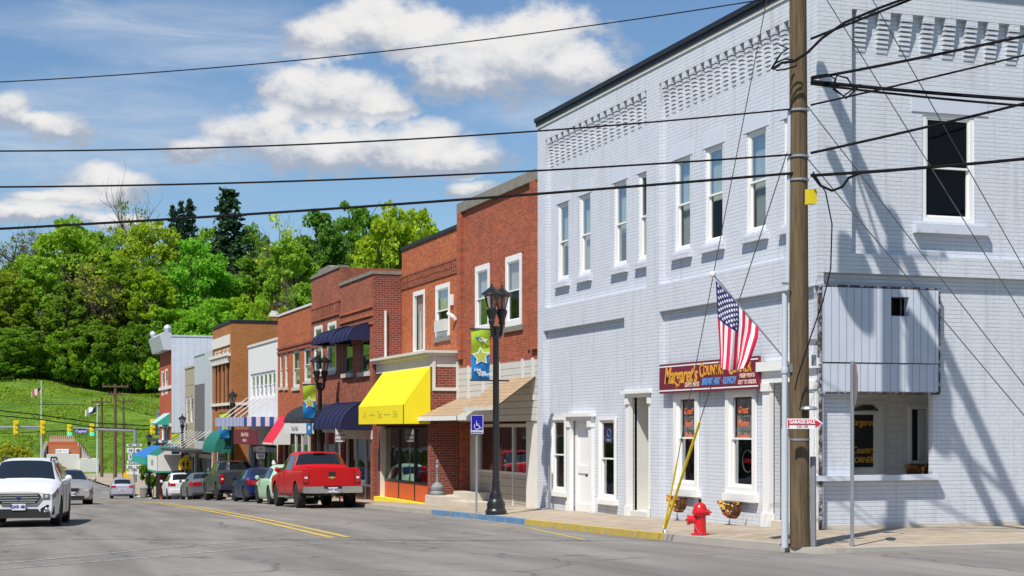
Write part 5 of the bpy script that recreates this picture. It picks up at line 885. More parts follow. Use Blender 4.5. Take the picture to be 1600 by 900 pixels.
r, b_ = vehicle('grey_sedan', 'steel grey sedan with wide red tail lights parked ahead of the charcoal pickup', SED, 'paint_grey', (12.35, 88.1), 0, (.32, .21), (.9, 3.65), (1.27, 2.03, 1.35, 3.7, 3.58, 4.15), (2.35,), smooth=3); tails(r, b_, .74, .92, .30, .78); bumper(r, b_, .34, .62, 'paint_grey'); plate(r, -b_.L/2-.02, .80, '6LM 541', False)
r, b_ = vehicle('white_hatchback', 'white small car mostly hidden ahead of the steel grey sedan', HAT, 'paint_white', (12.35, 97.2), 0, (.32, .2), (.8, 3.2), (1.02, 1.73, 1.1, 3.6, 3.52, 3.93), (2.2,), smooth=3); tails(r, b_, .8, .95, .5, .8); bumper(r, b_, .34, .6, 'paint_white')
r, b_ = vehicle('lilac_hatchback', 'pale lilac silver hatchback driving away down the street alone', HAT, 'paint_lilac', (12.0, 130.2), -.06, (.33, .22), (.8, 3.25), (1.02, 1.73, 1.1, 3.6, 3.52, 3.93), (2.2,), smooth=3); tails(r, b_, .86, 1.02, .50, .80, wrap=.35); bumper(r, b_, .34, .62, 'paint_lilac', .78); plate(r, -b_.L/2-.075, .70, '2JP 884', False, .5, .14)
# ================================================================= STREET FURNITURE
# utility pole
PX, PY = 12.9, 23.1; pg = G(PY)+SWH-.05
P = thing('utility_pole', 'weathered brown wooden utility pole with a grey conduit standing at the corner', 'utility pole', (PX, PY, pg))
lean = lambda z: (PX+.0-.004*(z-pg), PY, z)
mb = MB(); zz = np.linspace(pg, EYE+11.2, 26); mb.tube([lean(z) for z in zz], [.165-.04*i/25 for i in range(26)], 14); mb.build('post', 'pole_wood', P, smooth=True)
cx = PX-.27*c_; cy = PY+.27*s_-.05
mb = MB(); mb.tube([(cx, cy, pg), (cx, cy, EYE+.0)], .06, 10); mb.tube([(cx, cy, EYE+0), (cx, cy, EYE+2.2)], .048, 10); mb.tube([(cx+.05, cy, EYE+2.25), (cx+.09, cy, EYE+5.2)], .035, 8); mb.lathe([(.062, EYE+.9), (.07, EYE+.95), (.062, EYE+1.0)], (cx, cy, 0), 10); mb.build('conduit', 'grey_pipe', P, smooth=True)
mb = MB(); mb.tube([(PX+.19, PY-.1, pg), (PX+.185, PY-.1, EYE-.45)], .05, 8); mb.box(PX+.05, PX+.17, PY-.27, PY-.18, EYE+1.35, EYE+1.45); mb.build('ground_guard', 'slate_grey', P)
mb = MB(); [mb.lathe([(.14, z), (.168, z+.01), (.168, z+.04), (.14, z+.05)], lean(z)[:2]+(0,), 14) for z in (EYE-.20, EYE+4.02, EYE+4.4, EYE+5.15)]; mb.box(cx-.1, cx+.02, cy-.12, cy-.08, EYE+2.33, EYE+2.37); mb.build('strap', 'galvanised', P)
mb = MB(); mb.box(PX-.02, PX+.12, PY-.34, PY-.2, EYE+3.62, EYE+3.86); mb.build('cable_box', 'guard_yellow', P); mb = MB(); mb.lathe([(.12,0),(.14,.02),(.12,.05),(.04,.07)], (PX+.02, PY-.26, EYE+.30), 12); mb.box(PX+.12, PX+.18, PY-.22, PY-.16, EYE+1.02, EYE+1.2); mb.build('meter_cap', 'galvanised', P)
mb = MB(); zt_ = EYE+10.3; mb.box(PX-.9, PX+.9, PY-.24, PY-.12, zt_+.4, zt_+.52); mb.box(PX+.12, PX+.30, PY-2.9, PY+1.5, zt_-.09, zt_+.09); mb.box(PX+.12, PX+.28, PY-3.1, PY+1.3, zt_-1.22, zt_-1.05); mb.tube([(PX+.19, PY-1.2, zt_), (PX+.1, PY, zt_-.9), (PX+.19, PY+1.2, zt_)], .03, 5); mb.build('crossarm', 'pole_wood', P)
mb = MB(); [mb.lathe([(.03,0),(.07,.03),(.05,.06),(.07,.09),(.04,.14)], (PX+dx*.7, PY-.18, zt_+.52), 10) for dx in (-1.2, -.6, .6, 1.2)]; mb.build('insulator', 'slate_grey', P)
mb = MB(); mb.lathe([(.1,0),(.29,.03),(.30,.1),(.30,1.0),(.26,1.08),(.1,1.12)], (PX+.42, PY-.28, EYE+7.9), 16); mb.lathe([(.1,0),(.26,.03),(.26,.9),(.1,1.0)], (PX-.30, PY+.42, EYE+8.2), 16); mb.build('transformer', 'slate_grey', P, smooth=True)
mb = MB(); mb.tube([(PX, PY, EYE+7.6), (PX+.6, PY-.9, EYE+8.6), (PX+1.3, PY-1.8, EYE+9.2), (PX+2.0, PY-2.4, EYE+9.3)], [.05,.05,.045,.04], 8); mb.box(PX+1.9, PX+2.4, PY-2.75, PY-2.3, EYE+9.22, EYE+9.36); mb.build('lamp_arm', 'galvanised', P)
# garage sale arrow
D_ = 25.6; T_ = thing('arrow_sign', 'white and red arrow board tacked to the wooden utility pole', 'sign', tuple(c2w(1257, 661, D_)))
def SP(px, py, D=D_): return tuple(c2w(px, py, D))
dv_ = Vector((s_, c_, 0))
mb = MB(); mb.prism([SP(1230,654), SP(1276,654), SP(1286,661.5), SP(1276,670), SP(1230,670)], tuple(dv_*.012)); mb.build('board', 'sign_white', T_)
mb = MB(); mb.prism([SP(1274,656,D_-.008), SP(1283.5,661.7,D_-.008), SP(1274,668,D_-.008)], tuple(dv_*.006)); mb.prism([SP(1231,656,D_-.008), SP(1233,656,D_-.008), SP(1233,668,D_-.008), SP(1231,668,D_-.008)], tuple(dv_*.006)); mb.prism([SP(1233,655.6,D_-.007), SP(1274,655.6,D_-.007), SP(1274,663.5,D_-.007), SP(1233,663.5,D_-.007)], tuple(dv_*.005)); mb.build('red_print', 'sign_red', T_)
def Mcam(px, py, D): p = c2w(px, py, D); return Matrix(((c_, 0, -s_, p.x), (-s_, 0, -c_, p.y), (0, 1, 0, p.z), (0, 0, 0, 1)))
text('GARAGE SALE', .074, Mcam(1253.5, 659.6, D_-.012), 'sign_white', T_, bold=.003, xs=.88); text('9 AM - 4 PM', .035, Mcam(1253.5, 665.8, D_-.012), 'sign_red', T_)
# stop sign seen from behind
sp = (13.72, 22.85); zg = G(sp[1])+SWH-.04; T_ = thing('stop_sign', 'back of an octagonal stop sign on a galvanised post beside the corner pole', 'sign', (*sp, zg))
mb = MB(); zt_ = EYE+1.10; mb.tube([(*sp, zg), (*sp, zt_)], .032, 8); mb.lathe([(.04,0),(.045,.03),(.04,.06)], (*sp, zg), 8); mb.build('post', 'galvanised', T_)
an = R(24); nx, ny = math.cos(an)*1, -math.sin(an); tx, ty = math.sin(an), math.cos(an)
oc = [(.36*math.cos(R(22.5+45*k)), .36*math.sin(R(22.5+45*k))) for k in range(8)]; zc_ = zt_-.38
for off, nm, mt in ((.04, 'panel', 'galvanised'), (.048, 'sign_face', 'sign_red')): mb = MB(); mb.prism([(sp[0]+nx*off+tx*a, sp[1]+ny*off+ty*a, zc_+b) for a, b in oc], (nx*.004, ny*.004, 0)); fo = mb.build(nm, mt, T_)
text('STOP', .26, Matrix(((tx,0,nx,sp[0]+nx*.055),(ty,0,ny,sp[1]+ny*.055),(0,1,0,zc_),(0,0,0,1))), 'sign_white', T_)
# hydrant
hx, hy = 12.96, 26.95; hz = G(hy)+SWH; H_ = thing('fire_hydrant', 'red fire hydrant at the kerb in front of the corner restaurant', 'fire hydrant', (hx, hy, hz))
mb = MB(); mb.lathe([(.15,0),(.16,.02),(.16,.05),(.115,.06),(.11,.36),(.13,.37),(.135,.41),(.15,.42),(.15,.45),(.135,.46),(.125,.52),(.095,.58),(.05,.61),(.03,.615)], (hx, hy, hz), 20); mb.build('barrel', 'hydrant_red', H_, smooth=True)
mb = MB(); mb.lathe([(.025,0),(.032,.01),(.03,.06),(.01,.065)], (hx, hy, hz+.615), 5); mb.build('operating_nut', 'iron', H_)
for d, r_, l_, z in (((-c_, s_), .095, .24, .29), ((-s_*.8-.5*c_, -c_*.8+.5*s_), .06, .17, .43), ((c_, -s_), .058, .18, .43), ((s_, c_), .058, .17, .43)):
    mb = MB(); p = Vector((hx, hy, hz+z)); q = Vector((d[0], d[1], 0)); mb.tube([p+q*.08, p+q*(l_-.05)], r_*.8, 12); mb.tube([p+q*(l_-.05), p+q*l_], r_, 12); mb.tube([p+q*l_, p+q*(l_+.035)], .02, 5); mb.build('outlet', 'hydrant_red', H_, smooth=True)
mb = MB(); mb.tube([(hx-.18, hy-.1, hz+.25), (hx-.12, hy-.16, hz+.08), (hx-.02, hy-.15, hz+.03), (hx-.12, hy-.2, hz+.02)], .007, 5); mb.build('chain', 'galvanised', H_)
# street lamps
def banner(par, x, y, z0, z1, w, full=True):
    mb = MB(); n, m = 6, 12; f = lambda i, j: (x-w*i/n, y+.03*math.sin(j*.9+i*.5), z0+(z1-z0)*j/m)
    mb.v = [f(i, j) for j in range(m+1) for i in range(n+1)]; 
    for j in range(m):
        for i in range(n): zf = (j+.5)/m+.05*math.sin(i*1.1); mb.f.append([j*(n+1)+i, j*(n+1)+i+1, (j+1)*(n+1)+i+1, (j+1)*(n+1)+i]); mb.m.append(0 if zf > .46 else 1)
    b = mb.build('banner', ['banner_green', 'banner_blue'], par, smooth=True); cxm, czm = x-w/2, z0+(z1-z0)*.47; rr = w*.47; yy = y-.045
    star = lambda r1, r2, dy, t0=.22: [(cxm+r*math.cos(a), yy-dy, czm+r*math.sin(a)) for k in range(10) for r, a in [((r1 if k % 2 == 0 else r2), math.pi/2+t0*.4+k*math.pi/5)]]
    mb = MB(); mb.poly(star(rr*1.05, rr*.56, 0)); s_o = mb.build('star_outline', 'sign_white', b); mb = MB(); mb.poly(star(rr*.82, rr*.42, .006)); mb.build('star', 'star_green', b)
    if full:
        for k, wd in enumerate(('Live', 'Love', 'Explore')): text(wd, w*.22, Mv(x-w*(.70-.2*k), yy, z0+(z1-z0)*(.20-.045*k)), 'sign_white', b, shear=.3, bold=.003)
        text('visit', w*.2, Mv(x-w*.66, yy, z0+(z1-z0)*.84), 'banner_blue', b, bold=.002); text('City', w*.26, Mv(x-w*.4, yy, z0+(z1-z0)*.80), 'sign_white', b, shear=.2, bold=.003)
    mb = MB(); [mb.tube([(x+.22, y, z), (x-w-.03, y, z)], .018, 6) for z in (z0-.02, z1+.02)]; mb.build('banner_arm', 'iron', par)
def lantern(mb, gl, cap, x, y, z, s=1.0):
    mb.lathe([(.03*s,0),(.07*s,.05*s),(.09*s,.12*s),(.075*s,.16*s),(.14*s,.34*s),(.15*s,.42*s),(.10*s,.46*s)], (x, y, z), 12)
    for k in range(6): a = k*math.pi/3+.3; mb.tube([(x+.10*s*math.cos(a), y+.10*s*math.sin(a), z+.45*s), (x+.20*s*math.cos(a), y+.20*s*math.sin(a), z+.80*s)], .012*s, 4)
    gl.lathe([(.09*s,.45*s),(.18*s,.80*s)], (x, y, z), 6)
    cap.lathe([(.22*s,.79*s),(.28*s,.81*s),(.27*s,.85*s),(.16*s,.93*s),(.12*s,.96*s),(.07*s,1.0*s),(.05*s,1.03*s),(.02*s,1.06*s),(.035*s,1.10*s),(.012*s,1.14*s),(.01*s,1.20*s)], (x, y, z), 12)
glassmat('lamp_glass', (.5,.5,.45), .7)
def street_lamp(label, x, y, ztop, double, ban=True, full=True):
    zg = G(y)+SWH; t_ = thing('street_lamp', label, 'street lamp', (x, y, zg), 'black lantern street lamps along the kerb'); s = 1.0; zl = ztop-1.2
    mb = MB(); mb.lathe([(.27,0),(.28,.10),(.25,.13),(.23,.20),(.24,.28),(.19,.38),(.16,.44),(.17,.50),(.12,.60),(.10,.78),(.11,.82),(.088,.9),(.078,zl-zg-.15),(.11,zl-zg-.1),(.10,zl-zg)], (x, y, zg), 16); mb.build('post', 'iron', t_, smooth=True)
    mb, gl, cp = MB(), MB(), MB()
    offs = ((-.15, -.10), (.20, .12)) if double else ((0, 0),)
    if double:
        for dx, dy in offs: mb.tube([(x, y, zl-.35), (x+dx*.8, y+dy*.8, zl-.22), (x+dx, y+dy, zl+.02)], .05, 8); lantern(mb, gl, cp, x+dx, y+dy, zl, .98)
    else: lantern(mb, gl, cp, x, y, zl, 1.0)
    mb.build('lantern_holder', 'iron', t_, smooth=True); gl.build('lantern_glass', 'lamp_glass', t_); cp.build('lantern_cap', 'iron', t_, smooth=True)
    if ban: banner(t_, x-.17, y, ztop-2.58, ztop-1.30, .5, full); mb = MB(); mb.tube([(x-.05, y, ztop-2.6), (x+.35, y, ztop-2.6)], .02, 6); mb.build('stub_arm', 'iron', t_)
    return t_
for (px, py, u, dbl, ban, lab) in ((775,437,13.02,True,True,'black twin lantern street lamp with a star banner beside the blue parking sign'), (500,549,13.1,True,True,'black twin lantern street lamp rising behind the red pickup'), (363.5,607,13.35,False,True,'black single lantern street lamp with a banner in front of the tan brick building'), (285,645,13.2,False,True,'black street lamp with a banner over the green awning'), (233,674,13.0,False,False,'plain black street lamp standing beside the stone litter bin')):
    v = yv(px, u); street_lamp(lab, u, v, zy(py, u, v), dbl, ban, px > 700)
# parking sign
def post_sign(name, label, u, v, pt, w, h, face_m, draw=None, mat='galvanised', cat='sign', r_=.03):
    zg = G(v)+SWH; t_ = thing(name, label, cat, (u, v, zg)); mb = MB(); mb.tube([(u, v, zg), (u, v, pt+.03)], r_, 8); mb.build('post', mat, t_)
    mb = MB(); mb.box(u-w/2, u+w/2, v-r_-.02, v-r_-.012, pt-h, pt); bo = mb.build('board', face_m, t_, bevel=.004); 
    if draw: draw(t_, u, v-r_-.024, pt, w, h)
    return t_
def access(t_, u, y, zt_, w, h):
    mb = MB(); fr_ = Fr('v', y); fr_.frame(mb, u-w/2+.01, u+w/2-.01, zt_-h+.01, zt_-.01, .012, -.002, .004); s = w*.5; cz = zt_-h*.55
    mb.tube([(u-.02*s+.42*s*math.cos(a)*1.0, y, cz-.15*s+.42*s*math.sin(a)) for a in np.linspace(2.4, 6.4, 16)], .022*s*2, 5)
    mb.tube([(u-.12*s, y, cz+.62*s), (u-.1*s, y, cz+.60*s)], .12*s, 8); mb.tube([(u-.12*s, y, cz+.45*s), (u-.06*s, y, cz), (u+.30*s, y, cz-.02*s), (u+.50*s, y, cz-.42*s), (u+.66*s, y, cz-.36*s)], .055*s, 6); mb.tube([(u-.1*s, y, cz+.22*s), (u+.22*s, y, cz+.2*s)], .045*s, 6); mb.build('wheelchair_symbol', 'sign_white', t_)
    text('PARKING', .085, Mv(u, y-.002, zt_-h+.075), 'sign_white', t_, bold=.003)
u = 13.0; v = yv(744.5, u); post_sign('parking_sign', 'blue wheelchair parking sign on a thin grey post', u, v, zy(648, u, v), .36, .52, 'sign_blue', access)
def three(lines_, col='slate_grey', size=.13):
    def f(t_, u, y, zt_, w, h):
        for k, l_ in enumerate(lines_): text(l_, size, Mv(u, y, zt_-h*(k+.8)/(len(lines_)+.5)), col, t_, bold=.004)
    return f
u = 12.95; v = yv(531, u); post_sign('regulation_sign', 'small white no parking board on a post behind the red pickup', u, v, zy(669, u, v), .36, .5, 'sign_white', three(('NO', 'PARKING', 'LOADING'), size=.09))
u = 13.3; v = yv(407, u); post_sign('regulation_sign', 'small white no parking board on a post in front of the maroon shop sign', u, v, zy(697, u, v), .42, .6, 'sign_white', three(('NO', 'PARKING', 'ZONE'), size=.11))
u = 13.4; v = yv(346, u); post_sign('regulation_sign', 'small white board on a post under the green dome awning', u, v, zy(708, u, v), .42, .6, 'sign_white', three(('ONE', 'HOUR'), size=.12))
u = 12.7; v = yv(289, u); zt_ = zy(711, u, v); zg = G(v)+SWH; T_ = thing('school_crossing_sign', 'yellow school crossing sign on a post below the green awning', 'sign', (u, v, zg)); mb = MB(); mb.tube([(u, v, zg), (u, v, zt_)], .04, 8); mb.build('post', 'galvanised', T_)
w = .38; mb = MB(); mb.prism([(u, v-.06, zt_), (u+w, v-.06, zt_-.38), (u+w, v-.06, zt_-.88), (u-w, v-.06, zt_-.88), (u-w, v-.06, zt_-.38)], (0, .02, 0)); mb.build('board', 'sign_yellow', T_)
mb = MB()
for dx, s in ((-.11, .8), (.13, .7)): mb.tube([(u+dx, v-.07, zt_-.30*1-.08), (u+dx, v-.075, zt_-.42)], .06*s, 8); mb.tube([(u+dx, v-.07, zt_-.46), (u+dx, v-.07, zt_-.66)], [.10*s, .08*s], 8); mb.tube([(u+dx-.1*s, v-.07, zt_-.92), (u+dx, v-.07, zt_-.64), (u+dx+.1*s, v-.07, zt_-.92)], .035*s, 6)
mb.build('walking_figures', 'black_paint', T_)
# litter bins, far furniture
def bin_(label, px, py_top, py_bot, v, r_, mat):
    u = xu(px, v); zg = G(v)+.1; h = (py_bot-py_top)*dep(u, v)/F; t_ = thing('litter_bin', label, 'litter bin', (u, v, zg)); mb = MB(); mb.lathe([(r_*.9,0),(r_,.05),(r_*1.02,h*.8),(r_*.95,h*.82)], (u, v, zg), 14); mb.build('barrel', mat, t_, smooth=True); mb = MB(); mb.lathe([(r_*1.08,h*.8),(r_*1.08,h*.86),(r_*.8,h),(r_*.3,h*1.02)], (u, v, zg), 14); mb.build('lid', 'slate_grey', t_, smooth=True)
bin_('stone litter bin at the foot of the plain black street lamp', 228, 763, 781, 120.5, .42, 'coping_stone'); bin_('brown slatted litter bin with a dark lid beside the far road junction', 187, 737, 765, 150, .55, 'dark_wood')
# ---- far junction
def sig(par, p, s=1.0, mat='guard_yellow', back=False, green=True, n=3):
    x, y, z = p; mb = MB(); mb.box(x-.22*s, x+.22*s, y-.15*s, y+.15*s, z-.62*s, z+.62*s); [mb.lathe([(.16*s,-.38*s),(.16*s,-.15*s)], (x, y, z+dz*s), 10, axis='y') for dz in (.4, 0, -.4)]; o = mb.build('signal_head', mat, par)
    mb = MB(); [mb.lathe([(.02,-.18*s),(.13*s,-.17*s)], (x, y-.0, z+dz*s), 10, axis='y') for dz in (.4, 0)]; mb.build('dark_lens', 'black_paint', o)
    if green: mb = MB(); mb.lathe([(.02,-.36*s),(.21*s,-.34*s)], (x, y-.06, z-.42*s), 12, axis='y'); mb.build('green_lens', 'green_light', o)
    return o
m, t, b = newmat('green_light'); b.inputs['Base Color'].default_value = (.02,.5,.35,1); b.inputs['Emission Color'].default_value = (.05,.75,.5,1); b.inputs['Emission Strength'].default_value = .7
vJ = 190; T_ = thing('signal_mast', 'grey traffic signal mast with two green lights over the far junction', 'traffic signal', (xu(211, vJ), vJ, G(vJ))); 
mx_ = xu(211, vJ); zt_ = zy(668, mx_, vJ); za_ = zy(673, mx_, vJ); mb = MB(); mb.tube([(mx_, vJ, G(vJ)), (mx_, vJ, zt_)], .22, 10); mb.tube([(mx_, vJ, za_), (xu(107, vJ), vJ, za_+.3)], [.17, .09], 8); mb.build('mast_arm', 'galvanised', T_)
for px in (108.5, 143.5): sig(T_, (xu(px, vJ), vJ, zy(671.5, mx_, vJ)), 1.15)
mb = MB(); a, b_ = xu(117, vJ), xu(136, vJ); mb.box(a, b_, vJ-.25, vJ-.2, zy(677, mx_, vJ), zy(670.5, mx_, vJ)); so_ = mb.build('street_name_board', 'sign_blue', T_); text('Capitol', .42, Mv((a+b_)/2, vJ-.26, zy(673.7, mx_, vJ)), 'sign_white', so_, bold=.01)
vJ = 165; T_ = thing('signal_mast', 'grey traffic signal mast arm reaching in from the side of the white wagon', 'traffic signal', (xu(-60, vJ), vJ, G(vJ))); x0 = xu(-60, vJ); za_ = zy(668, x0, vJ)
mb = MB(); mb.tube([(x0, vJ, G(vJ)-1), (x0, vJ, za_+.4)], .2, 10); mb.tube([(x0, vJ, za_), (xu(72, vJ), vJ, zy(667, xu(72, vJ), vJ))], [.16, .09], 8); mb.build('mast_arm', 'galvanised', T_)
for px in (25, 67): sig(T_, (xu(px, vJ), vJ, zy(668, xu(px, vJ), vJ)), 1.15, green=False)
mb = MB(); mb.box(xu(41, vJ), xu(60, vJ), vJ-.2, vJ-.15, zy(671.5, 10, vJ)-.0, zy(667, 10, vJ)); mb.build('street_name_board', 'slate_grey', T_)
vJ = 122; T_ = thing('pole_signal', 'traffic signal cluster in yellow and grey cases hung beside the orange brick end building', 'traffic signal', (xu(243, vJ), vJ, G(vJ))); x0 = xu(247, vJ)
mb = MB(); mb.tube([(x0+.5, vJ, G(vJ)), (x0+.5, vJ, zy(645, x0, vJ))], .07, 8); mb.build('post', 'slate_grey', T_); sig(T_, (xu(239, vJ), vJ, zy(667, x0, vJ)), .95, green=False); sig(T_, (xu(246, vJ)+.1, vJ+.1, zy(668, x0, vJ)), .9, 'galvanised', green=False); sig(T_, (xu(247, vJ)+.1, vJ+.1, zy(651, x0, vJ)), .85, 'slate_grey', green=False)
# route markers
vJ = 150; u0 = xu(210, vJ); T_ = thing('route_sign_post', 'post with two columns of white highway route markers beyond the lilac hatchback', 'sign', (u0, vJ, G(vJ))); mb = MB(); mb.tube([(u0, vJ, G(vJ)), (u0, vJ, zy(690, u0, vJ))], .07, 8); mb.build('post', 'slate_grey', T_)
for px, nums in ((203.3, ('WEST', '19', '3', 'TO', '55', '')), (215.6, ('EAST', '48', '1', 'SR', '33', ''))):
    x = xu(px, vJ); 
    for (y0, y1, w, sh), tx_ in zip(((693.5,697,.32,'r'),(700,708.5,.30,'s'),(710,718,.20,'r'),(719.5,724,.30,'r'),(726,735.5,.36,'v'),(736.5,741,.30,'r')), nums):
        za, zb_ = zy(y1, x, vJ), zy(y0, x, vJ); mb = MB(); yy = vJ-.10
        if sh == 'v': mb.prism([(x-w, yy, zb_), (x+w, yy, zb_), (x+w*.95, yy, (za+zb_)/2), (x, yy, za-.08), (x-w*.95, yy, (za+zb_)/2)], (0, .03, 0))
        elif sh == 's': mb.prism([(x-w, yy, zb_), (x+w, yy, zb_), (x+w, yy, za+.1), (x+w*.5, yy, za), (x-w*.5, yy, za), (x-w, yy, za+.1)], (0, .03, 0))
        else: mb.box(x-w, x+w, yy, yy+.03, za, zb_)
        o = mb.build('route_marker', 'sign_white', T_)
        if tx_: text(tx_, (zb_-za)*.75, Mv(x, yy-.01, (za+zb_)/2), 'black_paint', o, 'marker_lettering', bold=.008)
vJ = 156; u = xu(198, vJ); T_ = thing('warning_sign', 'small yellow crossing sign low beside the route marker post', 'sign', (u, vJ, G(vJ))); mb = MB(); mb.tube([(u, vJ, G(vJ)), (u, vJ, zy(738, u, vJ))], .05, 6); mb.build('post', 'black_paint', T_); mb = MB(); zc_ = zy(743, u, vJ); mb.prism([(u, vJ-.08, zc_+.5), (u+.34, vJ-.08, zc_+.15), (u+.34, vJ-.08, zc_-.3), (u-.34, vJ-.08, zc_-.3), (u-.34, vJ-.08, zc_+.15)], (0, .03, 0)); mb.build('board', 'sign_yellow', T_)
# far poles
def fpole(label, px, pt, v, arms, r_=.16, mat='pole_wood', base=None):
    u = xu(px, v); zg = Hill(u, v); zt_ = zy(pt, u, v); t_ = thing('power_pole', label, 'utility pole', (u, v, zg), 'power poles beyond the far junction'); mb = MB(); mb.tube([(u, v, zg-.3), (u, v, zt_)], [r_*1.1, r_*.7], 8); mb.build('post', mat, t_)
    mb = MB(); 
    for dz, hw in arms: mb.box(u-hw, u+hw, v-.2, v-.08, zt_-dz-.1, zt_-dz+.1); [mb.box(u+k*hw-.06, u+k*hw+.06, v-.18, v-.1, zt_-dz, zt_-dz+.35) for k in (-.95, -.5, .5, .95)]
    if arms: mb.build('crossarm', mat, t_)
    return u, v, zt_
q1 = fpole('tall weathered power pole with two crossarms in the middle of the far group', 180, 600, 200, ((.3, 1.55), (1.3, .9)), .22); q2 = fpole('pale power pole with a small crossarm just beyond the white flagpole', 159, 621, 215, ((.6, 1.3),), .2); q3 = fpole('dark thin power pole with one crossarm nearest the orange brick building', 193, 622, 215, ((.4, 1.3),), .18)
# flag poles
def flagpole(label, px, pt, v, fx, fy0, fy1, kind):
    u = xu(px, v); zg = Hill(u, v)-.2; zt_ = zy(pt, u, v); t_ = thing('flagpole', label, 'flagpole', (u, v, zg)); mb = MB(); mb.tube([(u, v, zg), (u, v, zt_)], [.13, .07], 8); mb.lathe([(.02,0),(.12,.08),(.02,.2)], (u, v, zt_), 8); mb.build('pole', 'white_metal', t_)
    a, z0, z1 = xu(fx, v), zy(fy1, u, v), zy(fy0, u, v); mb = MB(); n = 13; m_ = 13
    for i in range(n):
        for j in range(m_):
            X = lambda i, j: (u+(a-u)*i/n, v+.15*math.sin(i*.9), z0+(z1-z0)*j/m_-.55*(i/n)**1.3+.10*math.sin(i*.8+j*.1))
            c = ((2 if i < 5 and j > 5 else (0 if j % 2 == 0 else 1)) if kind == 'us' else (2 if (i+j*.6 < 9) else 1)); mb.add([X(i, j), X(i+1, j), X(i+1, j+1), X(i, j+1)], [(0,1,2,3)], c)
    mb.build('flag', ['flag_red', 'flag_white', 'flag_blue'], t_, smooth=True)
flagpole('tall white flagpole flying a small national flag in front of the green hill', 64.5, 597, 240, 49, 605, 615, 'us'); flagpole('white flagpole flying a navy and white flag beside the power poles', 152, 634, 225, 133, 634, 644, 'x')
# terrace with steps at the foot of the hill
vT = 249; T_ = thing('terrace', 'pale retaining wall and stepped terrace with a white signboard at the foot of the hill', 'terrace', (xu(108, vT), vT, -4.9)); X = lambda px: xu(px, vT); Zt = lambda py: zy(py, X(108), vT)
mb = MB(); mb.box(X(74), X(124), vT, vT+9, -5.2, Zt(710)); mb.box(X(124), X(153), vT-1.5, vT+6, -5.2, Zt(717)); mb.build('retaining_wall', 'aged_white', T_)
mb = MB(); mb.box(X(78), X(128), vT+4, vT+12, -5.2, Zt(697)); mb.box(X(80), X(128), vT+9, vT+14, -5, Zt(691)); mb.build('terracotta_tier', 'terracotta_wall', T_)
mb = MB(); mb.box(X(85), X(126), vT+14, vT+15, -5, Zt(681)); mb.build('upper_wall', 'tan_paint', T_)
mb = MB(); [mb.box(X(126+k*2.2), X(129+k*2.2), vT+5-k*.7, vT+7-k*.7, -5, Zt(692+k*3.2)) for k in range(7)]; [mb.box(X(74-k*1.8), X(77-k*1.8), vT+5-k*.6, vT+7-k*.6, -5, Zt(690+k*3.2)) for k in range(5)]; mb.build('steps', 'concrete', T_)
mb = MB()
for k in range(26): x = X(66+k*3.2); mb.tube([(x, vT+13, Zt(686)), (x, vT+13, Zt(674))], .04, 4)
mb.tube([(X(66), vT+13, Zt(674)), (X(148), vT+13, Zt(674))], .05, 5); [mb.tube([(X(124+k*3), vT-.2, Zt(697+k*4)), (X(124+k*3), vT-.2, Zt(690+k*4))], .05, 4) for k in range(7)]; mb.tube([(X(124), vT-.2, Zt(690)), (X(142), vT-.2, Zt(714))], .05, 5); mb.build('railing', 'iron', T_)
mb = MB(); mb.box(X(89), X(110), vT+3.7, vT+3.9, Zt(709), Zt(702)); so_ = mb.build('signboard', 'sign_white', T_); text('WELCOME TO TOWN', .42, Mv((X(89)+X(110))/2, vT+3.65, Zt(705.5)), 'slate_grey', so_)
mb = MB(); mb.prism([(X(84), vT-.4, Zt(738)), (X(104), vT-.4, Zt(738)), (X(103), vT-.4, Zt(730)), (X(94), vT-.4, Zt(727)), (X(86), vT-.4, Zt(731))], (0, .3, 0)); mb.build('brick_ornament', 'terracotta_wall', T_)
mb = MB(); mb.box(X(100), X(103), vT-4, vT-3.7, -4.9, Zt(719)); 
# ================================================================= CABLES
def sag(p, q, s, n=24): p, q = Vector(p), Vector(q); return [p.lerp(q, i/n)-Vector((0, 0, s*4*(i/n)*(1-i/n))) for i in range(n+1)]
def cable(name, pts, r_, label, mat='cable', group='overhead cables at the corner pole'): mb = MB(); mb.tube(pts, r_, 6, cap=True); return tag(mb.build(name, mat, smooth=True), label, 'cable', group)
def pole_at(py, px=1255): D = dep(PX, PY); return Vector((PX-.15, PY-.05, EYE+(HY-py)*D/F))
def left_end(pyA, pyB, u=-5.0, v=32.0):   # far end of a cable across the street, from where the cable leaves the photograph
    D = dep(u, v); px = 800+F*(u*c_-v*s_)/D; return px, D
for i, (y0, ym, y1, r_, lab) in enumerate(((127, 50, -6, .010, 'thin topmost cable crossing the sky above all the clouds'), (236, 203, 172, .014, 'second cable down crossing the sky and the corbelled wall'), (291, 266, 243, .016, 'third cable down crossing the upper windows of the painted brick building'), (356, 302, 272, .022, 'thick lowest cable crossing the tree tops and the red parapet'))):
    u, v = -5.0, 32.0+i*.4; D = dep(u, v); px = 800+F*(u*c_-v*s_)/D; A = pole_at(y1); best = None
    for ye in np.arange(y0-120, y0+140, 4):      # choose end height and sag so that the hanging curve has the photographed run
        for sg in np.arange(0, 1.3, .06):
            pts = sag((u, v, EYE+(HY-ye)*D/F), A, sg, 40); e = 0
            pr = [(800+F*(p.x*c_-p.y*s_)/dep(p.x, p.y), HY-F*(p.z-EYE)/dep(p.x, p.y)) for p in pts]
            xs_ = [a for a, _ in pr]; ys_ = [b for _, b in pr]
            e = abs(np.interp(0, xs_, ys_)-y0)+abs(np.interp(850, xs_, ys_)-ym)
            if best is None or e < best[0]: best = (e, ye, sg)
    cable('overhead_cable', sag((u, v, EYE+(HY-best[1])*D/F), A, best[2], 48), r_, lab)
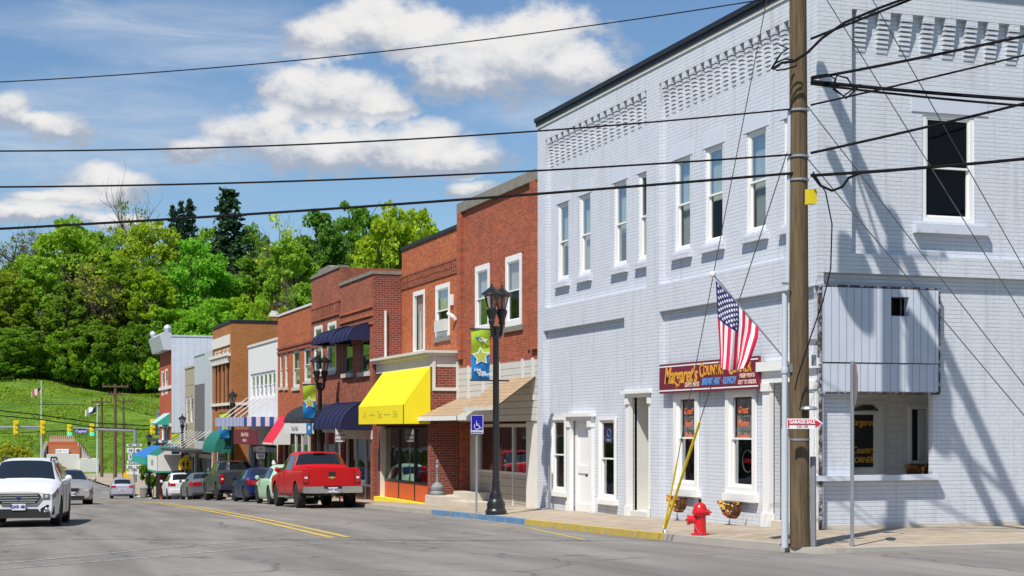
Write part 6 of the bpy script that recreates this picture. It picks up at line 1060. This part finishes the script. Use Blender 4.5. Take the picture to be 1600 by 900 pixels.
def rcable(p0, slope, r_, label, sg=.25, u=26, v=16, px0=None):
    D = dep(u, v); px = 800+F*(u*c_-v*s_)/D; A = Vector((PX+.14, PY-.1, EYE+(HY-p0)*dep(PX, PY)/F)); z = EYE+(HY-(p0+slope*(px-1266)))*D/F; cable('overhead_cable', sag(A, (u, v, z), sg, 40), r_, label)
rcable(124, -.262, .024, 'very thick black cable rising from the pole over the side wall', .3, v=16); rcable(165, -.275, .016, 'thin straight cable rising from the pole below the thick black one', .2, v=16.4); rcable(240, -.285, .022, 'cable from the pole crossing just above the side upper window', .25, v=16.8); rcable(275, -.142, .026, 'cable from the pole crossing the panes of the side upper window', .3, v=17.2); rcable(128, .01, .03, 'sagging twisted cable bundle leaving the pole level with the corbels', .35, v=17.6); rcable(132, .012, .02, 'thinner companion strand beside the sagging twisted bundle', .42, v=17.5); rcable(62, -.42, .022, 'steep black cable leaving the pole toward the top of the side wall', .1, v=16)
cable('cable_loop', [c2w(*p, 25.6) for p in ((1207,108),(1222,98),(1240,96),(1262,82),(1284,60),(1320,35),(1375,12),(1430,-8))], .022, 'black cable looping round the pole top and up past the side corbels')
cable('cable_loop', [c2w(*p, 25.6) for p in ((1268,272),(1282,290),(1300,298),(1316,292),(1326,278),(1345,270),(1400,266))], .022, 'drip loop of black cable hanging right of the pole by the side upper window')
cable('cable_loop', [c2w(*p, 25.7) for p in ((1270,268),(1290,300),(1300,350),(1298,420),(1286,470),(1262,540),(1246,590),(1242,610))], .011, 'thin black cable trailing down beside the pole past the boarded panel')
cable('cable_loop', [c2w(*p, 25.7) for p in ((1205,108),(1212,98),(1226,92),(1246,95),(1244,103),(1228,108),(1214,110),(1206,106),(1220,84),(1232,76),(1218,70))], .014, 'coil of black service wire bunched on the street side of the pole')
cable('cable_loop', [c2w(*p, 25.6) for p in ((1268,120),(1292,116),(1306,124),(1302,140),(1318,150),(1334,138),(1324,122),(1308,118),(1300,135),(1322,154),(1345,132))], .015, 'tangle of black service wire on the side wall side of the pole')
AN = (PX-.04, 28.35); ag = G(AN[1])+SWH
top = lambda py: Vector((PX, PY+.1, EYE+(HY-py)*dep(PX, PY)/F))
gA = [Vector((AN[0]-.02, AN[1]-.02, ag)), top(-246)]; gB = [Vector((AN[0]+.02, AN[1]+.05, ag)), top(190)]
for i, (g_, f0, f1, lab, lab2) in enumerate(((gA, .01, .118, 'long steel guy wire running past the flag to the top of the pole', 'short yellow plastic guard on the steeper guy wire'), (gB, .015, .305, 'short steel guy wire ending half way up the pole', 'long yellow plastic guard on the shallower guy wire'))):
    cable('guy_wire', g_, .009, lab, 'steel_wire', 'guy wires of the corner pole'); mb = MB(); mb.tube([g_[0].lerp(g_[1], f0), g_[0].lerp(g_[1], f1)], .027 if i else .019, 8); tag(mb.build('guy_guard', 'guard_yellow'), lab2, 'guy guard', 'yellow guards on the guy wires')
mb = MB(); mb.tube([(AN[0]-.02, AN[1]-.15, ag-.05), (AN[0], AN[1], ag+.12)], .02, 6); tag(mb.build('guy_anchor', 'galvanised'), 'steel anchor rod in the pavement where both guy wires end', 'anchor')
for py, e, lab in ((-50, (19.1, 21.9), 'third steel guy wire fanning across the side wall'), (-182, (19.4, 21.9), 'steepest steel guy wire fanning across the side upper window'), (165, (18.8, 22.0), 'second steel guy wire slanting over the boarded panel'), (247, (18.5, 22.0), 'lowest steel guy wire slanting across the boarded panel and side wall')):
    cable('guy_wire', [Vector((PX+.1, PY-.05, EYE+(HY-py)*dep(PX, PY)/F)), Vector((*e, G(22)+SWH))], .009, lab, 'steel_wire', 'guy wires of the corner pole')
def far_cable(pts, r_, lab): cable('far_cable', [c2w(px, py, D) for px, py, D in pts], r_, lab, 'cable', 'cables over the far junction')
far_cable(((-60,644,150),(60,655,155),(150,668,160),(248,672,140)), .05, 'lower dark cable sagging across the green slope'); far_cable(((-60,635,150),(60,648,155),(150,661,160),(248,666,140)), .05, 'upper dark cable sagging across the green slope'); far_cable(((-60,678,200),(20,677,200),(110,672,205),(159,668,212)), .04, 'pale thin cable low across the green slope'); far_cable(((60,632,225),(110,632,220),(180,634,202),(240,650,190)), .035, 'thin high cable between the far power poles')
# ================================================================= FLAG ON THE STAFF
T_ = thing('flag_on_staff', 'stars and stripes flag hanging in folds from a slanting staff above the restaurant signboard', 'flag', tuple(c2w(1237, 574, 26)))
Fp = lambda px, py, dd=0: c2w(px, py, 26+dd)
mb = MB(); mb.tube([Fp(1238, 574), Fp(1116, 431)], .014, 8); mb.build('staff', 'galvanised', T_); mb = MB(); pt = Fp(1114, 428); mb.lathe([(.01,-.05),(.045,-.03),(.05,0),(.045,.03),(.01,.05)], tuple(pt), 10); mb.build('finial', 'sign_white', T_)
mb = MB(); q = Fp(1238, 574); mb.box(q.x-.06, q.x+.06, q.y-.05, q.y+.05, q.z-.08, q.z+.05); mb.build('bracket', 'galvanised', T_)
def cloth(s, r):   # s along the staff (0 tip), r down the fly
    x0, y0 = 1118+68*s, 438+72*s; xl = [1118,1119.5,1120.5,1122,1122.5]; yl = [438,475,510,545,573]
    xr = [1186,1184,1178,1172,1166]; yr = [510,528,545,562,574]; k = np.linspace(0, 1, 5)
    x = (1-s)*np.interp(r, k, xl)+s*np.interp(r, k, xr); y = (1-s)*np.interp(r, k, yl)+s*np.interp(r, k, yr); y += 5.0*math.sin(s*math.pi)*r**2
    if r == 0: x, y = x0, y0
    x = x*(1-0)+0; fold = .13*r*math.sin(s*11+.8*r)+.05*r*math.sin(s*23+2)
    return c2w(x+3.2*r*math.sin(s*11+1.9), y, 26+fold)
mb = MB(); NS, NR = 52, 44
for i in range(NS):
    for j in range(NR):
        s, r = (i+.5)/NS, (j+.5)/NR; c = 2 if (i < 28 and r < .40) else (0 if (i//4) % 2 == 0 else 1)
        mb.add([cloth(i/NS, j/NR), cloth((i+1)/NS, j/NR), cloth((i+1)/NS, (j+1)/NR), cloth(i/NS, (j+1)/NR)], [(0,1,2,3)], c)
fl = mb.build('cloth', ['flag_red', 'flag_white', 'flag_blue'], T_, smooth=True)
mb = MB()
for a in range(9):
    for b in range(11):
        if (a+b) % 2: continue
        s, r = (a+1)/10*.535, (b+1)/12*.40; p = cloth(s, r); p = p-dv_*.02; e1 = (cloth(s+.01, r)-cloth(s-.01, r)).normalized(); e2 = (cloth(s, r+.01)-cloth(s, r-.01)).normalized()
        mb.poly([tuple(p+e1*(rr*math.cos(t_))+e2*(rr*math.sin(t_))) for k in range(10) for rr, t_ in [((.030 if k % 2 == 0 else .013), k*math.pi/5)]])
mb.build('star', 'flag_white', fl)
# ================================================================= TREES
def leafmat(name, c0, c1, trans=.35):
    m, t, b = newmat(name); oi = nd('ShaderNodeObjectInfo', t); g = nd('ShaderNodeNewGeometry', t)
    n = nd('ShaderNodeTexNoise', t); n.inputs['Scale'].default_value = .5; n.inputs['Detail'].default_value = 6; lk(g.outputs['Position'], n.inputs['Vector'], t)
    k = mth('ADD', mth('MULTIPLY', n.outputs['Fac'], 1.0, tree=t), mth('MULTIPLY', g.outputs['Random Per Island'], .35, tree=t), tree=t)
    mr = nd('ShaderNodeMapRange', t); lk(k, mr.inputs[0], t); mr.inputs[1].default_value = .35; mr.inputs[2].default_value = .95
    mx = nd('ShaderNodeMix', t, data_type='RGBA'); lk(mr.outputs[0], mx.inputs[0], t); mx.inputs[6].default_value = c0+(1,); mx.inputs[7].default_value = c1+(1,)
    mu = nd('ShaderNodeMix', t, data_type='RGBA', blend_type='MULTIPLY'); mu.inputs[0].default_value = 1; lk(mx.outputs[2], mu.inputs[6], t); lk(oi.outputs['Color'], mu.inputs[7], t)
    t.nodes.remove(b); d = nd('ShaderNodeBsdfDiffuse', t); tr = nd('ShaderNodeBsdfTranslucent', t); ms = nd('ShaderNodeMixShader', t); ms.inputs[0].default_value = trans; lk(mu.outputs[2], d.inputs[0], t); lk(mu.outputs[2], tr.inputs[0], t); lk(d.outputs[0], ms.inputs[1], t); lk(tr.outputs[0], ms.inputs[2], t)
    o = [x for x in t.nodes if x.type == 'OUTPUT_MATERIAL'][0]; lk(ms.outputs[0], o.inputs[0], t)
leafmat('leaf', (.15,.235,.03), (.40,.53,.075), .52); leafmat('needle', (.025,.06,.03), (.07,.13,.06), .25); pm('bark', (.10,.08,.06), .9, var=.35, scale=2)
def quads(name, P, S, mat, flat=.0, rng=None):
    n = len(P); a = rng.normal(size=(n, 3)); a[:, 2] += flat; a /= np.linalg.norm(a, axis=1)[:, None]; r = rng.normal(size=(n, 3)); u = np.cross(a, r); u /= np.linalg.norm(u, axis=1)[:, None]; w = np.cross(a, u)
    S = S[:, None]; asp = rng.uniform(.55, 1, (n, 1)); V = np.stack([P-u*S, P-w*S*asp, P+u*S, P+w*S*asp], 1).reshape(-1, 3)
    me = bpy.data.meshes.new(name); me.vertices.add(4*n); me.vertices.foreach_set('co', V.astype(np.float32).ravel()); me.loops.add(4*n); me.loops.foreach_set('vertex_index', np.arange(4*n, dtype=np.int32)); me.polygons.add(n); me.polygons.foreach_set('loop_start', np.arange(0, 4*n, 4, dtype=np.int32)); me.update(calc_edges=True); me.materials.append(MATS[mat]); return me
def limbs(rng, H, W, n, r0, bare=False):
    mb = MB(); mb.tube([(0, 0, -1.5), (rng.normal()*.15, rng.normal()*.15, H*.3), (rng.normal()*.3, rng.normal()*.3, H*.62), (rng.normal()*.4, 0, H*.9)], [r0, r0*.75, r0*.45, r0*.12], 7); tips = []
    for k in range(n):
        a = rng.uniform(0, 6.28); h = H*rng.uniform(.28, .72); l = W*rng.uniform(.55, 1.0); up = H*rng.uniform(.10, .28); p = Vector((0, 0, h)); q = Vector((math.cos(a)*l*.5, math.sin(a)*l*.5, h+up*.45)); e = Vector((math.cos(a+.2)*l, math.sin(a+.2)*l, h+up)); mb.tube([p, q, e], [r0*.38, r0*.22, r0*.05], 5); tips += [q, e]
        if bare:
            for _ in range(9): f = q.lerp(e, rng.uniform(-.6, 1)); g_ = f+Vector((rng.normal(), rng.normal(), abs(rng.normal())*1.4+.8))*H*.055; g2 = g_+Vector((rng.normal(), rng.normal(), 1.2))*H*.04; mb.tube([f, g_, g2], [r0*.12, r0*.07, r0*.03], 4)
    return mb, tips
def crown(seed, kind, H, W, nleaf, size):
    rng = np.random.default_rng(seed); P = []
    if kind == 'conifer':
        for k in range(42):
            h = H*(.10+.88*(k+rng.uniform(0, 1.5))/42.5); rad = W*(1-(k/42))**.75*rng.uniform(.55, 1.2)+.2; nb = 6
            for b in range(nb):
                a = rng.uniform(0, 6.28); rb = rad*rng.uniform(.6, 1.1); m = int(nleaf/(42*nb)*(1.4-k/60)); f = rng.uniform(.1, 1, m)**.7; p = np.stack([np.cos(a)*rb*f, np.sin(a)*rb*f, h+.22*rb*f+rng.normal(0, .08, m)*H*.05], 1); p += rng.normal(0, .05*W, (m, 3))*[1, 1, .7]; P.append(p)
    else:
        nc = {'round': 150, 'tall': 120, 'sparse': 60, 'bush': 40}[kind]; c = []
        while len(c) < nc:
            d = rng.normal(size=3); d /= np.linalg.norm(d); r = rng.uniform(.45, 1)**.6; z = d[2]
            w = W*(1.0 if z < .2 else 1-.25*z)
            c.append([d[0]*r*w*rng.uniform(.8, 1.1), d[1]*r*w*rng.uniform(.8, 1.1), H*.60+z*r*H*.38])
        c = np.array(c)
        for q in c:
            m = int(nleaf/nc*rng.uniform(.6, 1.4)); rr = W*rng.uniform(.11, .26)*(1.15 if kind == 'sparse' else 1); d = rng.normal(size=(m, 3)); d /= np.linalg.norm(d, axis=1)[:, None]; P.append(q+d*(rng.uniform(.35, 1, (m, 1))**.5)*rr*[1, 1, .62])
    P = np.concatenate(P); S = size*rng.uniform(.6, 1.3, len(P)); return quads('crown', P, S, 'needle' if kind == 'conifer' else 'leaf', flat=.9, rng=rng)
VAR = {}
for kind, H, W, nl, sz, cnt in (('round', 17, 6.2, 11500, .26, 3), ('tall', 20, 4.8, 9500, .26, 3), ('sparse', 19, 5.2, 1500, .24, 2), ('conifer', 22, 5.2, 8000, .26, 2), ('bush', 5, 3.6, 2400, .27, 2)):
    for k in range(cnt):
        rng = np.random.default_rng(100+k*7+len(kind)); mb, _ = limbs(rng, H, W, {'round': 12, 'tall': 12, 'sparse': 20, 'conifer': 0, 'bush': 4}[kind], .32 if kind != 'bush' else .1, kind == 'sparse')
        t_o = mb.build('trunk_source', 'bark', smooth=True); VAR.setdefault(kind, []).append((t_o.data, crown(11*k+len(kind), kind, H, W, nl, sz), H, W)); bpy.data.objects.remove(t_o)
for a in list(MATS): pass
TREES = []
def tree(name, label, kind, var, px, py_top, w_px, v, col, cat='tree', group='trees on the wooded hillside'):
    u = xu(px, v); g_ = Hill(u, v); tm, cm, H, W = VAR[kind][var % len(VAR[kind])]; D = dep(u, v); ztop = EYE+(HY-py_top)*D/F; h = max(3, ztop-g_); w = w_px*D/F/2; sz = h/(H*.99); sx = w/W
    r = thing(name, label, cat, (u, v, g_), group); r.rotation_euler = (0, 0, random.uniform(0, 6.28)); r.scale = (sx, sx, sz)
    for nm, me in (('trunk', tm), ('crown', cm)): o = bpy.data.objects.new(nm, me); COL.objects.link(o); o.parent = r; o.color = (*col, 1)
    return r
BR, YG, MG, DG, GY, CN = (1.15,1.3,.9), (1.4,1.35,.8), (1.05,1.25,1.0), (.78,1.0,.95), (1.1,1.1,1.4), (1,1,1)
T = [('maple_tree','broad bright green leafed tree left of the thin bare topped one','round',0,112,340,150,352,BR),
('leafy_tree','yellow green tree standing behind the vivid round maple','round',1,232,334,120,372,YG),
('maple_tree','vivid green rounded maple in front of the tall dark pine','round',2,308,368,128,345,(.8,1.3,.9)),
('pine_tree','tall dark pine that tops the whole hillside','conifer',0,357,294,155,362,CN),
('young_tree','thin pale sparse crowned tree rising above the maple tops','sparse',0,205,304,85,385,GY),
('small_pine','left pine of the small distant trio','conifer',1,270,320,48,470,(.8,.8,.9)),('small_pine','middle pine of the small distant trio','conifer',0,283,314,50,470,(.8,.8,.9)),('small_pine','right pine of the small distant trio','conifer',1,297,310,56,472,(.8,.8,.9)),
('leafy_tree','pale yellow green open crowned tree right of the tall pine','sparse',1,435,330,110,352,(1.9,1.7,.8)),
('leafy_tree','grey green loose tree under the pale open crowned one','tall',0,455,362,100,342,MG),
('leafy_tree','dark green tree behind the peaked brick parapet','tall',1,500,326,100,352,(.5,.75,.85)),
('pine_tree','blue green pine beside the middle gap of the ridge','conifer',1,505,335,110,362,(1.3,1.4,1.3)),
('leafy_tree','mid green tall tree just left of the bright yellow green crown','round',1,560,308,125,372,(.6,.85,.7)),
('leafy_tree','bright yellow green rounded tree above the navy awning building','round',0,610,318,140,345,YG),
('leafy_tree','fresh green tree whose crown meets the red brick parapet','round',2,655,318,110,356,(1.35,1.35,.7)),
('leafy_tree','low yellow green tree tucked behind the red brick parapet','round',1,680,368,80,350,BR),
('leafy_tree','dull green crown between the maple and the frame edge','tall',2,62,400,95,345,MG),('leafy_tree','brownish green budding tree low in front of the broad bright one','sparse',1,150,395,110,338,(1.3,1.0,.9)),
('bare_tree','grey leafless tree against the cloud at the hill end','sparse',1,25,362,80,420,(.8,.6,1.0)),('bare_tree','second grey leafless tree beside the broad bright one','sparse',0,60,356,70,430,(.9,.7,1.1)),
('leafy_tree','dark olive tree at the bottom of the slope below the broad bright one','tall',1,105,440,85,336,(.7,.8,.7)),('leafy_tree','dim green slender tree below the yellow green one','tall',2,190,400,90,342,(.9,1.0,.6)),
('leafy_tree','bright slender tree between the olive one and the vivid maple','tall',0,240,410,80,336,(1.2,1.25,.6)),('leafy_tree','dark green tree filling the gap under the tall pine','tall',1,385,400,90,350,DG),
('leafy_tree','low spreading tree behind the white metal flank','round',2,330,462,130,330,(.9,1.3,.8)),('leafy_tree','spreading lime green tree over the tan brick building','round',0,378,462,100,332,(1.2,1.35,.7)),
('leafy_tree','mixed green tree behind the low red brick building','tall',2,475,440,80,338,MG),('leafy_tree','dark tree low at the far end of the woods','tall',0,20,440,90,340,(.8,.85,.6)),
('leafy_tree','olive brown tree half outside the frame at the woods end','tall',2,-20,420,110,346,(.9,.8,.6)),('leafy_tree','small dark tree at the lawn edge under the slender bright tree','round',1,215,500,80,331,(.6,.8,.6)),
('leafy_tree','small olive tree at the lawn edge under the brownish one','round',0,150,500,85,331,(.7,.85,.6)),('leafy_tree','small bright tree at the lawn edge near the flagpole','round',2,95,515,80,331,(.8,1,.6)),('leafy_tree','small dull tree at the lawn edge below the leafless trees','round',1,35,505,90,331,(.7,.85,.65)),
('leafy_tree','rounded green tree at the lawn edge beside the white metal flank','round',2,262,480,90,333,(.75,1.05,.7)),('leafy_tree','far ridge tree filling between pine and pale open crown','round',0,395,350,80,400,DG),('leafy_tree','far ridge tree behind the broad bright one','round',1,150,352,110,400,MG),('leafy_tree','far ridge tree behind the vivid maple','round',2,325,352,90,395,MG),('leafy_tree','far ridge tree behind the blue green pine','tall',0,470,362,80,400,DG)]
for a in T: tree(*a)
rnd = random.Random(3)
for k in range(46):   # trees deep in the wood, alike from here
    px = rnd.uniform(-120, 720); tree('woodland_tree', 'tree deep in the dense wood, no different from its neighbours', ('tall', 'round')[k % 2], k, px, rnd.uniform(385, 430), rnd.uniform(80, 110), rnd.uniform(352, 385), random.choice([MG, (.6,.75,.75), (.7,.9,.6), (1,.95,.6)]), group='trees deep in the wood')
for k in range(34):
    px = -60+k*11.5; tree('bush', 'leafy bush in the row along the top of the lawn', 'bush', k, px+rnd.uniform(-4, 4), rnd.uniform(545, 575), rnd.uniform(36, 60), rnd.uniform(327, 332), random.choice([(.7,.95,.7), (.9,1.15,.7), (.6,.8,.65), (1.1,1.2,.7)]), cat='bush', group='bushes along the lawn edge')
tree('bush', 'bright green bush at the foot of the white metal flank', 'bush', 0, 242, 560, 50, 318, (1.3,1.5,.8), cat='bush')
for px, pt, v, w, lab in ((10, 693, 249, 40, 'pale bush at the foot of the lawn beside the white wagon roof'), (35, 696, 249, 34, 'yellowish bush between the white wagon and the flagpole')): tree('bush', lab, 'bush', 1, px, pt, w, v, (1.8,1.3,.9), cat='bush')
tree('small_tree', 'small street tree with a dark crown beyond the plain black street lamp', 'bush', 1, 240, 712, 50, 132, (.5,.7,.6))
# undergrowth of the wood floor
rng = np.random.default_rng(5); n = 60000; vv_ = rng.uniform(330, 400, n)**1.0; pxs = rng.uniform(-200, 760, n); tt = (pxs-800)/F; uu = vv_*(s_+tt*c_)/(c_-tt*s_)
zz_ = np.interp(vv_, [246,262,300,332,350,440,520,700,2600], [-4.97,-2.2,5.0,9.4,11.5,36,45,40,30]); P = np.stack([uu, vv_, zz_+rng.uniform(-.5, 3.8, n)*(.5+.5*np.sin(uu*.35)*np.sin(vv_*.3))], 1)
me = quads('undergrowth', P, rng.uniform(.25, .6, n), 'leaf', flat=.8, rng=rng); o = bpy.data.objects.new('undergrowth', me); COL.objects.link(o); o.color = (.5, .7, .55, 1); o['kind'] = 'stuff'; o['label'] = 'leafy undergrowth covering the floor of the wood'
n = 26000; v_ = 248+84*rng.uniform(0, 1, n)**.8; p_ = rng.uniform(-60, 330, n); t_ = (p_-800)/F; u_ = v_*(s_+t_*c_)/(c_-t_*s_); keep = np.sin(u_*.35+v_*.2)+np.sin(u_*.13-v_*.31+2)+rng.normal(0, .7, n) > .1; u_, v_ = u_[keep], v_[keep]
P = np.array([[a, b, Hill(a, b)+.02] for a, b in zip(u_, v_)]); me = quads('tall_grass', P, rng.uniform(.08, .26, len(P)), 'leaf', flat=.2, rng=rng); o = bpy.data.objects.new('tall_grass', me); COL.objects.link(o); o.color = (.95, .95, .7, 1); o['kind'] = 'stuff'; o['label'] = 'uneven taller grass tufts on the hillside lawn'
# brick house showing between the trees
v = 327; u = xu(428, v); g_ = Hill(u, v); T_ = thing('hillside_house', 'small orange brick house with white trim glimpsed between the trees', 'house', (u, v, g_)); x0, x1 = xu(414, v), xu(450, v); za, zb_ = zy(500, u, v), zy(478, u, v)
mb = MB(); mb.box(x0, x1, v, v+8, g_-2, zb_); mb.build('wall', 'vivid_brick', T_); mb = MB(); mb.prism([(x0-.4, v-.5, zb_), (x1+.4, v-.5, zb_), ((x0+x1)/2, v-.5, zb_+.9)], (0, 9, 0)); mb.build('roof', 'roof_felt', T_); mb = MB(); mb.box(x0+.8, x0+3, v-.1, v, zb_-2.2, zb_-1.0); mb.build('window', 'white_trim', T_)
tree('leafy_tree', 'small fresh green tree in front of the hillside house', 'round', 1, 405, 452, 46, 318, (1.2,1.35,.8)); tree('leafy_tree', 'thin tree at the right corner of the hillside house', 'sparse', 0, 446, 440, 40, 318, (1.2,1.3,.8))
# grass patch features beside the far pavement
# ---------------------------------------------------------------- tufts at the foot of walls
rng = np.random.default_rng(9); n = 900; P = np.concatenate([np.stack([rng.uniform(15.2, 22, n), 26.12+rng.normal(0, .05, n), G(26)+SWH+rng.uniform(-.02, .06, n)], 1), np.stack([14.95+rng.normal(0, .03, n//2), rng.uniform(27, 41, n//2), np.full(n//2, 0)], 1)])
P[n:, 2] = [G(v)+SWH+.01 for v in P[n:, 1]]; me = quads('weeds', P, rng.uniform(.008, .028, len(P)), 'leaf', rng=rng); o = bpy.data.objects.new('weeds', me); COL.objects.link(o); o.color = (1, 1, .8, 1); o['kind'] = 'stuff'; o['label'] = 'thin weeds growing where the walls meet the pavement'
